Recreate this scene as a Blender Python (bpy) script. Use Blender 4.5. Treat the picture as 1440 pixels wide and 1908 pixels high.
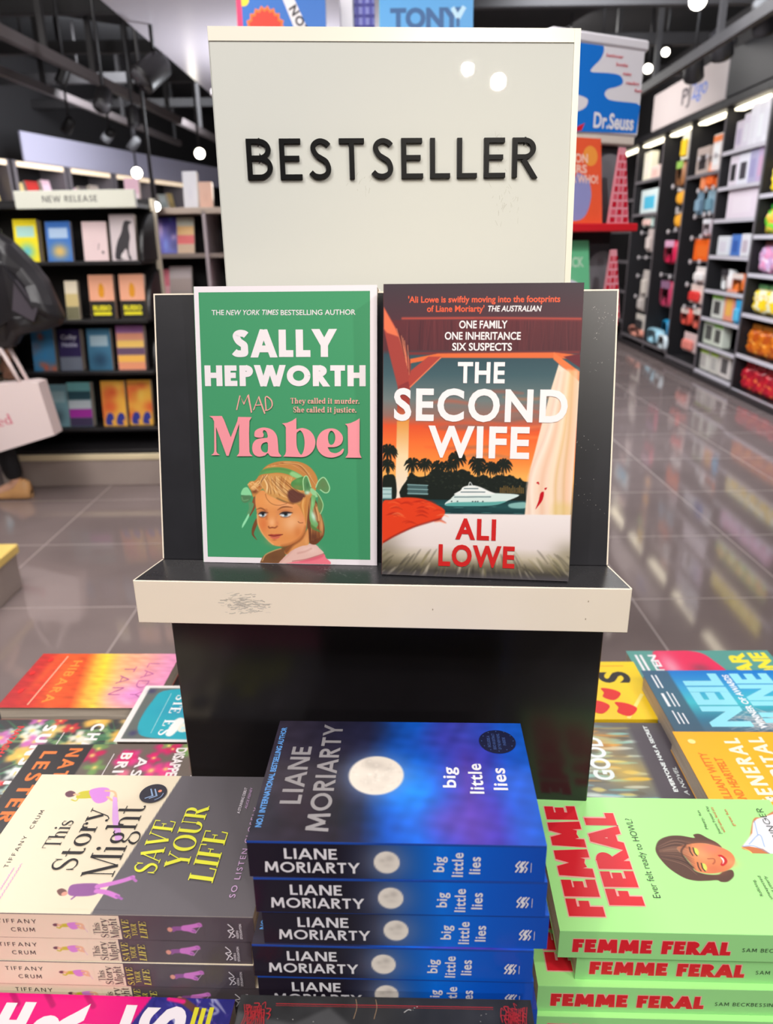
import bpy, math, random
import numpy as np
from mathutils import Matrix, Vector

for _o in list(bpy.data.objects):
    bpy.data.objects.remove(_o)
SC = bpy.context.scene
COL = SC.collection
random.seed(7)

# ------------------------------------------------------------------ camera
ZC = 1.40                      # camera height above the shop floor
FPX = 1369.53                  # focal length for a 1440 x 1908 picture
TH = math.radians(20.18988)
ROLL = math.radians(-0.82381)
_c, _s = math.cos(TH), math.sin(TH)
FWD = Vector((0, _c, -_s)); UPV = Vector((0, _s, _c)); RGT = Vector((1, 0, 0))
_cr, _sr = math.cos(ROLL), math.sin(ROLL)
CX = RGT * _cr + UPV * _sr
CY = UPV * _cr - RGT * _sr
CAM0 = Vector((0, 0, ZC))
cam_data = bpy.data.cameras.new('camera')
cam = bpy.data.objects.new('camera', cam_data)
COL.objects.link(cam)
cam.matrix_world = Matrix(((CX.x, CY.x, -FWD.x, 0), (CX.y, CY.y, -FWD.y, 0), (CX.z, CY.z, -FWD.z, ZC), (0, 0, 0, 1)))
cam_data.sensor_fit = 'HORIZONTAL'
cam_data.sensor_width = 36.0
cam_data.lens = FPX / 1440 * 36.0
cam_data.clip_start = 0.03
cam_data.clip_end = 60
cam_data.dof.use_dof = True
cam_data.dof.focus_distance = 0.66
cam_data.dof.aperture_fstop = 9.0
SC.camera = cam

# ------------------------------------------------------------------ exposure, world, lamps
SC.view_settings.view_transform = 'Standard'
SC.view_settings.look = 'None'
SC.view_settings.gamma = 1.0
SC.view_settings.exposure = 0.0
SC.view_settings.use_curve_mapping = False
SC.cycles.use_denoising = True
SC.cycles.max_bounces = 6

world = bpy.data.worlds.new('shop_ambient'); SC.world = world
world.use_nodes = True
_bg = world.node_tree.nodes['Background']
_bg.inputs[0].default_value = (0.93, 0.94, 1.0, 1)
_bg.inputs[1].default_value = 0.18

def lamp(name, kind, loc, energy, color=(1, 1, 1), size=0.1, aim=None, spot=None, blend=0.4, size_y=None):
    d = bpy.data.lights.new(name, kind)
    d.energy = energy; d.color = color
    if kind == 'AREA':
        d.size = size
        if size_y:
            d.shape = 'RECTANGLE'; d.size_y = size_y
    else:
        d.shadow_soft_size = size
    if kind == 'SPOT':
        d.spot_size = math.radians(spot or 60); d.spot_blend = blend
    o = bpy.data.objects.new(name, d); COL.objects.link(o)
    o.location = loc
    if aim is not None:
        o.rotation_euler = (Vector(aim) - Vector(loc)).to_track_quat('-Z', 'Y').to_euler()
    return o

WARM = (1.0, 0.90, 0.80); NEUT = (1.0, 0.97, 0.95); COOL = (0.90, 0.94, 1.0)
# spot lamps of the shop's ceiling track round the table (all above the picture)
lamp('track_spot_right', 'SPOT', (1.75, -0.95, 2.95), 78, NEUT, 0.05, (0.02, 0.55, 1.10), 62, 0.6)
lamp('track_spot_left', 'SPOT', (-1.25, -1.10, 2.95), 52, WARM, 0.05, (-0.1, 0.50, 1.12), 62, 0.6)
lamp('track_spot_front', 'SPOT', (0.97, -2.62, 2.86), 75, NEUT, 0.022, (0.0, 0.62, 1.22), 44, 0.6)
lamp('track_spot_front_second', 'SPOT', (1.17, -2.74, 2.85), 75, WARM, 0.034, (0.0, 0.62, 1.20), 44, 0.6)
lamp('track_spot_over', 'SPOT', (0.12, 1.30, 3.05), 34, NEUT, 0.06, (0.05, 0.40, 0.9), 60, 0.6)
lamp('track_spot_back_right', 'SPOT', (1.55, 1.75, 3.0), 40, WARM, 0.06, (0.45, 0.65, 0.8), 55, 0.6)
lamp('track_spot_back_left', 'SPOT', (-1.65, 1.75, 3.0), 20, WARM, 0.06, (-0.35, 0.65, 0.8), 55, 0.6)
lamp('track_spot_warm', 'SPOT', (0.55, -1.5, 2.9), 60, (1.0, 0.82, 0.50), 0.05, (0.10, 0.69, 1.34), 11, 1.0)
# soft area fills added along the aisles, standing in for ceiling lights
lamp('fill_front', 'AREA', (-0.3, -0.9, 3.30), 62, NEUT, 2.0, (0, 0.5, 0.9), size_y=1.0)
lamp('fill_left_aisle_rear', 'AREA', (-2.2, 3.1, 3.3), 60, NEUT, 1.6, (-1.6, 4.5, 0.8), size_y=1.2)
lamp('fill_left_aisle', 'AREA', (-1.3, 1.9, 3.0), 78, NEUT, 1.4, (-1.8, 4.4, 0.8), size_y=0.8)
lamp('fill_right_aisle', 'AREA', (1.7, 5.6, 3.3), 235, COOL, 1.6, (3.2, 7.2, 1.0), size_y=3.0)
lamp('fill_right_far', 'AREA', (1.6, 9.6, 3.3), 150, NEUT, 1.6, (3.3, 10.0, 0.9), size_y=2.0)
lamp('fill_left_far', 'AREA', (-2.6, 9.0, 3.3), 170, COOL, 1.6, (-3.8, 10.6, 1.9), size_y=3.0)
lamp('fill_centre', 'AREA', (0.6, 3.6, 3.3), 60, NEUT, 1.4, (0.4, 2.6, 0.9), size_y=1.4)
lamp('tower_fill_spot', 'SPOT', (1.05, 0.35, 3.15), 105, NEUT, 0.06, (0.45, 2.35, 1.72), 34, 0.6)  # extra spot added to brighten the tower's header box
# added fill, hidden behind the sign, brightening the white soffit from below
lamp('soffit_fill', 'AREA', (-0.50, 5.75, 1.72), 34, COOL, 0.3, (-0.75, 5.72, 2.62), size_y=0.3)

# ------------------------------------------------------------------ picture geometry -> place
def ray(px, py):
    u, v = px - 720.0, py - 954.0
    a = u * _cr + v * _sr; b = -u * _sr + v * _cr
    return RGT * (a / FPX) - UPV * (b / FPX) + FWD
def at_z(px, py, z):
    d = ray(px, py); return CAM0 + d * ((z - ZC) / d.z)
def at_y(px, py, y):
    d = ray(px, py); return CAM0 + d * (y / d.y)

# ------------------------------------------------------------------ materials
def lin1(c):
    c = c / 255.0
    return c / 12.92 if c <= 0.04045 else ((c + 0.055) / 1.055) ** 2.4
def lin(rgb, k=1.0):
    return tuple(min(1.0, lin1(v) * k) for v in rgb)
_M = {}
def mat(key, rgb, rough=0.5, metal=0.0, noise=0.0, scale=30.0, coat=0.0, emit=0.0, spec=0.5, k=0.92, bump=0.0, alpha=None, trans=0.0):
    if key in _M: return _M[key]
    m = bpy.data.materials.new(key); m.use_nodes = True
    nt = m.node_tree; b = nt.nodes['Principled BSDF']
    col = lin(rgb, k)
    b.inputs['Base Color'].default_value = (*col, 1)
    b.inputs['Roughness'].default_value = rough
    b.inputs['Metallic'].default_value = metal
    b.inputs['Specular IOR Level'].default_value = spec
    b.inputs['Coat Weight'].default_value = coat
    b.inputs['Coat Roughness'].default_value = 0.06
    if trans: b.inputs['Transmission Weight'].default_value = trans
    if emit:
        b.inputs['Emission Color'].default_value = (*lin(rgb), 1)
        b.inputs['Emission Strength'].default_value = emit
    if noise or bump:
        tc = nt.nodes.new('ShaderNodeTexCoord'); nz = nt.nodes.new('ShaderNodeTexNoise')
        nz.inputs['Scale'].default_value = scale; nz.inputs['Detail'].default_value = 4
        nt.links.new(tc.outputs['Object'], nz.inputs['Vector'])
        if noise:
            rp = nt.nodes.new('ShaderNodeMapRange')
            rp.inputs[1].default_value = 0.3; rp.inputs[2].default_value = 0.7
            rp.inputs[3].default_value = 1 - noise; rp.inputs[4].default_value = 1 + noise
            mx = nt.nodes.new('ShaderNodeVectorMath'); mx.operation = 'SCALE'
            mx.inputs[0].default_value = col
            nt.links.new(nz.outputs[0], rp.inputs[0]); nt.links.new(rp.outputs[0], mx.inputs['Scale'])
            nt.links.new(mx.outputs[0], b.inputs['Base Color'])
        if bump:
            bp = nt.nodes.new('ShaderNodeBump'); bp.inputs['Strength'].default_value = bump
            bp.inputs['Distance'].default_value = 0.002
            nt.links.new(nz.outputs[0], bp.inputs['Height']); nt.links.new(bp.outputs[0], b.inputs['Normal'])
    _M[key] = m
    return m
def ink(rgb, rough=0.42, metal=0.0):
    return mat('ink_%02x%02x%02x_%d_%d' % (*rgb, int(rough * 100), int(metal * 10)), rgb, rough, metal, spec=.32)
def painted(rough=0.42, key='printed_art', coat=0.0):
    k = key + str(int(rough * 100))
    if k in _M: return _M[k]
    m = bpy.data.materials.new(k); m.use_nodes = True
    nt = m.node_tree; b = nt.nodes['Principled BSDF']
    a = nt.nodes.new('ShaderNodeVertexColor'); a.layer_name = 'Col'
    nt.links.new(a.outputs[0], b.inputs['Base Color'])
    b.inputs['Roughness'].default_value = rough
    b.inputs['Specular IOR Level'].default_value = 0.32
    _M[k] = m
    return m
def pages_mat():
    if 'pages' in _M: return _M['pages']
    m = bpy.data.materials.new('page_edges'); m.use_nodes = True
    nt = m.node_tree; b = nt.nodes['Principled BSDF']; b.inputs['Roughness'].default_value = 0.85
    tc = nt.nodes.new('ShaderNodeTexCoord'); mp = nt.nodes.new('ShaderNodeMapping')
    mp.inputs['Scale'].default_value = (8, 8, 2600)
    nz = nt.nodes.new('ShaderNodeTexNoise'); nz.inputs['Scale'].default_value = 1.0
    rp = nt.nodes.new('ShaderNodeValToRGB')
    rp.color_ramp.elements[0].position = 0.35; rp.color_ramp.elements[0].color = (*lin((172, 156, 140)), 1)
    rp.color_ramp.elements[1].position = 0.65; rp.color_ramp.elements[1].color = (*lin((226, 212, 194)), 1)
    nt.links.new(tc.outputs['Object'], mp.inputs[0]); nt.links.new(mp.outputs[0], nz.inputs['Vector'])
    nt.links.new(nz.outputs[0], rp.inputs[0]); nt.links.new(rp.outputs[0], b.inputs['Base Color'])
    _M['pages'] = m
    return m

# ------------------------------------------------------------------ mesh builder
class MB:
    def __init__(self):
        self.v = []; self.f = []; self.m = []; self.mats = []; self.c = {}; self.smooth = set()
    def mi(self, m):
        if m not in self.mats: self.mats.append(m)
        return self.mats.index(m)
    def add(self, vs, fs, m, cols=None, smooth=False):
        o = len(self.v); k = self.mi(m)
        self.v.extend([tuple(p) for p in vs])
        for f in fs:
            if smooth: self.smooth.add(len(self.f))
            self.f.append(tuple(i + o for i in f)); self.m.append(k)
        if cols is not None:
            for i, c in enumerate(cols): self.c[o + i] = c
    def box(self, c, d, m, R=None):
        x, y, z = d[0] / 2, d[1] / 2, d[2] / 2
        vs = [Vector((sx * x, sy * y, sz * z)) for sx in (-1, 1) for sy in (-1, 1) for sz in (-1, 1)]
        if R is not None: vs = [R @ p for p in vs]
        vs = [p + Vector(c) for p in vs]
        self.add(vs, [(0, 1, 3, 2), (4, 6, 7, 5), (0, 4, 5, 1), (2, 3, 7, 6), (0, 2, 6, 4), (1, 5, 7, 3)], m)
    def box2(self, lo, hi, m):
        self.box([(a + b) / 2 for a, b in zip(lo, hi)], [abs(b - a) for a, b in zip(lo, hi)], m)
    def bev(self, lo, hi, m, r=0.003):
        """box with chamfered edges"""
        c = Vector([(a + b) / 2 for a, b in zip(lo, hi)]); h = Vector([abs(b - a) / 2 for a, b in zip(lo, hi)])
        r = min(r, min(h) * 0.9)
        vs = []; idx = {}
        for sx in (-1, 1):
            for sy in (-1, 1):
                for sz in (-1, 1):
                    s = (sx, sy, sz)
                    for ax in range(3):
                        p = [s[i] * (h[i] if i == ax else h[i] - r) for i in range(3)]
                        idx[(s, ax)] = len(vs); vs.append(c + Vector(p))
        fs = []
        for ax in range(3):
            u, w = [i for i in range(3) if i != ax]
            for sg in (-1, 1):
                q = []
                for a, b in ((-1, -1), (1, -1), (1, 1), (-1, 1)):
                    s = [0, 0, 0]; s[ax] = sg; s[u] = a; s[w] = b; q.append(idx[(tuple(s), ax)])
                fs.append(tuple(q))
            for a in (-1, 1):
                for b in (-1, 1):
                    s0 = [0, 0, 0]; s1 = [0, 0, 0]
                    s0[ax] = -1; s1[ax] = 1
                    for s in (s0, s1): s[u] = a; s[w] = b
                    s0, s1 = tuple(s0), tuple(s1)
                    fs.append((idx[(s0, u)], idx[(s1, u)], idx[(s1, w)], idx[(s0, w)]))
        for sx in (-1, 1):
            for sy in (-1, 1):
                for sz in (-1, 1):
                    s = (sx, sy, sz); fs.append((idx[(s, 0)], idx[(s, 1)], idx[(s, 2)]))
        # orient outwards
        out = []
        for f in fs:
            p = [vs[i] for i in f]; n = (p[1] - p[0]).cross(p[2] - p[0]); mid = sum(p, Vector()) / len(p)
            out.append(f if n.dot(mid - c) > 0 else tuple(reversed(f)))
        self.add(vs, out, m)
    def tube(self, pts, r, m, n=10, cap=True):
        pts = [Vector(p) for p in pts]
        rs = r if isinstance(r, (list, tuple)) else [r] * len(pts)
        vs = []; fs = []
        prev = None
        for i, p in enumerate(pts):
            t = (pts[min(i + 1, len(pts) - 1)] - pts[max(i - 1, 0)]).normalized()
            a = prev if prev is not None else (Vector((0, 0, 1)) if abs(t.z) < 0.9 else Vector((1, 0, 0)))
            a = (a - t * a.dot(t)).normalized(); b = t.cross(a); prev = a
            for k in range(n):
                th = 2 * math.pi * k / n
                vs.append(p + (a * math.cos(th) + b * math.sin(th)) * rs[i])
        for i in range(len(pts) - 1):
            for k in range(n):
                k2 = (k + 1) % n
                fs.append((i * n + k, i * n + k2, (i + 1) * n + k2, (i + 1) * n + k))
        if cap:
            fs.append(tuple(reversed(range(n)))); fs.append(tuple(range((len(pts) - 1) * n, len(pts) * n)))
        self.add(vs, fs, m, smooth=True)
    def cyl(self, p0, p1, r, m, n=18): self.tube([p0, p1], r, m, n)
    def prism(self, poly, ax, lo, hi, m):
        """extrude a 2-D polygon along axis ax (0 x,1 y,2 z)"""
        from mathutils.geometry import tessellate_polygon
        def P(a, b, c):
            return {0: (c, a, b), 1: (a, c, b), 2: (a, b, c)}[ax]
        n = len(poly)
        vs = [P(a, b, lo) for a, b in poly] + [P(a, b, hi) for a, b in poly]
        tr = tessellate_polygon([[Vector((a, b, 0)) for a, b in poly]])
        fs = [tuple(t) for t in tr] + [tuple(i + n for i in reversed(t)) for t in tr]
        fs += [(i, (i + 1) % n, (i + 1) % n + n, i + n) for i in range(n)]
        self.add(vs, fs, m)
    def build(self, name, parent=None, bevel=0.0, segs=2, recalc=True):
        me = bpy.data.meshes.new(name)
        me.from_pydata(self.v, [], self.f)
        for m in self.mats: me.materials.append(m)
        me.polygons.foreach_set('material_index', self.m)
        if self.smooth:
            sm = np.zeros(len(self.f), bool); sm[list(self.smooth)] = True
            me.polygons.foreach_set('use_smooth', sm)
        if self.c:
            ca = me.color_attributes.new('Col', 'FLOAT_COLOR', 'POINT')
            arr = np.ones((len(self.v), 4), np.float32)
            for i, c in self.c.items(): arr[i, :3] = c
            ca.data.foreach_set('color', arr.ravel())
        me.update()
        o = bpy.data.objects.new(name, me); COL.objects.link(o)
        if parent is not None: o.parent = parent
        if bevel:
            b = o.modifiers.new('soft_edges', 'BEVEL'); b.width = bevel; b.segments = segs; b.limit_method = 'ANGLE'
        return o

def tag(o, label, cat, group=None, kind=None):
    o['label'] = label; o['category'] = cat
    if group: o['group'] = group
    if kind: o['kind'] = kind
    return o
def thing(name, label, cat, loc=(0, 0, 0), rotz=0.0, group=None, M=None):
    o = bpy.data.objects.new(name, None); COL.objects.link(o)
    o.empty_display_size = 0.05
    if M is not None: o.matrix_world = M
    else:
        o.location = loc; o.rotation_euler = (0, 0, rotz)
    return tag(o, label, cat, group)
def struct(name, mb, label=None):
    o = mb.build(name); o['kind'] = 'structure'
    if label: o['label'] = label
    return o
def dup(root, loc=None, M=None, label=None):
    r = root.copy(); COL.objects.link(r)
    if M is not None: r.matrix_world = M
    elif loc is not None: r.location = loc
    if label: r['label'] = label
    for ch in list(root.children):
        c = ch.copy(); COL.objects.link(c); c.parent = r
        for g in list(ch.children):
            d = g.copy(); COL.objects.link(d); d.parent = c
    return r

# ------------------------------------------------------------------ lettering
_TX = {}
def sans(text, bold=0.0, shear=0.0, space=1.0):
    """outline of text in the built-in sans face: verts 2-D, faces, scaled so that capital height = 1"""
    key = (text, bold, shear, space)
    if key in _TX: return _TX[key]
    def run(s):
        cu = bpy.data.curves.new('lettering', 'FONT'); cu.body = s
        cu.offset = bold; cu.shear = shear; cu.space_character = space
        cu.resolution_u = 4; cu.fill_mode = 'FRONT' if hasattr(cu, 'fill_mode') else cu.fill_mode
        ob = bpy.data.objects.new('lettering', cu)
        me = ob.to_mesh()
        vs = [(v.co.x, v.co.y) for v in me.vertices]; fs = [tuple(p.vertices) for p in me.polygons]
        ob.to_mesh_clear(); bpy.data.objects.remove(ob); bpy.data.curves.remove(cu)
        return vs, fs
    if 'cap' not in _TX:
        vs, fs = run('H'); _TX['cap'] = max(v[1] for v in vs)
    cap = _TX['cap'] + 0
    if not fs_ok(text): return [], []
    vs, fs = run(text)
    vs = [(x / cap, y / cap) for x, y in vs]
    _TX[key] = (vs, fs)
    return vs, fs
def fs_ok(t): return bool(t.strip())

def smooth_path(pts, n=8, closed=False):
    P = [np.array(p, float) for p in pts]; out = []
    N = len(P); rng = range(N if closed else N - 1)
    for i in rng:
        p0 = P[(i - 1) % N] if closed or i > 0 else 2 * P[0] - P[1]
        p1 = P[i]; p2 = P[(i + 1) % N]
        p3 = P[(i + 2) % N] if closed or i + 2 < N else 2 * P[-1] - P[-2]
        for k in range(n):
            t = k / n
            out.append(0.5 * ((2 * p1) + (-p0 + p2) * t + (2 * p0 - 5 * p1 + 4 * p2 - p3) * t * t + (-p0 + 3 * p1 - 3 * p2 + p3) * t ** 3))
    if not closed: out.append(P[-1])
    return out
def ell(cx, cy, rx, ry, a0, a1, n=22):
    return [(cx + rx * math.cos(math.radians(a0 + (a1 - a0) * i / n)), cy + ry * math.sin(math.radians(a0 + (a1 - a0) * i / n))) for i in range(n + 1)]

def clip_y(poly, lo, hi):
    for sgn, lim in ((1, lo), (-1, -hi)):
        out = []
        for i in range(len(poly)):
            a, b = poly[i], poly[(i + 1) % len(poly)]
            da, db = sgn * a[1] - lim, sgn * b[1] - lim
            if da >= 0: out.append(a)
            if da * db < 0:
                t = da / (da - db); out.append((a[0] + (b[0] - a[0]) * t, a[1] + (b[1] - a[1]) * t))
        poly = out
        if not poly: break
    return poly
def ribbon(path, width, closed=False):
    """polygon strip pieces along a path; width number or function of (tangent)"""
    P = [np.array(p, float) for p in path]; n = len(P); L = []; R = []
    for i in range(n):
        a = P[i - 1] if (i > 0 or closed) else P[i]; b = P[(i + 1) % n] if (i < n - 1 or closed) else P[i]
        t = b - a; ln = np.hypot(*t); t = t / (ln or 1)
        w = width(t, i / (n - 1)) if callable(width) else width
        nn = np.array([-t[1], t[0]])
        k = 1.0
        if 0 < i < n - 1:
            t1 = (P[i] - P[i - 1]); t1 = t1 / (np.hypot(*t1) or 1); k = 1 / max(0.5, abs(float(np.dot(t, t1))))
        L.append(P[i] + nn * w / 2 * k); R.append(P[i] - nn * w / 2 * k)
    out = []
    for i in range(n if closed else n - 1):
        j = (i + 1) % n
        out.append([tuple(L[i]), tuple(R[i]), tuple(R[j]), tuple(L[j])])
    return out

# geometric capitals: each glyph is (advance, [paths]) for stroke width w and capital height 1
def geo_glyph(ch, w):
    h = w / 2; b, t = h, 1 - h
    if ch == 'A':
        return 0.86, [[(h * .9 - .06, -.12), (.43, 1.0)], [(.92 - h * .9, -.12), (.43, 1.0)], [(.20, .30), (.66, .30)]]
    if ch == 'B':
        m = .53
        return 0.62, [[(h, 0), (h, 1)], [(h, t), (.30, t)] + ell(.30, (t + m) / 2, .23, (t - m) / 2, 90, -90) + [(h, m)],
                      [(h, m), (.31, m)] + ell(.31, (m + b) / 2, .31 - h, (m - b) / 2, 90, -90) + [(h, b)]]
    if ch == 'C': return 0.86, [ell(.50, .5, .5 - h, .5 - h, 48, 312, 40)]
    if ch == 'D': return 0.80, [[(h, 0), (h, 1)], [(h, t), (.32, t)] + ell(.32, .5, .48 - h, .5 - h, 90, -90, 30) + [(h, b)]]
    if ch == 'E': return 0.54, [[(h, 0), (h, 1)], [(0, t), (.52, t)], [(0, .52), (.48, .52)], [(0, b), (.54, b)]]
    if ch == 'F': return 0.52, [[(h, 0), (h, 1)], [(0, t), (.52, t)], [(0, .5), (.46, .5)]]
    if ch == 'G': return 0.92, [ell(.5, .5, .5 - h, .5 - h, 48, 360, 40) + [(.60, .5)]]
    if ch == 'H': return 0.76, [[(h, 0), (h, 1)], [(.76 - h, 0), (.76 - h, 1)], [(h, .52), (.76 - h, .52)]]
    if ch == 'I': return w, [[(h, 0), (h, 1)]]
    if ch == 'J': return 0.45, [[(.45 - h, 1), (.45 - h, .25)] + ell(.22, .25, .23 - h, .25 - h, 0, -160, 16)]
    if ch == 'K': return 0.66, [[(h, 0), (h, 1)], [(h, .40), (.66, 1.06)], [(.26, .58), (.70, -.06)]]
    if ch == 'L': return 0.50, [[(h, 0), (h, 1)], [(0, b), (.50, b)]]
    if ch == 'M': return 0.96, [[(h, -.02), (h + .06, 1.0)], [(.96 - h, -.02), (.90 - h, 1.0)], [(h + .05, 1.06), (.48, .18)], [(.91 - h, 1.06), (.48, .18)]]
    if ch == 'N': return 0.80, [[(h, 0), (h, 1)], [(.80 - h, 0), (.80 - h, 1)], [(h * .9, 1.06), (.80 - h * .9, -.06)]]
    if ch == 'O': return 1.0, [ell(.5, .5, .5 - h, .5 - h, 0, 360, 48)]
    if ch == 'P': return 0.58, [[(h, 0), (h, 1)], [(h, t), (.30, t)] + ell(.30, .72, .28 - h, t - .72, 90, -90) + [(h, 1.44 - t)]]
    if ch == 'R': return 0.64, [[(h, 0), (h, 1)], [(h, t), (.30, t)] + ell(.30, .73, .29 - h, t - .73, 90, -90) + [(h, 1.46 - t)], [(.28, .46), (.62, -.08)]]
    if ch == 'S':
        k = h
        return 0.56, [smooth_path([(.50 - k * .2, .86 - k * .5), (.40, .955 - k * .8), (.27, 1 - k), (.12 + k * .35, .91 - k * .6), (.07 + k * .5, .75), (.15 + k * .4, .60), (.29, .52), (.43 - k * .3, .43), (.53 - k, .26), (.45 - k * .4, .10 + k * .4), (.28, k), (.13, .035 + k * .8), (.02 + k * .2, .14 + k * .5)], 6)]
    if ch == 'T': return 0.62, [[(.31, 0), (.31, 1)], [(0, t), (.62, t)]]
    if ch == 'U': return 0.74, [[(h, 1), (h, .36)] + ell(.37, .36, .37 - h, .36 - h, 180, 360, 24) + [(.74 - h, 1)]]
    if ch == 'V': return 0.84, [[(h * .6 - .02, 1.08), (.42, 0)], [(.86 - h * .6, 1.08), (.42, 0)]]
    if ch == 'W': return 1.24, [[(h * .6 - .02, 1.08), (.34, 0)], [(.62, 1.0), (.34, 0)], [(.62, 1.0), (.90, 0)], [(1.26 - h * .6, 1.08), (.90, 0)]]
    if ch == 'X': return 0.74, [[(.02, -.06), (.70, 1.06)], [(.70, -.06), (.02, 1.06)]]
    if ch == 'Y': return 0.78, [[(h * .6 - .02, 1.08), (.39, .44)], [(.80 - h * .6, 1.08), (.39, .44)], [(.39, 0), (.39, .47)]]
    if ch == 'Z': return 0.66, [[(0, t), (.64, t)], [(.60, 1), (.05, 0)], [(0, b), (.66, b)]]
    if ch == '.': return w, [[(h, 0), (h, w)]]
    return 0.30, []
def geo(text, w=0.16, gap=0.14):
    """list of (glyph polygons)"""
    x = 0; out = []
    for ch in text:
        adv, paths = geo_glyph(ch, w); polys = []
        for p in paths:
            for q in ribbon(p, w):
                q = clip_y(q, -0.015, 1.015)
                if len(q) > 2: polys.append([(a + x, b) for a, b in q])
        out.append(polys); x += adv + gap
    return out

# high-contrast serif letters: strokes thick when they run down, thin when they run across
def did_glyph(ch, T, n):
    """returns (advance, polygons). T thick stroke, n thin stroke; x-height .66, cap 1"""
    X = 0.66; P = []
    def pen(path, lo=n, hi=T, pw=1.6):
        P.extend(ribbon(path, lambda t, u: lo + (hi - lo) * abs(t[1]) ** pw))
    def bar(a, b, w): P.extend(ribbon([a, b], w))
    def ser(x0, x1, y): P.append([(x0, y), (x1, y), (x1, y + n), (x0, y + n)])
    def stem(x, y0, y1, w=T): P.append([(x, y0), (x + w, y0), (x + w, y1), (x, y1)])
    s = .07
    if ch == 'T':
        stem(.36 - T / 2, 0, 1); ser(.36 - T / 2 - s, .36 + T / 2 + s, 0); ser(0, .72, 1 - n); bar((n / 2, 1), (n / 2 - .01, .74), n); bar((.72 - n / 2, 1), (.73 - n / 2, .74), n); return .72, P
    if ch in 'Ss':
        k = 1 if ch == 'S' else X; a = .56 if ch == 'S' else .46
        pts = [(.86, .74), (.80, .90), (.52, .985), (.22, .90), (.12, .74), (.24, .60), (.52, .50), (.80, .38), (.88, .24), (.74, .07), (.46, .015), (.16, .10), (.08, .30)]
        P.extend(ribbon(smooth_path([(x * a, y * k) for x, y in pts], 6), lambda t, u: n + (T - n) * max(0, 1 - abs(u - .5) * 2.6) ** .8))
        bar((.86 * a, .98 * k), (.86 * a, .70 * k), n); bar((.08 * a, .03 * k), (.08 * a, .33 * k), n); return a, P
    if ch == 'M':
        bar((.12, 0), (.12, 1), n * 1.3); bar((.10, 1.0), (.46, 0.0), T); bar((.46, 0), (.78, 1.0), n * 1.3); stem(.76, 0, 1); ser(0, .24, 0); ser(.68, .76 + T + .08, 0); ser(.0, .16, 1 - n); ser(.76, .76 + T + .08, 1 - n); return .84 + T, P
    if ch == 'A':
        bar((.08, 0), (.40, 1), n * 1.2); bar((.38, 1), (.70, 0), T); bar((.18, .32), (.60, .32), n); ser(-.02, .20, 0); ser(.54, .88, 0); return .84, P
    if ch == 'V':
        bar((.12, 1), (.42, 0), T); bar((.42, 0), (.72, 1), n * 1.2); ser(-.02, .30, 1 - n); ser(.60, .84, 1 - n); return .84, P
    if ch == 'E':
        stem(.08, 0, 1); ser(0, .62, 0); ser(0, .60, 1 - n); ser(.08, .44, .5); bar((.60, 0), (.63, .28), n * 1.3); bar((.59, 1), (.60, .76), n * 1.3); bar((.44, .40), (.44, .64), n); return .66, P
    if ch == 'F':
        stem(.08, 0, 1); ser(0, .08 + T + s, 0); ser(0, .60, 1 - n); ser(.08, .42, .48); bar((.59, 1), (.60, .74), n * 1.3); bar((.42, .38), (.42, .62), n); return .62, P
    if ch == 'L':
        stem(.08, 0, 1); ser(0, .60, 0); ser(0, .08 + T + s, 1 - n); bar((.59, 0), (.62, .30), n * 1.3); return .64, P
    if ch == 'I':
        stem(.08, 0, 1); ser(0, .16 + T, 0); ser(0, .16 + T, 1 - n); return .16 + T, P
    if ch in 'Oo':
        k = 1 if ch == 'O' else X; w = .84 if ch == 'O' else .60
        pen(ell(w / 2, k / 2, w / 2 - T / 2, k / 2 - n / 2, 0, 360, 40)); return w, P
    if ch == 'U':
        stem(.08, .3, 1); pen([(.08 + T / 2, .4)] + ell(.40, .30, .32 - T / 2, .30 - n / 2, 180, 360, 24)); bar((.72 - T / 2, .28), (.72 - T / 2, 1), n * 1.2); ser(0, .16 + T, 1 - n); ser(.56, .82, 1 - n); return .80, P
    if ch == 'R':
        stem(.08, 0, 1); ser(0, .16 + T, 0); ser(0, .3, 1 - n); pen([(.2, 1 - n / 2), (.34, 1 - n / 2)] + ell(.36, .74, .26 - T / 2, .26 - n / 2, 90, -90, 20) + [(.2, .48 + n / 2)]); bar((.36, .50), (.66, 0), T); ser(.52, .80, 0); return .78, P
    if ch == 'Y':
        bar((.10, 1), (.40, .42), T); bar((.66, 1), (.40, .42), n * 1.2); stem(.36 - T * .1, 0, .48, T * .9); ser(.24, .60, 0); ser(-.02, .28, 1 - n); ser(.54, .78, 1 - n); return .78, P
    if ch == 'h' or ch == 'b' or ch == 'd' or ch == 'l' or ch == 'k':
        if ch == 'd':
            stem(.44, 0, 1); ser(.36, .44, 1 - n); ser(.44 + T, .52 + T, 0); pen(ell(.30, X / 2, .28 - T / 2, X / 2 - n / 2, 40, 320, 30)); return .54 + T, P
        stem(.08, 0, 1); P.append([(0, 1 - n * 1.5), (.08, 1 - n * 2.5), (.08, 1), (0, 1 - n * .3)])
        if ch == 'l': ser(0, .16 + T, 0); return .16 + T, P
        if ch == 'b':
            pen(ell(.10 + T + .22 - T / 2, X / 2, .30 - T / 2, X / 2 - n / 2, 140, -140, 30)); return .32 + T / 2 + .30, P
        pen([(.08 + T, X * .70)] + ell(.36, X - .20, .18, .20 - n / 2, 140, 0, 14)); stem(.54 - T / 2, 0, X - .18); ser(0, .16 + T, 0); ser(.54 - T / 2 - s, .54 + T / 2 + s, 0); return .64 + T / 2, P
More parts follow.
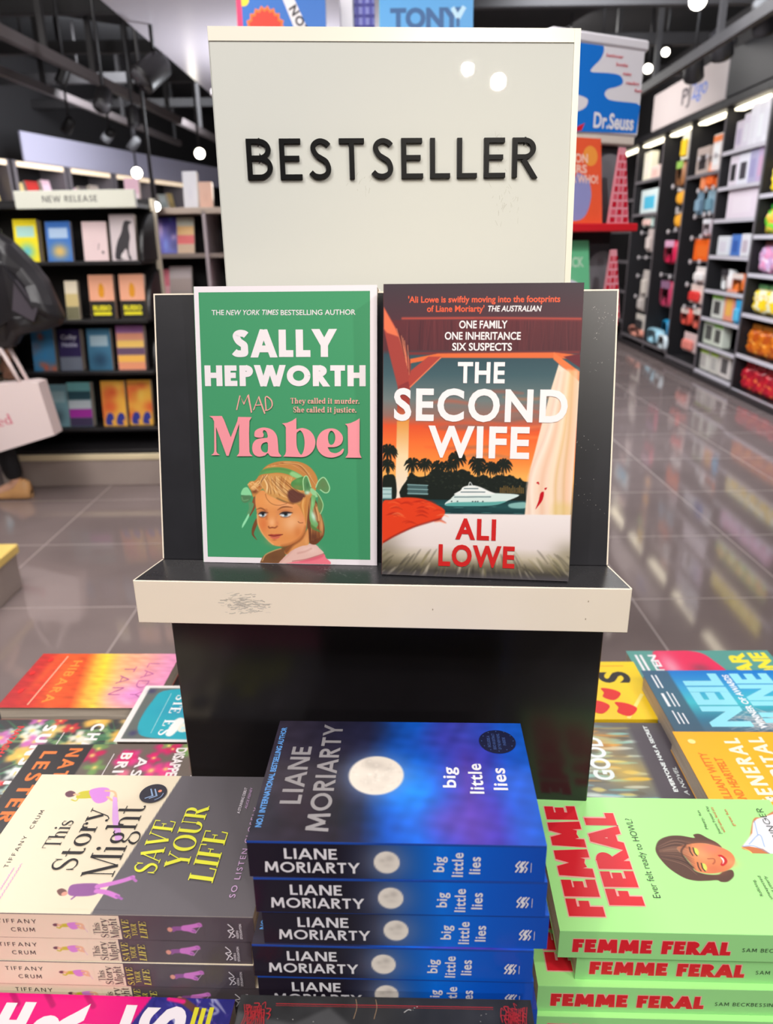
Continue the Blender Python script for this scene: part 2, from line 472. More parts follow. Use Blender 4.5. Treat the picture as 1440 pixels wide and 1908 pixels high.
    if ch in 'nmr':
        stem(.08, 0, X); ser(0, .08, X - n); ser(0, .16 + T, 0)
        if ch == 'r':
            pen([(.08 + T, X * .62)] + ell(.36, X - .2, .16, .2 - n / 2, 150, 60, 10)); P.append([(x, y) for x, y in ell(.44, X - .12, T * .5, T * .5, 0, 360, 12)][:-1]); return .50, P
        for k in range(1 if ch == 'n' else 2):
            o = k * .42
            pen([(.08 + T + o, X * .70)] + ell(.34 + o, X - .20, .16, .20 - n / 2, 140, 0, 14)); stem(.50 - T / 2 + o, 0, X - .18); ser(.50 - T / 2 + o - s, .50 + T / 2 + o + s, 0)
        return (.60 if ch == 'n' else 1.02) + T / 2, P
    if ch == 'i' or ch == 'j':
        P.append([(x, y) for x, y in ell(.08 + T / 2, .88, T * .58, T * .58, 0, 360, 16)][:-1]); ser(0, .08, X - n)
        if ch == 'j':
            stem(.08, -.1, X); pen([(.08 + T / 2, -.05)] + ell(-.02, -.08, .10 + T / 2, .16, 0, -120, 10)); return .14 + T, P
        stem(.08, 0, X); ser(0, .16 + T, 0); return .16 + T, P
    if ch == 't':
        stem(.12, .12, .88); pen([(.12 + T / 2, .16)] + ell(.30, .14, .18 - T / 2, .14 - n / 2, 180, 320, 14)); ser(0, .38, X - n); return .44, P
    if ch == 'u':
        stem(.08, .15, X); pen([(.08 + T / 2, .2)] + ell(.30, .2, .22 - T / 2, .2 - n / 2, 180, 330, 14)); stem(.48, 0, X); ser(0, .08, X - n); ser(.40, .48, X - n); ser(.48 + T, .56 + T, 0); return .56 + T, P
    if ch == 'y':
        bar((.10, X), (.34, .02), T); pen([(.60, X), (.36, 0), (.28, -.20), (.16, -.30), (.06, -.26)], n * 1.1, n * 1.4); P.append([(x, y) for x, y in ell(.06, -.24, T * .45, T * .45, 0, 360, 12)][:-1]); ser(-.02, .26, X - n); ser(.48, .70, X - n); return .66, P
    if ch == 'g':
        pen(ell(.28, .45, .24 - T / 2, .21 - n / 2, 0, 360, 30)); pen(smooth_path([(.18, .26), (.12, .16), (.24, .08), (.46, .04), (.54, -.10), (.42, -.25), (.20, -.28), (.05, -.18), (.10, -.04), (.20, .04)], 5), n, T * .8); pen([(.44, .58), (.52, .66), (.60, .64)], n, n * 2); return .60, P
    if ch == 'a':
        stem(.42 - T / 2, .10, X - .16); pen([(.42, X * .55)] + ell(.28, X - .17, .14, .17 - n / 2, 0, 150, 14)); P.append([(x, y) for x, y in ell(.12, X - .16, T * .48, T * .48, 0, 360, 14)][:-1])
        pen(smooth_path([(.42, .40), (.26, .36), (.12, .26), (.10, .14), (.20, .03), (.34, .07), (.42, .16)], 5)); pen([(.42, .14), (.47, .03), (.54, .02), (.60, .07)], n, T * .8); return .60, P
    if ch == 'e':
        pen(ell(.30, X / 2, .28 - T / 2, X / 2 - n / 2, 10, 318, 34)); bar((.06, X * .53), (.57, X * .53), n * 1.1); return .58, P
    if ch == 'c':
        pen(ell(.30, X / 2, .28 - T / 2, X / 2 - n / 2, 50, 318, 30)); P.append([(x, y) for x, y in ell(.44, X - .15, T * .45, T * .45, 0, 360, 12)][:-1]); return .54, P
    if ch == '.':
        P.append([(x, y) for x, y in ell(T * .55, T * .5, T * .55, T * .55, 0, 360, 14)][:-1]); return T * 1.1, P
    return .28, P
def did(text, T=.17, n=.045, gap=.05, slant=0.0):
    x = 0; out = []
    for ch in text:
        adv, polys = did_glyph(ch, T, n)
        out.append([[(a + x + slant * b, b) for a, b in q] for q in polys]); x += adv + gap
    return out

def _bounds(polysets):
    xs = [p[0] for g in polysets for q in g for p in q]
    return min(xs), max(xs)
class Sheet:
    """writes flat printed shapes on one face of a book or sign.
    o origin, ex, ey unit vectors in the object's own space, en outward normal; units of the page are millimetres"""
    def __init__(self, mb, o, ex, ey, en, step=0.00006):
        self.mb = mb; self.o = Vector(o); self.ex = Vector(ex); self.ey = Vector(ey); self.en = Vector(en); self.k = 0; self.step = step
    def P(self, x, y, lift): return self.o + self.ex * (x / 1000) + self.ey * (y / 1000) + self.en * lift
    def layer(self): self.k += 1; return self.k * self.step
    def poly(self, pts, m, lift=None):
        from mathutils.geometry import tessellate_polygon
        z = lift if lift is not None else self.layer()
        pts = [(float(a), float(b)) for a, b in pts]
        tr = tessellate_polygon([[Vector((a, b, 0)) for a, b in pts]])
        fs = []
        for t in tr:
            (x0, y0), (x1, y1), (x2, y2) = (pts[i] for i in t)
            fs.append(tuple(t) if (x1 - x0) * (y2 - y0) - (y1 - y0) * (x2 - x0) > 0 else tuple(reversed(t)))
        self.mb.add([self.P(a, b, z) for a, b in pts], fs, m)
    def shape(self, loops, m):
        from mathutils.geometry import tessellate_polygon
        z = self.layer(); flat = [q for l in loops for q in l]
        tr = tessellate_polygon([[Vector((float(a), float(b), 0)) for a, b in l] for l in loops]); fs = []
        for t in tr:
            (x0, y0), (x1, y1), (x2, y2) = (flat[i] for i in t)
            fs.append(tuple(t) if (x1 - x0) * (y2 - y0) - (y1 - y0) * (x2 - x0) > 0 else tuple(reversed(t)))
        self.mb.add([self.P(a, b, z) for a, b in flat], fs, m)
    def rect(self, x0, y0, x1, y1, m): self.poly([(x0, y0), (x1, y0), (x1, y1), (x0, y1)], m)
    def blob(self, pts, m, n=6): self.poly(smooth_path(pts, n, True), m)
    def disc(self, cx, cy, rx, ry, m, n=36): self.poly(ell(cx, cy, rx, ry, 0, 360, n)[:-1], m)
    def line(self, pts, w, m, smooth=True):
        z = self.layer()
        for i, q in enumerate(ribbon(smooth_path(pts, 6) if smooth and len(pts) > 2 else pts, w)): self.quad(q, m, z + i * 1.0e-6)
    def quad(self, q, m, z):
        a = sum(q[i][0] * q[(i + 1) % len(q)][1] - q[(i + 1) % len(q)][0] * q[i][1] for i in range(len(q)))
        f = tuple(range(len(q)))
        self.mb.add([self.P(x, y, z) for x, y in q], [f if a > 0 else tuple(reversed(f))], m)
    def _place(self, vs, x0, x1, base, cap, rot, lo, hi):
        k = (x1 - x0) / (hi - lo)
        if rot: return [(base - y * cap, x0 + (x - lo) * k) for x, y in vs]
        return [(x0 + (x - lo) * k, base + y * cap) for x, y in vs]
    def text(self, s, x0, x1, base, cap, m, bold=0.0, shear=0.0, space=1.0, rot=False, z=None):
        vs, fs = sans(s, bold, shear, space)
        lo, hi = min(v[0] for v in vs), max(v[0] for v in vs)
        q = self._place(vs, x0, x1, base, cap, rot, lo, hi); z = z if z is not None else self.layer()
        self.mb.add([self.P(a, b, z) for a, b in q], fs, m)
    def strokes(self, sets, x0, x1, base, cap, m, rot=False):
        lo, hi = _bounds(sets); z = self.layer()
        for g in sets:
            for i, q in enumerate(g): self.quad(self._place(q, x0, x1, base, cap, rot, lo, hi), m, z + i * 1.5e-6)
        self.k += 1
    def geo(self, s, x0, x1, base, cap, m, w=.16, gap=.14, rot=False): self.strokes(geo(s, w, gap), x0, x1, base, cap, m, rot)
    def did(self, s, x0, x1, base, cap, m, T=.17, n=.045, gap=.05, slant=0.0, rot=False): self.strokes(did(s, T, n, gap, slant), x0, x1, base, cap, m, rot)
    def art(self, pt, m):
        """a Painter's picture as a fine coloured grid"""
        z = self.layer(); ny, nx = pt.S.shape
        c = pt.linear().reshape(-1, 3)
        vs = [self.P(a, b, z) for a, b in zip(pt.S.ravel(), pt.T.ravel())]
        fs = [(j * nx + i, j * nx + i + 1, (j + 1) * nx + i + 1, (j + 1) * nx + i) for j in range(ny - 1) for i in range(nx - 1)]
        self.mb.add(vs, fs, m, cols=[tuple(x) for x in c])

class Painter:
    """printed illustration, computed point by point (millimetres on the page, colours 0-255)"""
    def __init__(self, x0, y0, x1, y1, res, base):
        nx = int(round((x1 - x0) / res)) + 1; ny = int(round((y1 - y0) / res)) + 1
        self.S, self.T = np.meshgrid(np.linspace(x0, x1, nx), np.linspace(y0, y1, ny))
        self.I = np.zeros((ny, nx, 3)); self.I[:] = base
        self.res = res
    def mix(self, a, color):
        a = np.clip(a, 0, 1)[..., None]; self.I = self.I * (1 - a) + np.array(color, float) * a
    def seg(self, pts, closed):
        P = np.array(pts, float); Q = np.roll(P, -1, 0)
        if not closed: P, Q = P[:-1], Q[:-1]
        d = np.full(self.S.shape, 1e9); par = np.zeros(self.S.shape); N = len(P)
        for i in range(N):
            e = Q[i] - P[i]; l2 = float(e @ e) or 1e-9
            u = np.clip(((self.S - P[i, 0]) * e[0] + (self.T - P[i, 1]) * e[1]) / l2, 0, 1)
            dd = np.hypot(self.S - P[i, 0] - u * e[0], self.T - P[i, 1] - u * e[1])
            b = dd < d; d = np.where(b, dd, d); par = np.where(b, (i + u) / N, par)
        return d, par
    def poly(self, pts, color, soft=.35, alpha=1.0, smooth=True, shade=None):
        if smooth: pts = smooth_path(pts, 5, True)
        d, _ = self.seg(pts, True)
        ins = np.zeros(self.S.shape, bool); P = np.array(pts)
        for i in range(len(P)):
            (x1, y1), (x2, y2) = P[i], P[(i + 1) % len(P)]
            c = ((y1 > self.T) != (y2 > self.T))
            with np.errstate(divide='ignore', invalid='ignore'):
                ins ^= c & (self.S < (x2 - x1) * (self.T - y1) / ((y2 - y1) or 1e-12) + x1)
        sd = np.where(ins, d, -d)
        a = np.clip(sd / (2 * soft) + .5, 0, 1) * alpha
        if shade: color = shade
        if callable(color):
            col = color(self.S, self.T); a = a[..., None]; self.I = self.I * (1 - a) + col * a
        else: self.mix(a, color)
    def brush(self, pts, w, color, soft=.3, alpha=1.0, taper=False, smooth=True):
        d, u = self.seg(smooth_path(pts, 5) if smooth and len(pts) > 2 else pts, False)
        ww = w / 2 * (np.sin(np.clip(u, .02, .98) * math.pi) ** .6 if taper else 1)
        self.mix(np.clip((ww - d) / (2 * soft) + .5, 0, 1) * alpha, color)
    def glow(self, cx, cy, rx, ry, color, alpha=1.0, p=2.0, rot=0.0):
        c, s = math.cos(rot), math.sin(rot); x, y = self.S - cx, self.T - cy
        u, v = (c * x + s * y) / rx, (-s * x + c * y) / ry
        self.mix(np.exp(-(u * u + v * v) ** (p / 2)) * alpha, color)
    def disc(self, cx, cy, rx, ry, color, soft=.35, alpha=1.0):
        d = (1 - np.hypot((self.S - cx) / rx, (self.T - cy) / ry)) * min(rx, ry)
        self.mix(np.clip(d / (2 * soft) + .5, 0, 1) * alpha, color)
    def noise(self, amt, sx, sy, seed=0):
        r = np.random.RandomState(seed); n = np.zeros(self.S.shape)
        for _ in range(14):
            a, b, c = r.randn() * 2 * math.pi / sx, r.randn() * 2 * math.pi / sy, r.rand() * 6.3
            n += np.sin(self.S * a + self.T * b + c)
        self.I = np.clip(self.I * (1 + amt * n[..., None] / 3.7), 0, 255)
    def linear(self):
        c = np.clip(self.I, 0, 255) / 255
        return np.clip(np.where(c <= .04045, c / 12.92, ((c + .055) / 1.055) ** 2.4) * .92, 0, 1)
def grad(stops, axis='t'):
    """colour function along s or t"""
    xs = [s[0] for s in stops]; cs = np.array([s[1] for s in stops], float)
    def f(S, T):
        v = T if axis == 't' else S
        return np.stack([np.interp(v, xs, cs[:, i]) for i in range(3)], -1)
    return f
def homog(src, dst):
    A = []; b = []
    for (x, y), (u, v) in zip(src, dst):
        A.append([x, y, 1, 0, 0, 0, -u * x, -u * y]); b.append(u)
        A.append([0, 0, 0, x, y, 1, -v * x, -v * y]); b.append(v)
    h = np.append(np.linalg.solve(np.array(A, float), np.array(b, float)), 1).reshape(3, 3)
    def f(x, y):
        p = h @ np.array([x, y, 1.0]); return (p[0] / p[2], p[1] / p[2])
    return f

# ------------------------------------------------------------------ books
# local space of a book: x from spine to fore edge (spine at x=-W/2), y from foot to head, z from back cover to front
def book_mesh(W, H, T, cover, spine_m, art=None, spine_art=None, oy=0.0, ct=0.0005, hard=False):
    """returns four MB: front_cover, spine, back_cover, pages"""
    y0, y1 = -oy, H - oy
    fr = MB(); fr.box2((-W / 2, y0, T - ct), (W / 2, y1, T), cover)
    if art:
        sh = Sheet(fr, (-W / 2, y0, T), (1, 0, 0), (0, 1, 0), (0, 0, 1)); art(sh)
    sp = MB(); sp.box2((-W / 2 - ct * .6, y0, 0), (-W / 2 + ct, y1, T - ct * .2), spine_m)
    if spine_art:
        # spine page: x from head to foot, y from back cover to front cover
        sh = Sheet(sp, (-W / 2 - ct * .6, y1, 0), (0, -1, 0), (0, 0, 1), (-1, 0, 0)); spine_art(sh)
    bk = MB(); bk.box2((-W / 2, y0, 0), (W / 2, y1, ct), cover)
    pg = MB(); i = 0.004 if hard else 0.0006
    pg.box2((-W / 2 + ct, y0 + i, ct), (W / 2 - i, y1 - i, T - ct), pages_mat())
    return fr, sp, bk, pg
def make_book(label, group, W, H, T, cover, spine_m, M, art=None, spine_art=None, oy=None, hard=False, name='paperback_book', cat='book', ct=0.0005):
    oy = H / 2 if oy is None else oy
    fr, sp, bk, pg = book_mesh(W, H, T, cover, spine_m, art, spine_art, oy, ct, hard)
    t = thing(name, label, cat, group=group, M=M)
    fr.build('front_cover', t); sp.build('spine', t); bk.build('back_cover', t); pg.build('pages', t)
    return t
def flat_M(x, y, ztop, yaw, T, quarter=90):
    return Matrix.Translation((x, y, ztop - T)) @ Matrix.Rotation(yaw + math.radians(quarter), 4, 'Z')
def lean_M(x, y, z, yaw, lean, T):
    """front cover's foot centre at x,y,z; book leans back by lean"""
    c, s = math.cos(yaw), math.sin(yaw)
    ex = Vector((c, s, 0)); ey = Vector((-s * math.sin(lean), c * math.sin(lean), math.cos(lean))); n = ex.cross(ey)
    o = Vector((x, y, z)) - n * T
    return Matrix(((ex.x, ey.x, n.x, o.x), (ex.y, ey.y, n.y, o.y), (ex.z, ey.z, n.z, o.z), (0, 0, 0, 1)))
# ================================================================== the setting
def floor_material():
    m = bpy.data.materials.new('floor_tiles'); m.use_nodes = True
    nt = m.node_tree; b = nt.nodes['Principled BSDF']; L = nt.links
    tc = nt.nodes.new('ShaderNodeTexCoord'); sx = nt.nodes.new('ShaderNodeSeparateXYZ'); L.new(tc.outputs['Object'], sx.inputs[0])
    def math_(op, a, bb=None, v=None):
        n = nt.nodes.new('ShaderNodeMath'); n.operation = op
        L.new(a, n.inputs[0])
        if bb is not None: L.new(bb, n.inputs[1])
        if v is not None: n.inputs[1].default_value = v
        return n.outputs[0]
    TILE = 0.68; outs = []; cells = []
    for k, off in ((0, 1.03 + 680), (1, -2.72 + 680)):
        a = math_('ADD', sx.outputs[k], v=off); a = math_('DIVIDE', a, v=TILE)
        cells.append(math_('FLOOR', a)); fr = math_('FRACT', a)
        c = math_('ABSOLUTE', math_('SUBTRACT', fr, v=0.5)); outs.append(math_('GREATER_THAN', c, v=0.5 - 0.0048))
    grout = math_('MAXIMUM', outs[0], outs[1])
    cmb = nt.nodes.new('ShaderNodeCombineXYZ'); L.new(cells[0], cmb.inputs[0]); L.new(cells[1], cmb.inputs[1])
    wn = nt.nodes.new('ShaderNodeTexWhiteNoise'); L.new(cmb.outputs[0], wn.inputs[0])
    nz = nt.nodes.new('ShaderNodeTexNoise'); nz.inputs['Scale'].default_value = 3.0; nz.inputs['Detail'].default_value = 5; L.new(tc.outputs['Object'], nz.inputs['Vector'])
    r1 = nt.nodes.new('ShaderNodeMapRange'); r1.inputs[3].default_value = .93; r1.inputs[4].default_value = 1.07; L.new(wn.outputs[0], r1.inputs[0])
    r2 = nt.nodes.new('ShaderNodeMapRange'); r2.inputs[1].default_value = .3; r2.inputs[2].default_value = .7; r2.inputs[3].default_value = .92; r2.inputs[4].default_value = 1.08; L.new(nz.outputs[0], r2.inputs[0])
    k = math_('MULTIPLY', r1.outputs[0], r2.outputs[0])
    vm = nt.nodes.new('ShaderNodeVectorMath'); vm.operation = 'SCALE'; vm.inputs[0].default_value = lin((128, 114, 112)); L.new(k, vm.inputs['Scale'])
    mx = nt.nodes.new('ShaderNodeMix'); mx.data_type = 'RGBA'; L.new(grout, mx.inputs['Factor']); L.new(vm.outputs[0], mx.inputs[6]); mx.inputs[7].default_value = (*lin((168, 154, 150)), 1)
    L.new(mx.outputs[2], b.inputs['Base Color'])
    rr = nt.nodes.new('ShaderNodeMapRange'); rr.inputs[3].default_value = .07; rr.inputs[4].default_value = .5; L.new(grout, rr.inputs[0]); L.new(rr.outputs[0], b.inputs['Roughness'])
    b.inputs['Specular IOR Level'].default_value = 0.7
    return m
BLACK = mat('black_laminate', (38, 37, 39), 0.28, noise=.12, scale=60)
CEIL = mat('ceiling_black', (30, 29, 31), 0.8, noise=.2, scale=3)
RAIL = mat('rail_dark_metal', (40, 37, 38), 0.6, noise=.1, scale=9)
GREYRAIL = mat('rail_grey_metal', (96, 88, 88), 0.5)
WHITEP = mat('white_lacquer', (226, 222, 226), 0.3)
SOFFIT = mat('soffit_white', (214, 206, 214), 0.22)
CREAM = mat('cream_laminate', (244, 230, 208), 0.35, noise=.02, scale=15)
DARKW = mat('wall_charcoal', (40, 38, 40), 0.7)

fl = MB(); fl.box2((-7.0, -4.0, -0.06), (4.6, 16.0, 0.0), floor_material()); struct('floor', fl)
ce = MB(); ce.box2((-7.0, -4.0, 3.6), (4.6, 16.0, 3.66), CEIL); struct('ceiling', ce)
wb = MB(); wb.box2((-7.0, 16.0, 0), (4.6, 16.1, 3.6), DARKW); struct('wall_back', wb)
wr = MB(); wr.prism([(3.035 + .035 * -4 + .42, -4), (4.6, -4), (4.6, 16), (3.035 + .035 * 16 + .42, 16)], 2, 0, 3.6, DARKW); struct('wall_right', wr)
LW = lambda y: -4.03 + .271 * (y - 10)
wl = MB(); wl.prism([(LW(-4) - .45, -4), (LW(16) - .45, 16), (-7.8, 16), (-8.4, -4)], 2, 0, 3.6, DARKW); struct('wall_left', wl)
wf = MB(); wf.box2((-8.4, -4.1, 0), (4.6, -4.0, 3.6), mat('wall_front_paint', (120, 116, 116), .7)); struct('wall_front', wf)
so = MB(); so.box2((-1.47, 2.2, 2.62), (0.18, 9.0, 2.80), SOFFIT); struct('trim_1', so, 'glossy white soffit hanging below the black ceiling, above the sign')

# dark beams across the ceiling and the two long light rails
def beam(name, label, lo, hi, m, cat='beam', group=None):
    b = MB(); b.bev(lo, hi, m, .006); return tag(b.build(name), label, cat, group)
for i, y in enumerate((5.0, 6.4, 7.6, 8.9, 10.4)):
    b = beam('ceiling_beam', '%s of the dark beams crossing the black ceiling, counted from the front' % ('nearest', 'second', 'third', 'fourth', 'farthest')[i], (-6.2, y, 3.02), (3.2, y + .07, 3.12), RAIL, 'beam', 'dark beams crossing the ceiling')
    for x in (-3.2, -1.9, 2.0):
        h = MB(); h.cyl((x, y + .035, 3.12), (x, y + .035, 3.6), .012, RAIL, 8); h.build('hanger_rod', b)
def light_rail(x0, x1, y0, y1, z, label, posts, dark=False):
    t = thing('lighting_rail', label, 'rail', (x0, y0, z))
    def X(y): return (x1 - x0) * (y - y0) / (y1 - y0)
    b = MB(); w, h = .05, .07
    vs = []
    for y in (y0, y1):
        for dx, dz in ((-w / 2, 0), (w / 2, 0), (w / 2, h), (-w / 2, h)): vs.append((X(y) + dx, y - y0, dz))
    b.add(vs, [(0, 1, 2, 3), (7, 6, 5, 4), (0, 4, 5, 1), (1, 5, 6, 2), (2, 6, 7, 3), (3, 7, 4, 0)], RAIL if dark else GREYRAIL)
    b.build('rail', t)
    for y in posts:
        p = MB(); p.box2((X(y) - .02, y - y0 - .02, h), (X(y) + .02, y - y0 + .02, 3.6 - z), RAIL); p.build('post', t)
    return t
light_rail(-2.38, -2.06, 3.8, 10.4, 2.6, 'long dark grey rail with posts hanging above the left aisle', (4.6, 5.2, 5.8, 6.6, 7.4, 8.4, 9.6))
light_rail(2.24, 2.44, 3.6, 9.6, 2.62, 'long dark rail hanging over the right aisle', (4.4, 5.8, 7.2, 8.6), True)
light_rail(-3.35, -3.0, 5.2, 12.2, 2.78, 'thin dark rail hanging before the left bookcases', (6.0, 8.0, 10.0, 12.0))

LAMPGLOW = mat('lamp_glow', (255, 246, 228), .3, emit=14.0)
def spotlight(label, p, aim, r=.05, ln=.16, lit=True, group='spotlights on the ceiling rails', top=None):
    p = Vector(p); d = (Vector(aim) - p).normalized()
    t = thing('track_spotlight', label, 'spotlight', p, 0, group)
    b = MB(); b.tube([d * -ln, d * -(ln - .02), d * -.02, d * .0], [r * .6, r * .9, r, r], mat('spot_black', (30, 28, 30), .45), 16); b.build('lamp_body', t)
    g = MB(); g.tube([d * -.004, d * .003], [r * .82, r * .82], LAMPGLOW if lit else mat('spot_glass_off', (90, 88, 92), .2), 16); g.build('lens', t)
    s = MB(); zt = (top if top is not None else p.z + .25) - p.z
    s.cyl(d * -(ln * .6), Vector((d.x * -ln * .6, d.y * -ln * .6, zt)), .012, mat('spot_black', (30, 28, 30), .45), 8); s.build('stem', t)
    return t
S = [('lit round spotlight hanging left of the white sign', at_y(372, 286, 8.2), None, .058),
     ('lit spotlight above the far left bookcases, beside the grey lettered fascia', at_y(255, 322, 10.2), None, .075),
     ('lit spotlight low over the middle bookcase, right of the cream header', at_y(290, 385, 5.35), None, .036),
     ('bright lamp at the top right edge above the aisle', at_y(1300, 1, 5.6), None, .065),
     ('small warm lamp shining beside the blue and white header box', at_y(1207, 128, 8.4), None, .05),
     ('wide lamp glowing below the dark right ceiling', at_y(1240, 97, 7.6), None, .04)]
for lab, p, a, r in S:
    spotlight(lab, p, CAM0 + Vector((0, 1.5, -.6)), r, .14, top=3.6)
for lab, px, py, Y, aim, lit, r in (
    ('big black double spotlight left of the sign, beside the white soffit', 262, 150, 5.0, (-2.6, 4.0, 1.2), False, .085),
    ('black spotlight tilted down from the left rail, nearer one', 190, 200, 5.6, (-1.9, 4.3, .6), False, .06),
    ('black spotlight hanging straight below the left rail', 250, 235, 6.6, (-1.9, 6.4, .2), False, .05),
    ('brownish small spotlight at far left ceiling', 112, 155, 6.2, (-3.4, 6.5, 1.0), False, .045),
    ('black square spotlight under the thin left rail, third along', 243, 278, 8.6, (-3.6, 9.0, 1.5), False, .05),
    ('dark spotlight under the thin left rail, second along', 195, 262, 8.2, (-3.8, 8.6, 1.5), False, .05),
    ('dark spotlight under the thin left rail, nearest the left edge', 122, 245, 8.0, (-3.9, 8.4, 1.5), False, .05),
    ('brown black spotlight at right edge of the ceiling rail', 1425, 55, 5.4, (3.2, 6.4, 1.4), False, .075),
    ('black spotlight in front of the white lettered panel, right one', 1345, 105, 6.5, (3.3, 7.4, 1.4), False, .085),
    ('black spotlight in front of the white lettered panel, left one', 1292, 145, 7.2, (3.3, 8.4, 1.4), False, .085)):
    p = at_y(px, py, Y); spotlight(lab, p, aim, r, .2 if r > .07 else .15, lit, top=3.6)
# ================================================================== the table and the display stand
TZ = ZC - 0.671                 # top of the display table
tb = thing('display_table', 'black topped display table carrying all the stacked books and the stand', 'table', (0.02, 0.66, 0))
b = MB(); b.bev((-0.62, -0.53, TZ - .035), (0.62, 0.40, TZ), BLACK, .002); b.build('table_top', tb)
b = MB(); b.box2((-0.52, -0.45, .10), (0.52, 0.32, TZ - .035), mat('table_body', (52, 48, 50), .45)); b.build('cabinet_body', tb)
b = MB(); b.box2((-0.48, -0.41, 0), (0.48, 0.28, .10), mat('table_plinth', (30, 29, 30), .5)); b.build('plinth', tb)

SY = math.radians(-4.118)
stand = thing('display_stand', 'black and cream display stand with a leaning backboard and ledge, in the table middle', 'display stand', (-0.0088, 0.542, TZ), SY)
SH = ZC - 0.2625 - TZ           # ledge top above the table
ET = 0.0395
LAM = bpy.data.materials.new('scuffed_black_laminate'); LAM.use_nodes = True
def scuffed(m):
    nt = m.node_tree; b = nt.nodes['Principled BSDF']; L = nt.links
    tc = nt.nodes.new('ShaderNodeTexCoord')
    n1 = nt.nodes.new('ShaderNodeTexNoise'); n1.inputs['Scale'].default_value = 28; n1.inputs['Detail'].default_value = 6; n1.inputs['Roughness'].default_value = .7
    n2 = nt.nodes.new('ShaderNodeTexNoise'); n2.inputs['Scale'].default_value = 420; n2.inputs['Detail'].default_value = 2
    L.new(tc.outputs['Object'], n1.inputs['Vector']); L.new(tc.outputs['Object'], n2.inputs['Vector'])
    mul = nt.nodes.new('ShaderNodeMath'); mul.operation = 'MULTIPLY'; L.new(n1.outputs[0], mul.inputs[0]); L.new(n2.outputs[0], mul.inputs[1])
    rp = nt.nodes.new('ShaderNodeValToRGB'); e = rp.color_ramp.elements
    e[0].position = .36; e[0].color = (*lin((40, 39, 42)), 1); e[1].position = .52; e[1].color = (*lin((112, 110, 112)), 1)
    L.new(mul.outputs[0], rp.inputs[0]); L.new(rp.outputs[0], b.inputs['Base Color'])
    rr = nt.nodes.new('ShaderNodeMapRange'); rr.inputs[3].default_value = .16; rr.inputs[4].default_value = .42; L.new(n1.outputs[0], rr.inputs[0]); L.new(rr.outputs[0], b.inputs['Roughness'])
scuffed(LAM)
PEDM = mat('pedestal_gloss_black', (24, 22, 25), 0.20, noise=.15, scale=12)
# pedestal: a box wider than deep, set back under the ledge
b = MB(); b.bev((-.2000, .058, 0), (.2000, .185, SH - ET), PEDM, .0012); b.build('pedestal', stand)
# ledge: black top, splayed sides
FW, BW, DP = .2043, .1945, .0445
b = MB(); b.prism([(-FW + .001, .0016), (FW - .001, .0016), (BW - .0008, DP), (BW - .0008, .185), (-BW + .0008, .185), (-BW + .0008, DP)], 2, SH - ET, SH, LAM); b.build('ledge', stand)
def scuffs(name, parent, o, ex, ey, en, cx, cy, n, sx, sy, m, seed, w=(.2, .7)):
    r = random.Random(seed); mb = MB(); sh = Sheet(mb, o, ex, ey, en)
    for _ in range(n):
        x, y = cx + r.gauss(0, sx), cy + r.gauss(0, sy); l = r.uniform(.6, 3.2); a = r.uniform(-.5, .9)
        sh.line([(x, y), (x + l * math.cos(a) * .5, y + l * math.sin(a) * .5 + r.uniform(-.2, .2)), (x + l * math.cos(a), y + l * math.sin(a))], r.uniform(*w), m)
        sh.k = 0
    return mb.build(name, parent)
b = MB()
EDG = mat('ledge_cream_edge', (246, 232, 212), 0.38, noise=.02, scale=12)
b.bev((-FW, 0, SH - ET), (FW, .0016, SH + .0002), EDG, .0006)
b.prism([(-FW, .0008), (-FW + .0012, .0008), (-BW + .0008, DP), (-BW - .0004, DP)], 2, SH - ET, SH + .0002, EDG)
b.prism([(FW, .0008), (FW - .0012, .0008), (BW - .0008, DP), (BW + .0004, DP)], 2, SH - ET, SH + .0002, EDG)
sh = Sheet(b, (-FW, -.00002, SH - ET), (1, 0, 0), (0, 0, 1), (0, -1, 0)); r = random.Random(5)
for _ in range(130):                    # rubbed grey mark on the cream edge
    x, y = 92 + r.gauss(0, 9), 20 + r.gauss(0, 4.6); l = r.uniform(1.5, 7); a = r.uniform(-.25, .35)
    sh.k = 0; g = r.randint(186, 222)
    sh.line([(x, y), (x + l * .5, y + math.sin(a) * l * .5 + r.uniform(-.5, .5)), (x + l, y + math.sin(a) * l)], r.uniform(.25, .95), ink((g, g - 9, g - 22), .6))
for x, y in ((375, 28), (374, 12), (250, 18)):
    sh.k = 0; sh.disc(x, y, .5, .9, ink((176, 160, 138), .6), 8)
b.build('ledge_edge', stand)
# backboard: leans back 13 degrees
LB = math.radians(13.2); BH = .2285
def lean(x, h, d): return Vector((x, DP + h * math.sin(LB) + d * math.cos(LB), SH + h * math.cos(LB) - d * math.sin(LB)))
def lean_box(mb, x0, x1, h0, h1, d0, d1, m):
    vs = [lean(x, h, d) for x in (x0, x1) for h in (h0, h1) for d in (d0, d1)]
    mb.add(vs, [(0, 1, 3, 2), (4, 6, 7, 5), (0, 4, 5, 1), (2, 3, 7, 6), (0, 2, 6, 4), (1, 5, 7, 3)], m)
BBM = mat('backboard_black', (40, 40, 44), .32, noise=.10, scale=40)
b = MB(); lean_box(b, -BW + .0012, BW - .0012, .0005, BH, .0002, .018, BBM)
sh = Sheet(b, lean(-BW, 0, 0), (1, 0, 0), Vector((0, math.sin(LB), math.cos(LB))), Vector((0, -math.cos(LB), math.sin(LB))))
r = random.Random(11); DUST = ink((176, 172, 170), .7)
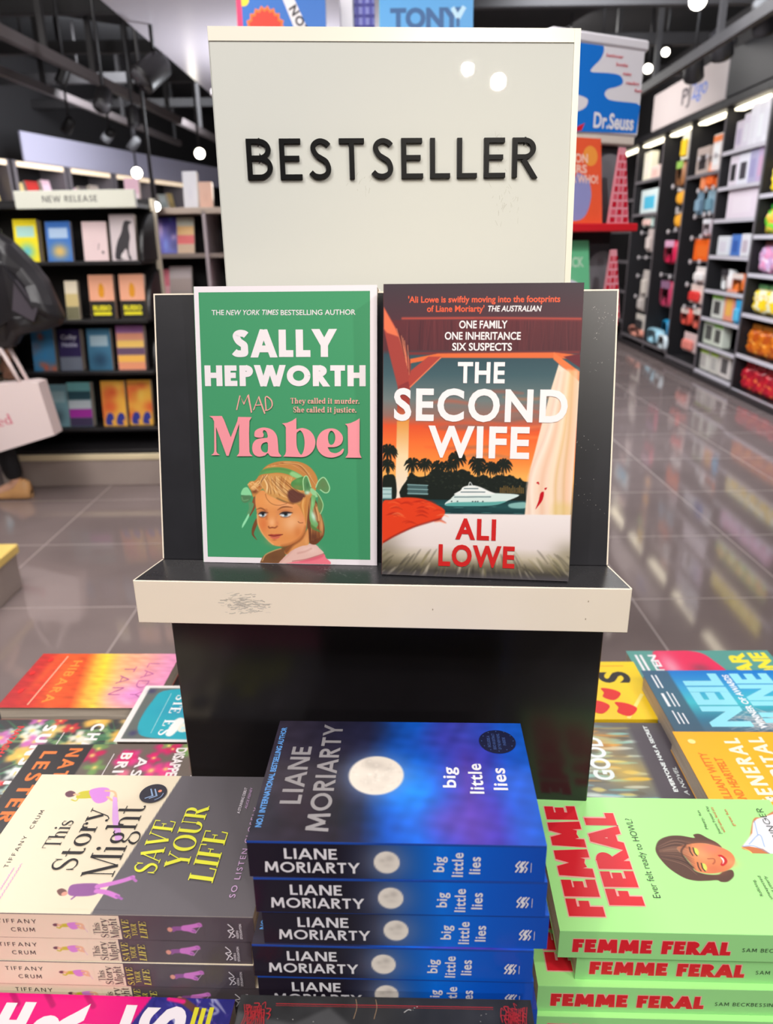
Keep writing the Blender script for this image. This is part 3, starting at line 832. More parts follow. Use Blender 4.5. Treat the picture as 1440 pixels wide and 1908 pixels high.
for cx, cy, n, sx, sy in ((377, 205, 26, 2.6, 5.5), (372, 192, 8, 2, 3), (366, 214, 6, 5, .7), (378, 172, 5, 2, 2), (370, 164, 4, 4, 3), (364, 110, 12, 6, 6), (372, 60, 14, 7, 14)):
    for _ in range(n):
        x, y = cx + r.gauss(0, sx), cy + r.gauss(0, sy); q = r.uniform(.12, .42); sh.k = 0
        if x < 386: sh.poly([(x - q, y), (x, y - q * .7), (x + q * 1.3, y), (x + q * .2, y + q)], DUST)
b.build('backboard', stand)
b = MB()
lean_box(b, -BW, -BW + .0012, .001, BH + .0012, 0, .018, EDG); lean_box(b, BW - .0012, BW, .001, BH + .0012, 0, .018, EDG)
lean_box(b, -BW + .0012, BW - .0012, BH, BH + .0012, 0, .018, EDG); b.build('backboard_edge', stand)

# ------------------------------------------------------------------ the sign
sa = math.radians(4.3); st = math.radians(5.2)
SW, SHH = 0.311, 0.4545
Ex = Vector((math.cos(sa), math.sin(sa), 0)); Ey = Vector((-math.sin(sa) * math.sin(st), math.cos(sa) * math.sin(st), math.cos(st))); En = Ex.cross(Ey)
SB = 0.25                       # board length hidden below the top of the backboard
base = Vector((0.0162, 0.6905, ZC - 0.037)) - Ey * SB + Vector((0, 0, 0))
def frame_M(ex, ey, en, o): return Matrix(((ex.x, ey.x, en.x, o.x), (ex.y, ey.y, en.y, o.y), (ex.z, ey.z, en.z, o.z), (0, 0, 0, 1)))
sign = thing('sign', 'large glossy white sign reading BESTSELLER in raised black letters, behind the stand', 'sign', M=frame_M(Ex, Ey, En, base))
SIGNM = mat('sign_white_acrylic', (212, 213, 206), 0.012, spec=.6)
b = MB(); b.bev((-SW / 2, 0, -.009), (SW / 2, SB + .2045, 0), SIGNM, .0012)
sh = Sheet(b, (-SW / 2, SB, 0), (1, 0, 0), (0, 1, 0), (0, 0, 1), .00003); r = random.Random(3)
SM = ink((184, 184, 174), .5)
for cx, cy, n, sx, sy in ((248, 66, 34, 6, 8), (240, 100, 14, 5, 9), (236, 118, 8, 8, 4), (118, 85, 10, 6, 5)):
    for _ in range(n):
        x, y = cx + r.gauss(0, sx), cy + r.gauss(0, sy); a = r.uniform(.8, 2.2); l = r.uniform(1, 5); sh.k = 0
        sh.line([(x, y), (x + l * math.cos(a), y + l * math.sin(a))], r.uniform(.15, .45), SM, False)
b.build('panel', sign)
b = MB()
EDGE = mat('sign_edge_cream', (238, 234, 218), .25)
b.box2((SW / 2 - .0058, 0, .00002), (SW / 2 - .0004, SB + .2040, .0009), EDGE)
b.build('side_edge_strip', sign)
b = MB(); b.box2((-SW / 2 + .0004, SB + .1935, .00002), (SW / 2 - .0059, SB + .2040, .0009), EDGE); b.build('top_edge_strip', sign)
LET = mat('letter_black', (10, 10, 11), .35, spec=.12)
sets = geo('BESTSELLER', .122, .18); lo, hi = _bounds(sets)
x0, x1, by, cap = 25.5, 276.5, 88.3, 31.8
for ch, g in zip('BESTSELLER', sets):
    mb = MB()
    for qi, q in enumerate(g):
        p = [(-SW / 2 + (x0 + (x - lo) * (x1 - x0) / (hi - lo)) / 1000, SB + (by + y * cap) / 1000) for x, y in q]
        a = sum(p[i][0] * p[(i + 1) % len(p)][1] - p[(i + 1) % len(p)][0] * p[i][1] for i in range(len(p)))
        if a < 0: p.reverse()
        n = len(p)
        mb.add([(x, y, .00005) for x, y in p] + [(x, y, .003 + qi * 4e-6) for x, y in p], [tuple(range(n, 2 * n))] + [(i, (i + 1) % n, (i + 1) % n + n, i + n) for i in range(n)], LET)
    mb.build('letter', sign)
# back leg that carries the sign down to the table
b = MB(); b.box2((-.10, 0, -.022), (.10, .30, -.0092), mat('sign_back_brace', (190, 188, 182), .4)); b.build('back_brace', sign)

# ================================================================== upright book with the green cover
WHITE = ink((236, 228, 232)); PINK = ink((240, 150, 160)); GRN = mat('cover_green', (66, 150, 104), .40, spec=.32)
def mabel_art(sh):
    G = (66, 150, 104)
    sh.rect(3.9, 4.9, 147.2, 229.3, GRN)
    # girl with the green ribbon, airbrushed
    f = homog([(720, 1000), (700, 1455), (965, 1150), (500, 1175)], [(72.7, 88.8), (68.4, 15.2), (111.9, 65.2), (36.4, 60.3)])
    p = Painter(30, 0.3, 118, 95, .30, G)
    def z1(X, Y): return f(433.6 + X * .4216, 954 + Y * .4216)
    Z = lambda L: [z1(*q) for q in L]
    r = random.Random(4)
    def glow(X, Y, rx, ry, col, a, rot=0.0): x, y = z1(X, Y); p.glow(x, y, rx * .0672, ry * .0672, col, a, 2.0, rot)
    def strands(n, a, b, mid, cols, w=(.35, .8), al=.7, jit=8):
        for i in range(n):
            u = (i + r.random()) / n
            P0 = [a[0][k] + (a[1][k] - a[0][k]) * u + r.uniform(-jit, jit) for k in (0, 1)]; P2 = [b[0][k] + (b[1][k] - b[0][k]) * u + r.uniform(-jit, jit) for k in (0, 1)]
            P1 = [mid[0][k] + (mid[1][k] - mid[0][k]) * u + r.uniform(-jit, jit) for k in (0, 1)]
            p.brush(Z([P0, P1, P2]), r.uniform(*w), r.choice(cols), .35, al, True)
    HC = [(222, 166, 96), (238, 196, 132), (176, 112, 58), (206, 144, 78), (140, 84, 44), (248, 214, 160)]
    p.mix(np.clip((4.9 - p.T) / .3 + .5, 0, 1), (236, 228, 232))
    # shoulders, collar and dress
    p.poly(Z([(395, 1425), (400, 1340), (450, 1290), (560, 1240), (650, 1212), (680, 1240), (700, 1300), (640, 1425)]), (122, 82, 52)); p.brush(Z([(405, 1370), (450, 1292), (560, 1240), (645, 1215)]), .9, (216, 168, 110), .5, .9); glow(560, 1330, 90, 60, (104, 66, 44), .5)
    p.poly(Z([(620, 1420), (760, 1360), (1000, 1290), (1180, 1282), (1215, 1330), (1245, 1425)]), (236, 120, 136)); p.poly(Z([(880, 1380), (1040, 1330), (1180, 1290), (1160, 1330), (1010, 1375)]), (206, 84, 104), 1.0, .6)
    p.poly(Z([(610, 1412), (680, 1330), (780, 1230), (900, 1180), (1000, 1152), (1080, 1160), (1140, 1215), (1190, 1278), (1080, 1320), (950, 1360), (820, 1385), (700, 1405)]), (226, 184, 174)); glow(1020, 1230, 100, 50, (238, 204, 194), .7)
    p.brush(Z([(790, 1378), (960, 1352), (1100, 1310), (1188, 1280)]), .7, (176, 90, 92), .4, .8); p.brush(Z([(860, 1275), (960, 1250), (1030, 1215)]), 1.2, (196, 140, 130), .9, .6); p.brush(Z([(640, 1390), (720, 1310), (800, 1230)]), 1.4, (206, 150, 140), .8, .5)
    # back curls and neck
    p.poly(Z([(960, 560), (1040, 520), (1110, 640), (1170, 820), (1200, 940), (1190, 1050), (1130, 1130), (1070, 1165), (1000, 1130), (985, 1000), (970, 800)]), (112, 64, 40)); strands(22, ((1000, 560), (1100, 640)), ((1040, 1120), (1180, 1040)), ((1030, 840), (1170, 860)), [(176, 110, 60), (90, 48, 34), (208, 150, 92), (146, 88, 50)], (.5, 1.2), .75); glow(1165, 920, 26, 90, (216, 156, 98), .75); glow(1060, 1060, 50, 60, (84, 44, 36), .6)
    p.poly(Z([(690, 1230), (760, 1170), (880, 1090), (960, 1000), (990, 960), (1000, 1080), (995, 1160), (900, 1185), (790, 1235), (720, 1290), (690, 1270)]), (216, 146, 86)); p.poly(Z([(660, 1195), (760, 1160), (880, 1080), (960, 980), (905, 1100), (800, 1180), (725, 1275), (690, 1265)]), (124, 70, 40), 1.1, .85); glow(970, 1110, 24, 60, (230, 164, 104), .7)
    # hair
    p.poly(Z([(435, 185), (520, 130), (640, 100), (780, 98), (900, 112), (1000, 160), (1075, 240), (1115, 330), (1110, 420), (1060, 520), (1010, 600), (985, 800), (960, 960), (900, 800), (850, 690), (760, 640), (600, 560), (480, 520), (420, 450), (370, 500), (300, 560), (270, 480), (235, 420), (250, 360), (320, 345), (370, 280)]), (196, 134, 72))
    strands(40, ((470, 180), (700, 110)), ((1000, 250), (1100, 420)), ((740, 120), (930, 160)), HC + [(190, 100, 60), (170, 84, 48)], (.4, 1.0), .75, 10)
    p.poly(Z([(272, 1020), (280, 940), (330, 830), (350, 880), (320, 960), (300, 1030), (340, 1105), (290, 1060)]), (120, 74, 46)); p.poly(Z([(300, 560), (318, 560), (330, 660), (280, 760), (245, 800), (262, 700)]), (126, 74, 50))
    # face
    p.poly(Z([(322, 560), (340, 520), (400, 470), (440, 480), (560, 560), (700, 620), (850, 650), (920, 760), (950, 850), (965, 960), (930, 1040), (870, 1110), (780, 1160), (700, 1185), (610, 1185), (540, 1165), (470, 1100), (400, 1010), (352, 900), (340, 760), (322, 640)]), (226, 148, 86), .4)
    glow(520, 600, 150, 90, (240, 170, 106), .7); glow(400, 620, 60, 90, (232, 150, 82), .5); glow(790, 890, 120, 110, (242, 184, 136), .85); glow(420, 900, 60, 110, (218, 112, 62), .65); glow(560, 1120, 90, 50, (232, 150, 88), .6); glow(700, 1080, 120, 60, (222, 140, 76), .5); glow(860, 1000, 60, 90, (206, 118, 62), .6); glow(920, 860, 40, 80, (232, 150, 104), .6); glow(700, 660, 100, 40, (242, 176, 128), .7)
    p.brush(Z([(344, 780), (352, 890), (400, 1008), (470, 1098), (545, 1160)]), 1.0, (244, 186, 124), .6, .7); p.brush(Z([(965, 940), (930, 1040), (870, 1105), (770, 1160), (660, 1185)]), 2.4, (156, 86, 46), 1.2, .55)
    # brow, eyes
    p.brush(Z([(335, 715), (385, 698), (430, 715), (455, 740)]), 1.1, (120, 68, 40), .55, .9, True); p.brush(Z([(605, 720), (660, 688), (720, 680), (790, 690)]), 1.3, (120, 68, 40), .6, .9, True); glow(700, 740, 90, 34, (176, 104, 70), .65); glow(410, 745, 60, 26, (170, 96, 62), .6)
    for cx, cy, k in ((412, 782, .86), (700, 782, 1.15)):
        p.poly(Z([(cx - 62 * k, cy - 8), (cx - 20 * k, cy - 34), (cx + 30 * k, cy - 34), (cx + 72 * k, cy - 16), (cx + 40 * k, cy + 22), (cx, cy + 32), (cx - 40 * k, cy + 22)]), (214, 208, 204), .45)
        p.disc(*z1(cx - 2 * k, cy - 4), 2.15 * k, 2.1, (96, 122, 134), .4); p.disc(*z1(cx + 4 * k, cy - 12), 1.25 * k, 1.2, (22, 26, 30), .45); p.disc(*z1(cx - 22 * k, cy + 8), .8 * k, .7, (240, 244, 244), .4)
        p.poly(Z([(cx - 66 * k, cy - 4), (cx - 30 * k, cy - 36), (cx + 24 * k, cy - 42), (cx + 84 * k, cy - 26), (cx + 40 * k, cy - 16), (cx - 20 * k, cy - 14)]), (46, 30, 28), .5, .92); p.brush(Z([(cx - 46 * k, cy + 26), (cx, cy + 36), (cx + 50 * k, cy + 22)]), .7, (136, 78, 54), .5, .75)
    p.brush(Z([(458, 720), (470, 780), (462, 830)]), 1.8, (176, 100, 60), .9, .55); p.brush(Z([(610, 760), (580, 830), (590, 880)]), 1.6, (216, 140, 92), .9, .6)
    # nose, mouth
    glow(530, 880, 44, 60, (246, 184, 134), .8); p.brush(Z([(488, 935), (500, 950), (530, 945)]), 1.1, (130, 64, 40), .5, .85); p.brush(Z([(540, 945), (570, 948), (596, 930)]), 1.2, (136, 66, 42), .5, .85); glow(600, 900, 22, 40, (214, 128, 82), .6)
    p.poly(Z([(488, 1042), (520, 1030), (555, 1034), (590, 1030), (664, 1032), (620, 1054), (560, 1058), (510, 1054)]), (170, 66, 52), .4); p.poly(Z([(505, 1056), (560, 1060), (640, 1046), (610, 1082), (560, 1092), (522, 1078)]), (206, 100, 82), .6); p.brush(Z([(486, 1042), (560, 1057), (668, 1034)]), .5, (104, 40, 34), .3); glow(560, 1105, 30, 10, (166, 88, 54), .6)
    p.brush(Z([(865, 868), (885, 885), (925, 884)]), .5, (110, 60, 40), .3, .8)
    # swept fringe
    p.poly(Z([(370, 420), (400, 300), (500, 262), (640, 260), (780, 300), (860, 380), (930, 500), (945, 590), (880, 640), (780, 636), (640, 585), (520, 545), (455, 505), (420, 450)]), (206, 150, 84), .7)
    strands(54, ((420, 290), (800, 300)), ((450, 500), (930, 600)), ((470, 400), (760, 470)), HC, (.4, 1.1), .75, 8); strands(30, ((470, 340), (700, 290)), ((760, 600), (960, 520)), ((560, 460), (860, 420)), HC, (.4, .9), .7, 10)
    p.poly(Z([(740, 480), (800, 455), (870, 490), (950, 520), (940, 580), (860, 625), (780, 630), (735, 560)]), (92, 52, 48), 1.0, .9); p.brush(Z([(600, 572), (700, 618), (800, 640)]), 1.3, (136, 80, 44), .7, .7)
    p.brush(Z([(450, 520), (470, 580), (530, 640), (620, 662), (720, 640)]), .5, (140, 84, 48), .4, .75); strands(12, ((930, 560), (975, 560)), ((940, 760), (965, 900)), ((900, 660), (965, 700)), [(226, 160, 84), (196, 124, 60), (244, 196, 122)], (.5, 1.1), .8, 5)
    for cx, cy, k in ((285, 385, 26), (335, 400, 26), (300, 440, 30), (365, 370, 22), (250, 400, 22), (330, 470, 26), (375, 420, 22)): p.disc(*z1(cx, cy), k * .067, k * .067, r.choice([(214, 154, 88), (176, 108, 60), (230, 178, 116)]), .7); p.brush(Z([(cx - k, cy), (cx, cy - k * .8), (cx + k, cy)]), .7, (246, 204, 146), .4, .7)
    glow(310, 490, 40, 22, (96, 54, 40), .7); strands(14, ((490, 270), (420, 290)), ((340, 380), (420, 440)), ((420, 330), (380, 380)), HC + [(120, 70, 40)], (.4, .9), .8, 6)
    # headband
    p.poly(Z([(368, 270), (410, 215), (500, 185), (640, 178), (770, 205), (880, 260), (930, 305), (900, 330), (820, 305), (740, 268), (620, 245), (500, 255), (410, 265)]), (98, 158, 88)); p.poly(Z([(760, 262), (800, 230), (900, 275), (925, 305), (870, 320), (800, 296)]), (146, 204, 136), .8); p.brush(Z([(400, 235), (500, 205), (640, 198), (760, 222)]), 1.3, (84, 134, 76), .9, .7); p.brush(Z([(372, 272), (430, 240)]), 1.6, (84, 150, 92), .6, .8, smooth=False)
    # bow with tails at the right
    p.poly(Z([(778, 375), (830, 330), (930, 295), (950, 330), (940, 460), (860, 460), (790, 425)]), (82, 140, 78)); glow(860, 430, 60, 30, (150, 140, 80), .5); glow(870, 350, 50, 30, (104, 166, 96), .6)
    p.poly(Z([(930, 330), (950, 292), (985, 295), (1010, 360), (1035, 440), (1015, 490), (960, 520), (938, 430)]), (92, 146, 92)); glow(985, 400, 24, 50, (66, 112, 72), .7); glow(985, 500, 36, 26, (216, 236, 214), .85); p.brush(Z([(938, 470), (930, 350), (952, 292), (985, 294), (1005, 345), (1030, 425)]), .8, (176, 222, 164), .3)
    p.poly(Z([(1095, 420), (1130, 350), (1180, 306), (1220, 330), (1262, 420), (1262, 470), (1220, 500), (1160, 470), (1110, 462)]), (94, 140, 88)); glow(1185, 400, 40, 60, (104, 128, 82), .7); p.brush(Z([(1092, 430), (1125, 355), (1180, 306), (1222, 332), (1266, 430), (1250, 490), (1205, 500), (1150, 462)]), .85, (170, 220, 168), .3)
    p.poly(Z([(1030, 440), (1080, 470), (1120, 540), (1090, 560), (1050, 530), (1020, 480)]), (150, 206, 150), .5)
    p.poly(Z([(1035, 540), (1085, 545), (1080, 640), (1050, 740), (1090, 850), (1120, 900), (1080, 960), (1030, 900), (1008, 800), (1030, 640)]), (112, 170, 104)); glow(1060, 800, 30, 70, (206, 238, 220), .9, .3); glow(1050, 640, 20, 80, (150, 208, 142), .8); p.poly(Z([(1020, 900), (1080, 940), (1140, 985), (1160, 1008), (1090, 985), (1040, 960)]), (92, 130, 70), .6)
    p.poly(Z([(1090, 480), (1140, 540), (1180, 630), (1180, 700), (1150, 760), (1120, 720), (1110, 640), (1120, 560)]), (104, 136, 82)); p.brush(Z([(1085, 480), (1140, 545), (1182, 640), (1175, 710), (1148, 770)]), .7, (170, 216, 158), .3); p.brush(Z([(1100, 690), (1120, 780), (1128, 850)]), 1.5, (222, 170, 110), .6, .85)
    # small bow and tails at the left
    p.poly(Z([(138, 520), (165, 450), (215, 430), (250, 470), (275, 520), (262, 545), (180, 535)]), (140, 214, 158)); p.poly(Z([(140, 540), (200, 535), (268, 540), (250, 600), (190, 630), (150, 605)]), (84, 128, 88), .6); p.brush(Z([(150, 560), (170, 600), (230, 590)]), .8, (120, 180, 126), .5, .7)
    p.poly(Z([(236, 625), (300, 640), (280, 720), (235, 800), (215, 770), (240, 700)]), (96, 148, 104)); p.poly(Z([(232, 770), (240, 800), (200, 880), (152, 950), (155, 905), (190, 840)]), (150, 226, 176), .4)
    sh.art(p, painted(.40))
    sh.text('THE', 14.6, 25.1, 210.9, 4.1, WHITE, .008); sh.text('NEW YORK TIMES', 26.6, 71.2, 210.8, 4.1, WHITE, .008, .22); sh.text('BESTSELLING AUTHOR', 73, 135.2, 210.5, 4.1, WHITE, .008)
    sh.geo('SALLY', 30.9, 119.9, 176.5, 22.3, WHITE, .25, .09)
    sh.geo('HEPWORTH', 6.9, 143.5, 152.5, 17.2, WHITE, .26, .10)
    TP = ink((236, 168, 160))
    for pts in ([(33.4, 132.5), (36.5, 144.5), (39.8, 137.5), (43.6, 145.2), (46.2, 130.2)], [(48, 132.5), (52.6, 143.6), (57.6, 129.4)], [(49.4, 136.4), (55.6, 136.8)], [(58.8, 132.6), (58.6, 143.4), (63.2, 141), (64, 136), (61, 132.8), (58, 132.2)]):
        for dx in (0, .45): sh.line([(a + dx, c_ + dx * .6) for a, c_ in pts], .62, TP, len(pts) == 6)
    sh.did('They called it murder.', 80.1, 138.3, 138.1, 4.7, TP, .2, .06, .06); sh.did('She called it justice.', 82.5, 135.7, 130.8, 4.7, TP, .2, .06, .06)
    g = homog([(340, 968), (1140, 975), (1130, 685), (472, 718)], [(11, 93.3), (139.9, 93.3), (138.3, 138.6), (33.4, 133.1)])
    V = lambda L: [g(303.5 + X * .6123, 722.7 + Y * .6123) for X, Y in L]
    sm = lambda L: [tuple(q) for q in smooth_path(L, 6, True)]
    sh.shape([V([(40, 50), (150, 50), (168, 84), (226, 236), (284, 96), (292, 58), (410, 60), (390, 92), (386, 200), (388, 362), (396, 382), (416, 401), (275, 402), (294, 380), (299, 360), (300, 116), (206, 398), (188, 398), (98, 146), (100, 360), (108, 376), (130, 391), (54, 392), (74, 376), (81, 358), (82, 98), (68, 70)])], PINK)
    sh.shape([sm(V([(432, 215), (440, 180), (480, 156), (532, 152), (590, 172), (628, 222), (638, 290), (644, 366), (666, 402), (606, 405), (570, 398), (548, 374), (522, 395), (470, 405), (430, 386), (413, 342), (420, 290), (450, 256), (500, 243), (545, 239), (547, 212), (536, 184), (516, 174), (506, 190), (514, 212), (506, 234), (470, 239), (440, 232)])), sm(V([(547, 284), (548, 355), (525, 369), (500, 356), (489, 330), (495, 300), (516, 283)]))], PINK)
    sh.shape([V([(675, 115), (720, 109), (765, 90), (800, 65)]) + V([(800, 166)]) + [tuple(q) for q in smooth_path(V([(800, 166), (850, 155), (910, 174), (950, 220), (965, 280), (950, 342), (910, 387), (860, 408), (790, 408)]), 6)] + V([(684, 404), (700, 385), (708, 360), (708, 150), (696, 130)]), sm(V([(801, 205), (812, 188), (835, 177), (860, 212), (871, 280), (862, 350), (840, 388), (814, 352), (801, 300)]))], PINK)
    sh.shape([sm(V([(975, 285), (990, 226), (1030, 180), (1090, 159), (1150, 168), (1194, 208), (1206, 250), (1190, 292), (1150, 317), (1095, 325), (1072, 322), (1072, 324), (1095, 362), (1140, 374), (1178, 360), (1204, 336), (1213, 344), (1196, 380), (1150, 405), (1095, 413), (1040, 400), (1000, 366), (980, 326)])), sm(V([(1075, 240), (1084, 198), (1105, 178), (1130, 200), (1139, 240), (1128, 284), (1105, 302), (1084, 288)]))], PINK)
    sh.shape([V([(1225, 120), (1270, 113), (1318, 92), (1352, 70), (1350, 362), (1356, 390), (1368, 415), (1225, 413), (1243, 392), (1250, 368), (1248, 150), (1240, 132)])], PINK)
COVW = mat('cover_white_gloss', (236, 228, 234), .40)
make_book('green paperback with a white border and a ribboned girl, standing on the ledge at left', 'upright paperbacks on the ledge', .153, .234, .026, COVW, ink((70, 150, 104)), lean_M(-.0851, .5859, ZC - .2622, -.0833, .200, .026), mabel_art, oy=0)

# ================================================================== upright book with the sunset cover
def wife_art(sh):
    f = homog([(95, 75), (1113, 68), (1040, 1580), (80, 1550)], [(0, 234), (153, 234), (153, 0), (0, 0)])
    Z = lambda L: [f(*q) for q in L]
    p = Painter(0, 0, 153, 234, .5, (70, 60, 68))
    p.mix(np.ones(p.S.shape), (0, 0, 0)); p.I[:] = grad([(0, (84, 80, 84)), (54, (120, 100, 90)), (84, (250, 178, 92)), (96, (248, 140, 66)), (112, (240, 112, 56)), (124, (226, 88, 52)), (132, (150, 110, 100)), (145, (112, 124, 124)), (165, (70, 96, 104)), (180, (58, 82, 92)), (184, (92, 52, 58)), (206, (100, 52, 58)), (207, (84, 56, 64)), (234, (70, 60, 68))])(p.S, p.T)
    r = random.Random(2)
    for i in range(18):                                   # streaky sunset clouds
        t = r.uniform(98, 150); s0 = r.uniform(15, 100); c = r.choice([(250, 120, 60), (236, 84, 52), (176, 96, 84), (90, 104, 108), (255, 160, 90), (120, 110, 110)])
        p.brush([(s0, t), (s0 + 18, t + r.uniform(-2, 2)), (s0 + 38, t + r.uniform(-1, 3))], r.uniform(1, 3), c, 1.6, .45, True)
    for i in range(120):                                  # thatch lines under the roof
        s0 = r.uniform(16, 150); p.brush([(s0, 206), (s0 + r.uniform(-3, 3), 184)], .5, r.choice([(70, 40, 48), (128, 66, 70), (60, 44, 52)]), .5, .3, smooth=False)
    p.brush(Z([(190, 248), (600, 246), (1095, 250)]), 1.6, (196, 82, 70), .7, .9); p.brush(Z([(560, 252), (1095, 258)]), 1.2, (120, 56, 60), .8, .6, smooth=False)
    p.poly(Z([(95, 190), (150, 285), (232, 470), (228, 600), (166, 600), (125, 440), (95, 300)]), (166, 70, 64), .5, smooth=False)
    p.poly(Z([(95, 195), (155, 300), (170, 340), (110, 320), (95, 300)]), (232, 120, 84), .6, smooth=False)
    for i in range(9): p.brush(Z([(160 + 8 * i, 300 + 12 * i), (196 + 4 * i, 420 + 16 * i)]), .5, r.choice([(240, 150, 110), (90, 40, 44)]), .4, .8, smooth=False)
    p.poly(Z([(166, 590), (228, 560), (224, 770), (160, 772)]), grad([(128, (214, 130, 80)), (140, (170, 70, 58)), (158, (140, 58, 60))]), .4, smooth=False)
    p.poly(Z([(160, 770), (222, 760), (213, 1160), (150, 1162)]), grad([(64, (240, 226, 214)), (100, (244, 216, 170)), (128, (226, 150, 74))]), .35, smooth=False)
    # sky left of the post stays; beam and braces
    p.poly(Z([(222, 418), (1092, 410), (1092, 424), (222, 432)]), (120, 58, 60), .5, smooth=False)
    p.poly(Z([(228, 452), (372, 424), (965, 418), (1092, 432), (1092, 452), (965, 447), (380, 446), (230, 474)]), (226, 112, 66), .4, smooth=False)
    p.poly(Z([(960, 418), (1092, 515), (1090, 566), (958, 452)]), (236, 126, 76), .4, smooth=False); p.poly(Z([(1010, 440), (1100, 500), (1092, 424)]), (110, 52, 60), .4, smooth=False)
    p.poly(Z([(322, 440), (388, 440), (226, 596), (218, 560), (232, 510)]), (176, 72, 64), .4, smooth=False); p.brush(Z([(384, 446), (228, 594)]), .9, (236, 128, 90), .4, smooth=False)
    # tree line and palms
    TR = (30, 36, 32)
    top = [(216, 1055), (240, 1040), (275, 1050), (320, 1040), (345, 1010), (390, 1020), (420, 1025), (450, 1030), (490, 1010), (520, 1020), (550, 1045), (600, 1050), (650, 1055), (690, 1040), (720, 1045), (770, 1055), (810, 1070), (835, 1085)]
    p.poly(Z(top + [(835, 1172), (216, 1172)]), TR, .4)
    p.poly(Z([(86, 1060), (110, 1040), (150, 1050), (152, 1165), (84, 1168)]), TR, .4)
    def palm(x, y, k, yb):
        p.brush(Z([(x, y), (x - 3 * k, (y + yb) / 2), (x + 2 * k, yb)]), .9 * k, TR, .3)
        for a in range(0, 360, 26):
            d = 50 * k; an = math.radians(a + r.uniform(-8, 8)); ex = math.cos(an) * d; ey = -math.sin(an) * d * .75
            p.brush(Z([(x, y), (x + ex * .6, y + ey * .7 - 6 * k), (x + ex, y + ey + 14 * k)]), 1.9 * k, TR, .3, 1, True)
    for q in ((115, 920, 1.0, 1060), (112, 990, .8, 1060), (240, 985, .9, 1060), (305, 985, .8, 1060), (372, 995, .8, 1050), (430, 992, .8, 1050), (468, 955, 1.0, 1050), (572, 975, .95, 1050), (580, 1010, .7, 1050), (640, 1000, .8, 1060), (708, 988, .9, 1060), (665, 1010, .6, 1060)): palm(*q)
    for i in range(14): p.brush(Z([(690 + i * 9, 1100 + r.uniform(-8, 8)), (690 + i * 9, 1130)]), .7, (206, 150, 70), .4, .6, smooth=False)
    for i in range(70):
        x = r.uniform(216, 830); yb = np.interp(x, [q[0] for q in top], [q[1] for q in top]); k = r.uniform(4, 13); p.disc(*f(x, yb + r.uniform(-6, 14)), k * .14, k * .13, TR, .4)
    for i in range(120):
        x = r.uniform(218, 828); yb = np.interp(x, [q[0] for q in top], [q[1] for q in top]); y = yb + r.uniform(4, 90); a = r.uniform(0, 6.28); p.brush(Z([(x, y), (x + 9 * math.cos(a), y + 7 * math.sin(a))]), .5, r.choice([(52, 62, 54), (22, 28, 26), (66, 72, 56)]), .3, .7, smooth=False)
    # houses, water, yacht
    p.poly(Z([(84, 1104), (132, 1104), (132, 1164), (84, 1164)]), (176, 206, 206), .4, smooth=False); p.poly(Z([(214, 1086), (316, 1092), (318, 1142), (214, 1142)]), (70, 96, 98), .4, smooth=False)
    for y in (1090, 1112, 1134): p.brush(Z([(214, y), (318, y + 3)]), .6, (150, 190, 190), .3, smooth=False); p.brush(Z([(86, y + 26), (132, y + 26)]), .5, (90, 130, 136), .3, smooth=False)
    p.poly(Z([(84, 1164), (835, 1168), (835, 1245), (84, 1245)]), grad([(54, (28, 56, 60)), (60, (38, 80, 82)), (66, (30, 58, 62))]), .4, smooth=False)
    for i in range(16): y = r.uniform(1180, 1235); x = r.uniform(300, 760); p.brush(Z([(x, y), (x + 50, y)]), .4, r.choice([(90, 150, 146), (18, 38, 44)]), .3, .7, True, smooth=False)
    p.poly(Z([(408, 1182), (430, 1165), (470, 1135), (560, 1128), (690, 1132), (785, 1140), (730, 1168), (650, 1192), (480, 1196), (412, 1194)]), (214, 230, 226), .35)
    p.poly(Z([(412, 1196), (480, 1198), (650, 1193), (720, 1172), (640, 1176), (470, 1178), (414, 1186)]), (96, 170, 164), .4)
    p.poly(Z([(455, 1140), (485, 1118), (500, 1100), (540, 1092), (580, 1098), (630, 1120), (660, 1136), (560, 1142)]), (236, 240, 238), .35)
    for a, c_ in (((488, 1126), (610, 1126)), ((505, 1108), (575, 1108)), ((455, 1152), (640, 1150))): p.brush(Z([a, c_]), .7, (70, 96, 104), .3, smooth=False)
    p.brush(Z([(526, 1095), (534, 1076), (548, 1094)]), .6, (226, 232, 232), .3); 
    for x in (440, 470, 548, 562, 574, 600): p.disc(*f(x, 1174), .6, .45, (20, 30, 40), .25)
    p.poly(Z([(735, 1186), (815, 1176), (818, 1206), (745, 1206)]), (130, 180, 176), .6)
    # curtain
    p.poly(Z([(985, 478), (1040, 520), (1092, 566), (1070, 900), (1048, 1245), (814, 1245), (826, 1120), (845, 1000), (870, 900), (895, 800), (922, 700), (948, 600)]), (244, 216, 194), .45, smooth=False)
    for x0, x1, c, w in ((1000, 850, (250, 236, 222), 5), (1020, 905, (236, 190, 160), 4), (1035, 950, (250, 226, 196), 4), (1050, 975, (222, 180, 112), 2.2), (1065, 1000, (238, 206, 172), 4), (1075, 1030, (246, 196, 160), 4), (990, 840, (226, 186, 166), 2), (1058, 1015, (214, 168, 110), 1.4)):
        p.brush(Z([(x0, 520), ((x0 * 1.2 + x1 * .8) / 2, 800), (x1, 1050), (x1 - 2, 1240)]), w, c, 1.6, .65)
    p.poly(Z([(970, 1180), (1050, 1190), (1046, 1246), (960, 1246)]), (226, 200, 120), 3, .5)
    for q in ([(870, 1210), (885, 1170), (895, 1130), (912, 1125), (905, 1165), (880, 1200)], [(874, 1078), (884, 1072), (888, 1086)], [(915, 1105), (928, 1102), (920, 1114)]): p.poly(Z(q), (196, 22, 34), .3)
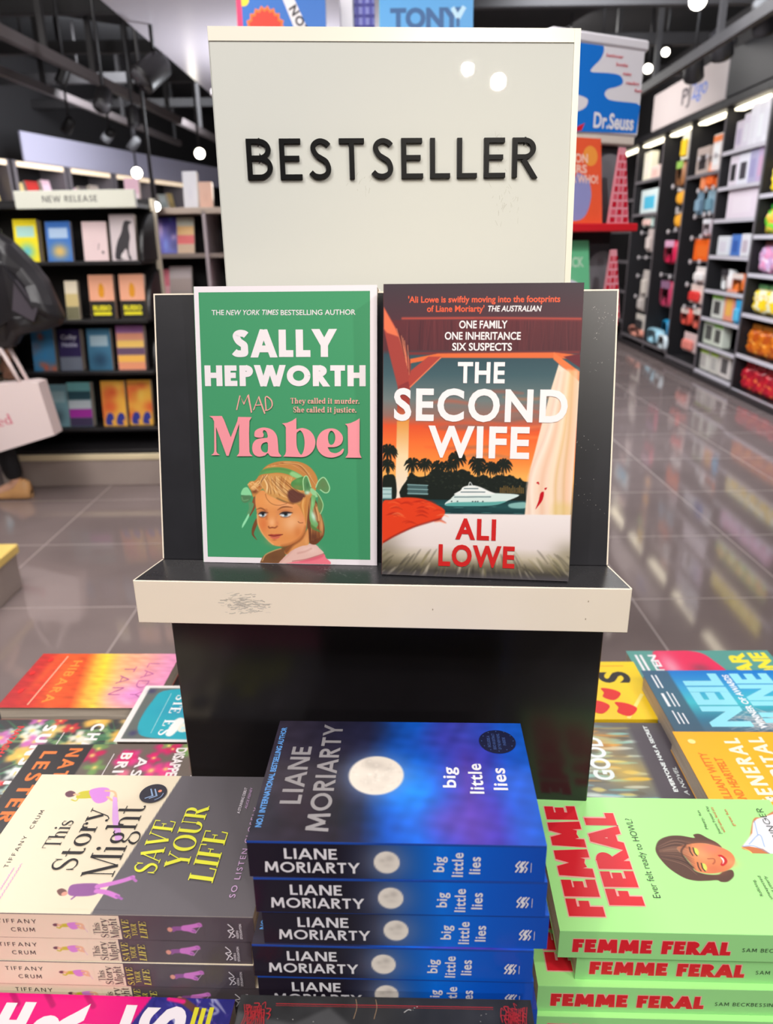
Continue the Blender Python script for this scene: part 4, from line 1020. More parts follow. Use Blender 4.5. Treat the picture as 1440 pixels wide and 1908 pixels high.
    # bed
    p.poly(Z([(80, 1236), (1050, 1240), (1042, 1590), (78, 1590)]), grad([(0, (70, 66, 66)), (5, (76, 72, 66)), (10, (120, 112, 92)), (17, (196, 184, 162)), (26, (230, 218, 214)), (56, (240, 230, 228))]), .5, smooth=False)
    for i in range(90):
        x = r.uniform(90, 1040); y = r.uniform(1420, 1540); dx = (x - 560) * .16 + r.uniform(-14, 14)
        p.brush(Z([(x, y), (x + dx * .4, y + 24), (x + dx, y + 66)]), r.uniform(.6, 1.8), r.choice([(226, 214, 190), (60, 56, 46), (150, 140, 100), (48, 46, 44), (120, 116, 90)]), .9, .5, True)
    p.glow(*f(90, 1420), 16, 16, (96, 86, 64), .5); p.glow(*f(1040, 1440), 12, 10, (120, 112, 80), .5)
    p.poly(Z([(78, 1540), (1044, 1562), (1042, 1590), (78, 1590)]), (86, 82, 86), 2.4, .9, smooth=False)
    p.poly(Z([(82, 1192), (130, 1168), (200, 1155), (290, 1162), (360, 1190), (405, 1222), (385, 1262), (320, 1280), (240, 1308), (150, 1350), (90, 1386), (82, 1386)]), (226, 66, 34), .5)
    for i in range(26):
        x = r.uniform(90, 370); y = 1180 + r.uniform(0, 130) - max(0, (x - 220)) * .2; p.brush(Z([(x, y), (x + 30, y - 6), (x + 60, y + 6)]), r.uniform(.6, 1.6), r.choice([(250, 110, 60), (180, 40, 26), (244, 140, 90), (160, 34, 24)]), .6, .55, True)
    p.brush(Z([(90, 1384), (150, 1350), (240, 1308), (320, 1282), (385, 1262)]), 1.4, (140, 30, 22), .7, .8)
    sh.art(p, painted(.33))
    OR = ink((232, 96, 64)); W = ink((244, 238, 240)); RD = ink((206, 36, 36))
    sh.text("'Ali Lowe is swiftly moving into the footprints", 19.3, 135.7, 219.9, 4.6, OR, .022); sh.text("of Liane Moriarty'", 34.1, 78.5, 212.9, 4.6, OR, .022); sh.text('THE AUSTRALIAN', 81.3, 122, 213.0, 4.2, W, .016, .2)
    sh.text('ONE FAMILY', 59.4, 96.6, 200.4, 5.6, W, .02); sh.text('ONE INHERITANCE', 48.4, 107.1, 191.8, 5.6, W, .02); sh.text('SIX SUSPECTS', 54.4, 100.6, 183.5, 5.6, W, .02)
    sh.text('THE', 59.2, 95.9, 158.9, 15.2, W, .03, space=1.1); sh.text('SECOND', 8.9, 145.3, 129.2, 23.8, W, .03, space=1.14); sh.text('WIFE', 36.9, 117.1, 100.2, 23.6, W, .03, space=1.1)
    sh.text('ALI', 60.4, 93.2, 32.9, 16.2, RD, .035, space=1.15); sh.text('LOWE', 47.0, 109.0, 10.2, 16.8, RD, .035, space=1.15)
make_book('paperback with a sunset beach cover and large white title, right on the ledge', 'upright paperbacks on the ledge', .153, .234, .030, ink((84, 78, 82), .35), ink((96, 60, 60), .35), lean_M(.0713, .5504, ZC - .2614, -.124, .176, .030), wife_art, oy=0)
# ================================================================== the blue stack in front
def liane_spine(sh):
    p = Painter(0, 0.2, 198, 29.2, 1.0, (28, 84, 178))
    p.I[:] = grad([(0, (34, 28, 42)), (60, (30, 26, 38)), (78, (36, 40, 62)), (104, (20, 76, 160)), (128, (10, 108, 220)), (160, (12, 88, 200)), (198, (16, 74, 180))], 's')(p.S, p.T)
    p.glow(93, 14.5, 17, 17, (150, 150, 170), .55)
    p.disc(93, 14.5, 8.6, 9.4, (232, 224, 214), .5); p.glow(95, 18, 3, 3, (176, 168, 162), .6); p.glow(90, 16, 2.4, 2, (190, 182, 174), .6); p.glow(93.5, 12, 4, 2, (206, 198, 190), .6)
    sh.art(p, painted(.15))
    W = ink((226, 224, 230), .35)
    sh.geo('LIANE', 24.5, 60, 16.2, 9.0, W, .17, .13); sh.geo('MORIARTY', 10.8, 75, 4.6, 9.0, W, .17, .13)
    sh.text('big', 7.5, 20.6, 131.0, 7.0, W, .018, space=1.06, rot=True); sh.text('little', 3.6, 24.2, 143.6, 7.2, W, .018, space=1.08, rot=True); sh.text('lies', 6.4, 21, 155, 7.2, W, .018, space=1.06, rot=True)
    for o in (0, 3.4):                                  # publisher's mark: doubled wave
        sh.line([(178.4 + o, 8.6), (180.2 + o, 12.2), (178.6 + o, 14.2), (181.2 + o, 18.2)], 1.1, W); sh.line([(181 + o, 8.6), (182.4 + o, 12.0), (181 + o, 14), (183 + o, 18)], .9, W)
    sh.line([(188.5, 9), (188.5, 17)], .35, W, False)
def liane_art(sh):
    p = Painter(0, 0, 130, 198, .9, (60, 54, 150))
    p.I[:] = grad([(0, (26, 88, 196)), (16, (34, 84, 204)), (30, (66, 56, 176)), (48, (84, 60, 170)), (62, (62, 70, 190)), (84, (14, 108, 232)), (104, (16, 84, 196)), (124, (34, 38, 72)), (140, (36, 32, 46)), (198, (54, 48, 62))])(p.S, p.T)
    p.glow(48, 88, 26, 20, (10, 136, 250), .85); p.glow(96, 84, 20, 22, (24, 84, 190), .7); p.glow(110, 58, 22, 26, (72, 54, 160), .7)
    p.glow(20, 60, 18, 24, (96, 70, 176), .7); p.glow(122, 20, 30, 40, (26, 96, 204), .5); p.glow(60, 20, 24, 16, (34, 100, 220), .5); p.glow(118, 130, 26, 30, (36, 36, 60), .8)
    p.noise(.05, 22, 30, 3)
    p.glow(66, 115, 25, 25, (120, 150, 200), .75, 3)
    p.disc(65.7, 115, 21, 20.4, (236, 226, 214), .9)
    r = random.Random(8)
    for cx, cy, a, c_, k in ((76, 116, 7, 5, .5), (72, 106, 5, 4, .3), (58, 121, 6, 6, .22), (80, 122, 3, 5, .35), (62, 108, 5, 5, .2), (52, 112, 5, 4, .15)): p.glow(cx, cy, c_, a, (176, 166, 158), k)
    for _ in range(60):
        a, q = r.uniform(0, 6.28), r.uniform(0, 18); p.glow(65.7 + q * math.cos(a), 115 + q * math.sin(a), r.uniform(.5, 1.6), r.uniform(.5, 1.6), r.choice([(206, 196, 186), (250, 242, 232)]), .35)
    sh.art(p, painted(.18))
    SV = mat('silver_foil', (176, 172, 178), .38, .55); LB_ = ink((98, 164, 236), .35); W = ink((232, 232, 240), .35)
    sh.text('NO.1 INTERNATIONAL BESTSELLING AUTHOR', 12.1, 121, 190.7, 4.1, LB_, .02)
    sh.geo('LIANE', 34.5, 97.2, 167.0, 15.0, SV, .17, .15); sh.geo('MORIARTY', 8.8, 125.4, 144.8, 15.2, SV, .17, .14)
    sh.text('big', 52.9, 75, 56.6, 9.2, W, .02, space=1.06); sh.text('little', 47, 79.2, 36.8, 9.8, W, .02, space=1.08); sh.text('lies', 51, 74.6, 19.5, 9.8, W, .02, space=1.06)
    sh.disc(105.6, 21.3, 14.4, 14.4, ink((30, 34, 66), .35)); BL = ink((70, 92, 150), .35)
    for i, (a, c_, t) in enumerate((('INCLUDES A', 10, 27), ('READ AN EXTRACT', 14, 23), ('OF THE NEW NOVEL', 14, 19), ('INSIDE', 7, 15))): sh.text(a, 105.6 - c_ * .7, 105.6 + c_ * .7, t, 2.2, BL, .02)
    for a in range(12):
        q = a / 12 * 6.283; sh.disc(105.6 + 12.4 * math.cos(q), 21.3 + 12.4 * math.sin(q), .5, .5, BL, 8)
LB_SP = mat('liane_spine_base', (26, 70, 160), .25)
def rot_xy(x, y, a): return (x * math.cos(a) - y * math.sin(a), x * math.sin(a) + y * math.cos(a))
T1 = .0309; T1L = (.671 - .3718 - 5 * T1) / 5
GL = 'blue moonlit paperbacks in the centre stack'
offs = [(0, 0, 0), (.002, -.0005, .004), (.0055, .0005, .002), (-.0035, -.0005, 0), (-.002, 0, .004), (.003, .002, 0), (0, .001, -.006), (.004, .001, 0), (-.003, .002, .003), (0, .001, 0)]
ords = ['topmost', 'second from the top', 'third from the top', 'fourth from the top', 'fifth from the top']
low = None
LCB = mat('liane_cover_base', (40, 60, 150), .25)
for i, (dx, dy, da) in enumerate(offs):
    lab = 'blue paperback with a moon, %s of the centre stack' % ords[i] if i < 5 else 'blue paperback buried low in the centre stack behind the black book'
    zt = ZC - .3718 - (i * T1 if i < 5 else 5 * T1 + (i - 5) * T1L) - .0001
    T = (T1 if i < 5 else T1L) - .0002
    M = flat_M(.0055 + dx, .444 + dy, zt, -.0416 + da, T)
    if i == 0: top = make_book(lab, GL, .130, .198, T, LCB, LB_SP, M, liane_art, liane_spine)
    elif i < 5: dup(top, M=M, label=lab)
    elif low is None: low = make_book(lab, GL, .130, .198, T, LCB, LB_SP, M, None, liane_spine)
    else: dup(low, M=M, label=lab)

# ================================================================== cream and grey stack at left
STC = ink((240, 225, 198), .36); STG = ink((104, 99, 104), .33)
def runner(sh_or_p, woman, Z):
    p = sh_or_p
    if woman:
        p.poly(Z([(455, 135), (500, 128), (560, 120), (555, 165), (500, 172), (430, 172), (432, 150)]), (206, 196, 60), .4)
        p.poly(Z([(500, 130), (560, 112), (610, 120), (612, 160), (590, 190), (545, 200), (515, 178)]), (216, 140, 220), .4)
        p.brush(Z([(590, 130), (640, 138), (652, 190)]), 2.0, (236, 190, 150), .4); p.brush(Z([(600, 165), (632, 185), (640, 160)]), 2.0, (236, 190, 150), .4)
        p.poly(Z([(368, 140), (395, 130), (420, 140), (415, 158), (385, 166), (366, 156)]), (110, 70, 84), .4); p.brush(Z([(415, 150), (440, 152)]), 2.2, (236, 190, 150), .4); p.brush(Z([(445, 160), (425, 186), (400, 180)]), 1.2, (206, 196, 60), .4)
    else:
        p.poly(Z([(380, 690), (395, 660), (440, 650), (530, 648), (556, 660), (552, 700), (500, 718), (420, 720), (385, 712)]), (150, 92, 156), .4)
        p.brush(Z([(545, 665), (620, 650), (690, 632), (740, 615)]), 4.2, (214, 128, 210), .5); p.brush(Z([(540, 690), (600, 700), (655, 722)]), 4.2, (214, 128, 210), .5); p.brush(Z([(735, 612), (760, 635)]), 2.2, (190, 110, 190), .4); p.brush(Z([(650, 718), (680, 735)]), 2, (170, 100, 180), .4)
        p.poly(Z([(318, 690), (345, 676), (372, 690), (366, 712), (335, 716)]), (120, 80, 76), .4); p.disc(*Z([(360, 706)])[0], 2, 2.4, (226, 160, 140), .4); p.brush(Z([(430, 712), (400, 735)]), 1.4, (150, 92, 156), .4)
def story_art(sh):
    f = homog([(255, 60), (1415, 835), (990, 85), (512, 810)], [(153, 204.6), (0, 0), (143.8, 101), (1.6, 123)])
    p = Painter(0, 0, 153, 234, 1.0, (240, 225, 198))
    diag = lambda s: 123.2 - s * .1547
    p.mix(np.clip((diag(p.S) - p.T) / .9 + .5, 0, 1), (104, 99, 104))
    sh.art(p, painted(.34))
    # the two running figures in finer grain
    g = homog([(390, 148), (650, 170), (340, 700), (760, 630)], [(127.1, 195.6), (122.9, 150.6), (18.8, 154.5), (31.9, 99.9)])
    Z = lambda L: [g(*q) for q in L]
    q = Painter(108, 144, 142, 206, .5, (240, 225, 198)); runner(q, True, Z); sh.art(q, painted(.34))
    q = Painter(4, 92, 44, 162, .5, (240, 225, 198)); q.mix(np.clip((diag(q.S) - q.T) / .5 + .5, 0, 1), (104, 99, 104)); runner(q, False, Z); sh.art(q, painted(.34))
    LIL = ink((226, 172, 232), .4)
    sh.poly([(123, 150), (124.5, 154.5), (96, 144), (70, 131), (72, 126), (98, 139)], LIL)
    K = ink((38, 34, 36), .4); YL = ink((240, 240, 70), .4)
    sh.geo('TIFFANY', 42.1, 76, 209.2, 3.5, K, .12, .35); sh.geo('CRUM', 84, 106, 209.0, 3.5, K, .12, .35)
    for (s0, s1, t) in ((19, 42, 203.2), (12, 46, 199.0)):
        r = random.Random(int(t)); sh.line([(s0 + i * (s1 - s0) / 22, t + (1.1 if i % 2 else -.3) * r.uniform(.5, 1)) for i in range(23)], .38, ink((224, 150, 226), .4))
    sh.did('This', 62.5, 93.8, 176.6, 14.2, K, .13, .03); sh.did('Story', 40, 109.4, 153.3, 20.5, K, .13, .03); sh.did('Might', 34, 113.2, 119.6, 26.0, K, .12, .028)
    sh.did('SAVE', 37.8, 95.6, 86.6, 18.6, YL, .17, .04, slant=.12); sh.did('YOUR', 44.6, 113.2, 62.2, 19.4, YL, .17, .04, slant=.10); sh.did('LIFE', 29.2, 84.2, 38.0, 20.2, YL, .17, .04, slant=.12)
    LI = ink((216, 176, 220), .4); sh.text('SO LISTEN CLOSELY', 16, 112, 17.2, 4.6, LI, .0, space=1.3)
    sh.text('A STUNNING DEBUT', 104, 137, 33.0, 2.6, ink((236, 226, 236)), .01, .2); sh.text('ALICE FEENEY', 110, 137, 28.0, 2.2, LI, .0, .2)
    sh.disc(127.7, 118, 12.2, 12.2, ink((48, 46, 58), .35)); BL = ink((150, 176, 214), .35)
    for o in (-2.2, 1.6): sh.line([(121, 122 + o), (124.5, 116 + o), (133.5, 120.5 + o)], 1.1, BL, False)
    sh.disc(130.6, 112.6, 1.7, 1.7, ink((240, 150, 120))); sh.line([(119, 114), (123, 109.6), (128, 108.6)], .7, BL)
def story_spine(sh):
    Z2 = lambda x0, k, flip: (lambda L: [((x0 + (X - 368) * k), (9.6 - (Y - 150) * k * 1.0)) for X, Y in L])
    sh.rect(0, 0.15, 132, 24, STC); sh.rect(132, .15, 234, 24, ink((88, 80, 84), .33))
    q = Painter(78, 1, 108, 23, .5, (240, 225, 198)); k = .082
    W = lambda L: [(80.5 + (X - 368) * k, 13.6 - (Y - 150) * k) for X, Y in L]; runner(q, True, W); q.brush([(103.5, 13), (106, 7)], .4, (214, 180, 216), .3, smooth=False); sh.art(q, painted(.34))
    q = Painter(164, 1, 196, 23, .5, (88, 80, 84)); k = .060
    W = lambda L: [(167.5 + (X - 320) * k, 12.2 - (Y - 690) * k) for X, Y in L]; runner(q, False, W); q.brush([(189, 8), (193.5, 15)], .4, (214, 180, 216), .3, smooth=False); sh.art(q, painted(.34))
    K = ink((60, 50, 56), .4); YL = ink((214, 204, 92), .4); WH = ink((236, 232, 236), .4)
    sh.geo('TIFFANY', 38, 68, 15.0, 4.0, K, .12, .35); sh.geo('CRUM', 47, 65.5, 6.6, 4.0, K, .12, .35)
    sh.did('This', 5.4, 17, 116.4, 5.6, K, .13, .035, rot=True); sh.did('Story', 2.5, 22, 122.4, 6.2, K, .13, .035, rot=True); sh.did('Might', 2.2, 22.2, 130.2, 6.6, K, .13, .035, rot=True)
    sh.did('SAVE', 2.4, 21.4, 139.2, 5.2, YL, .17, .045, slant=.12, rot=True); sh.did('YOUR', 5.2, 17.4, 144.8, 4.2, YL, .17, .045, slant=.12, rot=True); sh.did('LIFE', 2.6, 20, 152.4, 5.4, YL, .17, .045, slant=.12, rot=True)
    sh.line([(214.6, 5.2), (216.6, 9.4), (214.6, 12.6), (218.4, 14.2), (214.8, 19.2)], .9, WH); sh.line([(217, 5.6), (219.4, 7.4), (217.4, 10.2), (219.2, 13)], .8, WH)
    sh.text('HODDER &', 5, 13, 222.2, 1.7, WH, .02, rot=True); sh.text('STOUGHTON', 4.4, 19.6, 225.0, 1.7, WH, .02, rot=True)
T2 = .0248
GS = 'cream and grey paperbacks in the left stack'
offs = [(0, 0, 0), (-.0045, .001, .004), (-.0035, .0, 0), (-.0005, .001, -.004), (.002, 0, .004), (-.003, .001, 0), (0, 0, .003), (.001, .001, 0)]
first = None
for i, (dx, dy, da) in enumerate(offs):
    lab = ('cream and grey paperback with yellow title lettering, topmost of the left stack', 'cream and grey paperback, second from the top of the left stack', 'cream and grey paperback, third from the top of the left stack', 'cream and grey paperback, fourth from the top, half behind the pink cover')[i] if i < 4 else 'cream and grey paperback buried low in the left stack behind the pink book'
    M = flat_M(-.2181 + dx, .4924 + dy, ZC - .4724 - i * T2 - .0001, -.0386 + da, T2 - .0002)
    if i == 0: make_book(lab, GS, .153, .234, T2 - .0002, STC, STG, M, story_art, story_spine)
    elif first is None: first = make_book(lab, GS, .153, .234, T2 - .0002, STC, STG, M, None, story_spine)
    else: dup(first, M=M, label=lab)

# ================================================================== light green stack at right
FG = ink((176, 244, 150), .40); FGS = ink((160, 228, 146), .40); FR = ink((224, 34, 48), .4); FO = ink((246, 178, 168), .4)
def femme_art(sh):
    p = Painter(44, 36, 112, 136, .5, (176, 244, 150)); q = Painter(84, 0, 153, 60, .7, (176, 244, 150))
    f = homog([(755, 410), (1220, 470), (980, 330), (1000, 600)], [(87.8, 131.0), (77.4, 63.5), (105.3, 90.1), (51.9, 106.0)])
    Z = lambda L: [f(*a) for a in L]
    HR = (92, 62, 52)
    p.poly(Z([(755, 405), (775, 362), (830, 338), (900, 335), (980, 348), (975, 330), (1010, 325), (1060, 350), (1110, 375), (1140, 402), (1120, 400), (1040, 380), (960, 388), (900, 400), (880, 410), (905, 440), (940, 480), (970, 515), (985, 540), (1050, 560), (1120, 562), (1150, 545), (1200, 535), (1212, 570), (1180, 602), (1140, 605), (1115, 595), (1060, 598), (990, 598), (920, 580), (840, 530), (790, 480), (762, 440)]), HR, .5)
    p.poly(Z([(878, 408), (930, 388), (1010, 378), (1080, 388), (1140, 405), (1190, 430), (1215, 462), (1216, 492), (1195, 525), (1150, 545), (1080, 556), (1020, 550), (985, 535), (965, 505), (930, 460)]), (226, 132, 84), .5)
    p.glow(*f(1020, 440), 10, 9, (242, 166, 112), .8); p.glow(*f(1080, 410), 6, 9, (236, 130, 110), .7); p.glow(*f(1100, 530), 5, 8, (214, 110, 76), .6); p.glow(*f(1190, 490), 5, 6, (240, 160, 110), .7)
    r = random.Random(6)
    for i in range(34):
        u = i / 33; p.brush(Z([(765 + 30 * u, 400 + 70 * u), (860 + 60 * u, 360 + 150 * u), (960 + 40 * u, 372 + 200 * u)]), r.uniform(.6, 1.3), r.choice([(126, 90, 74), (66, 44, 40), (150, 112, 92), (80, 54, 48)]), .4, .6, True)
    p.brush(Z([(930, 388), (905, 430), (940, 490), (975, 520)]), 1.6, (70, 44, 38), .6, .8)
    for cx, cy in ((992, 428), (1040, 518)):
        p.poly(Z([(cx - 16, cy - 20), (cx + 4, cy - 18), (cx + 16, cy + 6), (cx + 8, cy + 22), (cx - 8, cy + 6)]), (214, 220, 96), .4); p.brush(Z([(cx - 18, cy - 22), (cx - 10, cy + 6), (cx + 4, cy + 24)]), 1.0, (40, 24, 22), .35)
        p.brush(Z([(cx - 40, cy - 26), (cx - 34, cy), (cx - 20, cy + 22)]), 1.1, (70, 42, 34), .4)
    p.brush(Z([(1060, 470), (1095, 470), (1100, 488), (1090, 500)]), 1.0, (170, 80, 56), .5, .9)
    p.poly(Z([(1118, 450), (1140, 448), (1168, 470), (1172, 492), (1150, 512), (1134, 505), (1142, 485), (1138, 465)]), (204, 34, 40), .4); p.poly(Z([(1132, 458), (1150, 468), (1156, 486), (1146, 500), (1146, 482)]), (250, 236, 226), .35)
    sh.art(p, painted(.40))
    p = q; p.poly(Z([(1255, 405), (1300, 350), (1325, 240), (1380, 228), (1500, 200), (1560, 560), (1440, 545), (1410, 535), (1345, 530), (1342, 480), (1310, 430)]), (206, 122, 76), .5)
    p.poly(Z([(1258, 400), (1290, 360), (1318, 320), (1322, 262), (1345, 238), (1440, 210), (1560, 180), (1560, 500), (1440, 452), (1380, 412), (1300, 398)]), (240, 240, 246), .5, smooth=False)
    for a in ([(1300, 385), (1360, 330), (1390, 400)], [(1330, 250), (1350, 330)], [(1262, 398), (1330, 396), (1420, 440)]): p.brush(Z(a), .8, (120, 160, 220), .4, .9)
    p.brush(Z([(1256, 404), (1310, 430), (1342, 482), (1345, 530)]), .8, (240, 226, 120), .4); p.brush(Z([(1345, 535), (1440, 560)]), 1.4, (120, 160, 226), .5)
    sh.art(p, painted(.40))
    for m, w in ((FO, .335), (FR, .285)):
        e = .9 if m is FO else 0; g = .07 if m is FR else .02
        sh.geo('FEMME', 13.6 - e, 139.6 + e, 194.2 - e, 29.6 + 2 * e, m, w, g); sh.geo('FERAL', 25 - e, 131 + e, 158.8 - e, 29.2 + 2 * e, m, w, g)
    K = ink((52, 58, 52), .45); sh.text('Ever felt ready to HOWL?', 33, 124, 143.2, 6.2, K, -.006)
    for a, x0, x1, t, m in (('Rollicking,', 37, 54, 56.5, K), ('unexpected', 34, 58, 50.0, K), ('and utterly', 36, 58, 45.0, K), ('Meaty, fun', 112, 136, 74.5, K),
                            ('Joanna Foster Kay', 106, 142, 64.5, K), ('wild tales, feral joy', 108, 141, 60.0, FR), ('great fun', 116, 138, 48.0, FR)): sh.text(a, x0, x1, t, 2.6, m, .0)
    sh.geo('SAM BECKBESSINGER', 22, 140, 13.2, 6.0, K, .10, .22)
def femme_spine(sh):
    for m, w in ((FO, .33), (FR, .28)):
        e = .5 if m is FO else 0; g = .07 if m is FR else .02
        sh.geo('FEMME', 11.4 - e, 75 + e, 6.6 - e, 14.2 + 2 * e, m, w, g); sh.geo('FERAL', 83 - e, 138 + e, 6.6 - e, 14.2 + 2 * e, m, w, g)
    sh.geo('SAM BECKBESSINGER', 147, 206, 11.0, 4.0, ink((58, 74, 60), .45), .12, .26)
T3 = .0293
GF = 'light green paperbacks in the right stack'
offs = [(0, 0, 0), (.017, .003, .0), (-.015, -.002, .004), (-.017, -.007, .0), (-.01, 0, 0)]
labs = ['light green paperback with red title and a laughing head, topmost of the right stack', 'light green paperback, second from the top of the right stack, pushed to the right', 'light green paperback, third from the top of the right stack, sticking out at left', 'light green paperback, fourth from the top of the right stack, at the bottom edge', 'light green paperback, lowest of the right stack']
for i, (dx, dy, da) in enumerate(offs):
    M = flat_M(.2552 + dx, .5118 + dy, ZC - .5243 - i * T3 - .0001, -.0406 + da, T3 - .0002)
    if i == 0: top = make_book(labs[i], GF, .153, .234, T3 - .0002, FG, FGS, M, femme_art, femme_spine)
    else: dup(top, M=M, label=labs[i])

# ================================================================== nearest books, cut by the lower edge
PKB = ink((232, 24, 128), .3)
GPk = 'books in the stack at the bottom left edge'
def flatbook(label, group, W, H, T, x, yfar, ztop, yaw, art, cov, n=1, below='', spine_art=None, quarter=0, sp=None, hard=False, name='paperback_book'):
    """book lying flat; quarter 0: head away from the reader, spine left"""
    ext = H if quarter == 0 else W
    c = (x, yfar - ext / 2)
    t = make_book(label, group, W, H, T - .0002, cov, sp or cov, flat_M(c[0], c[1], ztop - .0001, yaw, T - .0002, quarter), art, spine_art, hard=hard, name=name)
    base = None
    for i in range(1, n):
        M = flat_M(c[0] + random.uniform(-.002, .002), c[1] - .001 * (i % 2), ztop - .0001 - i * T, yaw, T - .0002, quarter)
        if base is None: base = make_book(below, group, W, H, T - .0002, cov, sp or cov, M, None, spine_art, hard=hard, name=name)
        else: dup(base, M=M, label=below)
    return t
def pink_cover(sh):
    p = Painter(70, 0, 153, 234, 1.0, (234, 26, 130))
    tb = lambda S: 66 + (153 - S) * .40                        # slanting border: pink to the left, blue picture to the right
    p.mix(np.clip((tb(p.S) - p.T) / 1.0 + .5, 0, 1), (50, 48, 134))
    r = random.Random(9)
    for i in range(130):
        s = r.uniform(72, 153); t = r.uniform(0, tb(s) - 4); p.brush([(s, t), (s + r.uniform(-8, 6), t + r.uniform(-9, 4)), (s - r.uniform(0, 14), t + r.uniform(-12, 6))], r.uniform(1, 2.6), r.choice([(36, 36, 116), (92, 92, 196), (70, 60, 150), (206, 206, 236), (40, 40, 120), (130, 90, 190)]), .6, .7, True)
    p.brush([(153, 44), (147, 34), (142, 26)], 5, (104, 66, 56), .6); p.brush([(152, 52), (150, 40)], 3.4, (232, 40, 130), .6, smooth=False); p.brush([(122, 74), (128, 68), (126, 60)], 4, (60, 186, 226), .6)
    for a in (206, 178, 150, 118): p.brush([(153, a), (144, a - 9)], 4, (176, 16, 100), .8, .8, smooth=False)
    sh.art(p, painted(.3))
    W = ink((246, 238, 244), .35); Y = ink((240, 232, 60), .35)
    for s_, x0, base, cap, m in (('CE', 88, 157, 34, W), ('ER', 80, 114, 35, W), ('IL', 108, 77, 33, W), ('US', 86, 36, 31, W), ('E', 124, 15.5, 13.5, Y)): sh.text(s_, x0, 146, base, cap, m, .045)
flatbook('pink and blue book with big white letters, at the bottom left edge', GPk, .153, .234, .0292, -.2440, .4135, ZC - .554, -.045, pink_cover, PKB, 4, 'pink book buried in the bottom left stack', quarter=90)
def black_cover(sh):
    r = random.Random(12); RD = ink((176, 44, 52), .45); WH = ink((200, 196, 190), .5)
    p = Painter(0, 60, 205, 150, 1.2, (44, 44, 46)); p.noise(.10, 30, 30, 5)
    p.poly([(0, 138), (40, 130), (64, 142), (84, 126), (100, 100), (0, 60)], (98, 98, 100), 1.5, .55, smooth=False); sh.art(p, painted(.38))
    sh.line([(26, 144), (178, 144)], .5, RD, False); sh.line([(26, 142.6), (178, 142.6)], .25, RD, False)
    for cx, k in ((10, 1), (195, -1)):
        for i in range(26):
            a = i * .62; q = 1.2 + i * .42; x, y = cx + k * q * math.cos(a) * .9 + k * 2, 137 + q * math.sin(a) * .55
            if 2 < x < 203 and y < 148: sh.line([(x, y), (x + k * r.uniform(1.5, 4), y + r.uniform(-1, 2)), (x + k * r.uniform(1, 3), y - r.uniform(2, 5))], r.uniform(.4, .8), RD)
        for i in range(10): sh.line([(cx + k * i * 1.4 - k * 6, 142 - i * .3), (cx + k * i * 1.4 - k * 4, 132 - i * .8 + r.uniform(-3, 3)), (cx + k * (i * 1.2 - 7), 124 - r.uniform(0, 8))], .45, RD)
    for _ in range(60):
        x, y = r.uniform(5, 200), r.uniform(70, 146); sh.k = 6; sh.disc(x, y, r.uniform(.15, .45), r.uniform(.1, .3), WH, 6)
    for x in (82, 96): sh.line([(x, 148), (x + 1, 142), (x - .6, 134)], .35, ink((170, 140, 110), .6))
    sh.line([(116, 139), (119, 141), (121, 140.6)], .5, WH)
flatbook('black book with red scrollwork corners, at the bottom edge before the blue stack', 'books in the stack at the bottom edge', .205, .150, .0281, -.0085, .3700, ZC - .5022, -.0335, black_cover, ink((40, 40, 42), .38), 6, 'black book buried in the bottom edge stack')

# ================================================================== books lying behind, left of the pedestal
def bars(sh, rows, m):
    for (s0, s1, t, w) in rows: sh.line([(s0, t), (s1, t)], w, m, False)
def hib_art(sh):
    p = Painter(0, 0, 153, 234, 1.6, (228, 70, 50))
    p.I[:] = grad([(0, (190, 44, 48)), (28, (206, 50, 44)), (60, (232, 92, 42)), (92, (226, 84, 40)), (112, (248, 176, 60)), (128, (250, 214, 60)), (150, (250, 190, 120)), (190, (240, 160, 168)), (234, (234, 150, 190))])(p.S, p.T + (p.S - 76) * -.22)
    p.glow(120, 190, 30, 40, (226, 140, 226), .7); p.glow(20, 170, 40, 30, (250, 170, 120), .6); p.noise(.05, 14, 40, 2)
    for t in (30, 60): p.glow(60, t, 60, 8, (240, 110, 50), .5)
    sh.art(p, painted(.38))
    O = ink((244, 150, 56)); V = ink((176, 84, 150)); C = ink((250, 190, 160))
    sh.geo('HIBARA', 22, 140, 62, 15, O, .17, .22); sh.line([(8, 46), (146, 44)], 2.0, C, False)
    sh.geo('LADY', 30, 128, 190, 18, V, .08, .34); sh.geo('TAN', 40, 120, 156, 18, V, .08, .4)
    for a in ((20, 22), (110, 16), (60, 10)): sh.disc(a[0], a[1], 6, 4, ink((232, 40, 40)))
flatbook('red and orange sunset paperback, farthest of the books left of the pedestal', 'flat books left of the pedestal', .148, .234, .0255, -.468, 1.082, ZC - .6452, -.03, hib_art, ink((210, 60, 46), .38), 1, quarter=-90)
def flowers(p, r, n, box, cols):
    for _ in range(n):
        cx, cy = r.uniform(box[0], box[2]), r.uniform(box[1], box[3]); q = r.uniform(9, 22); c = r.choice(cols)
        for a in range(6):
            an = a * 1.05 + r.random(); p.glow(cx + q * .5 * math.cos(an), cy + q * .5 * math.sin(an), q * .45, q * .3, c, .85, 3, an)
        p.glow(cx, cy, q * .22, q * .22, (250, 220, 120), .9)
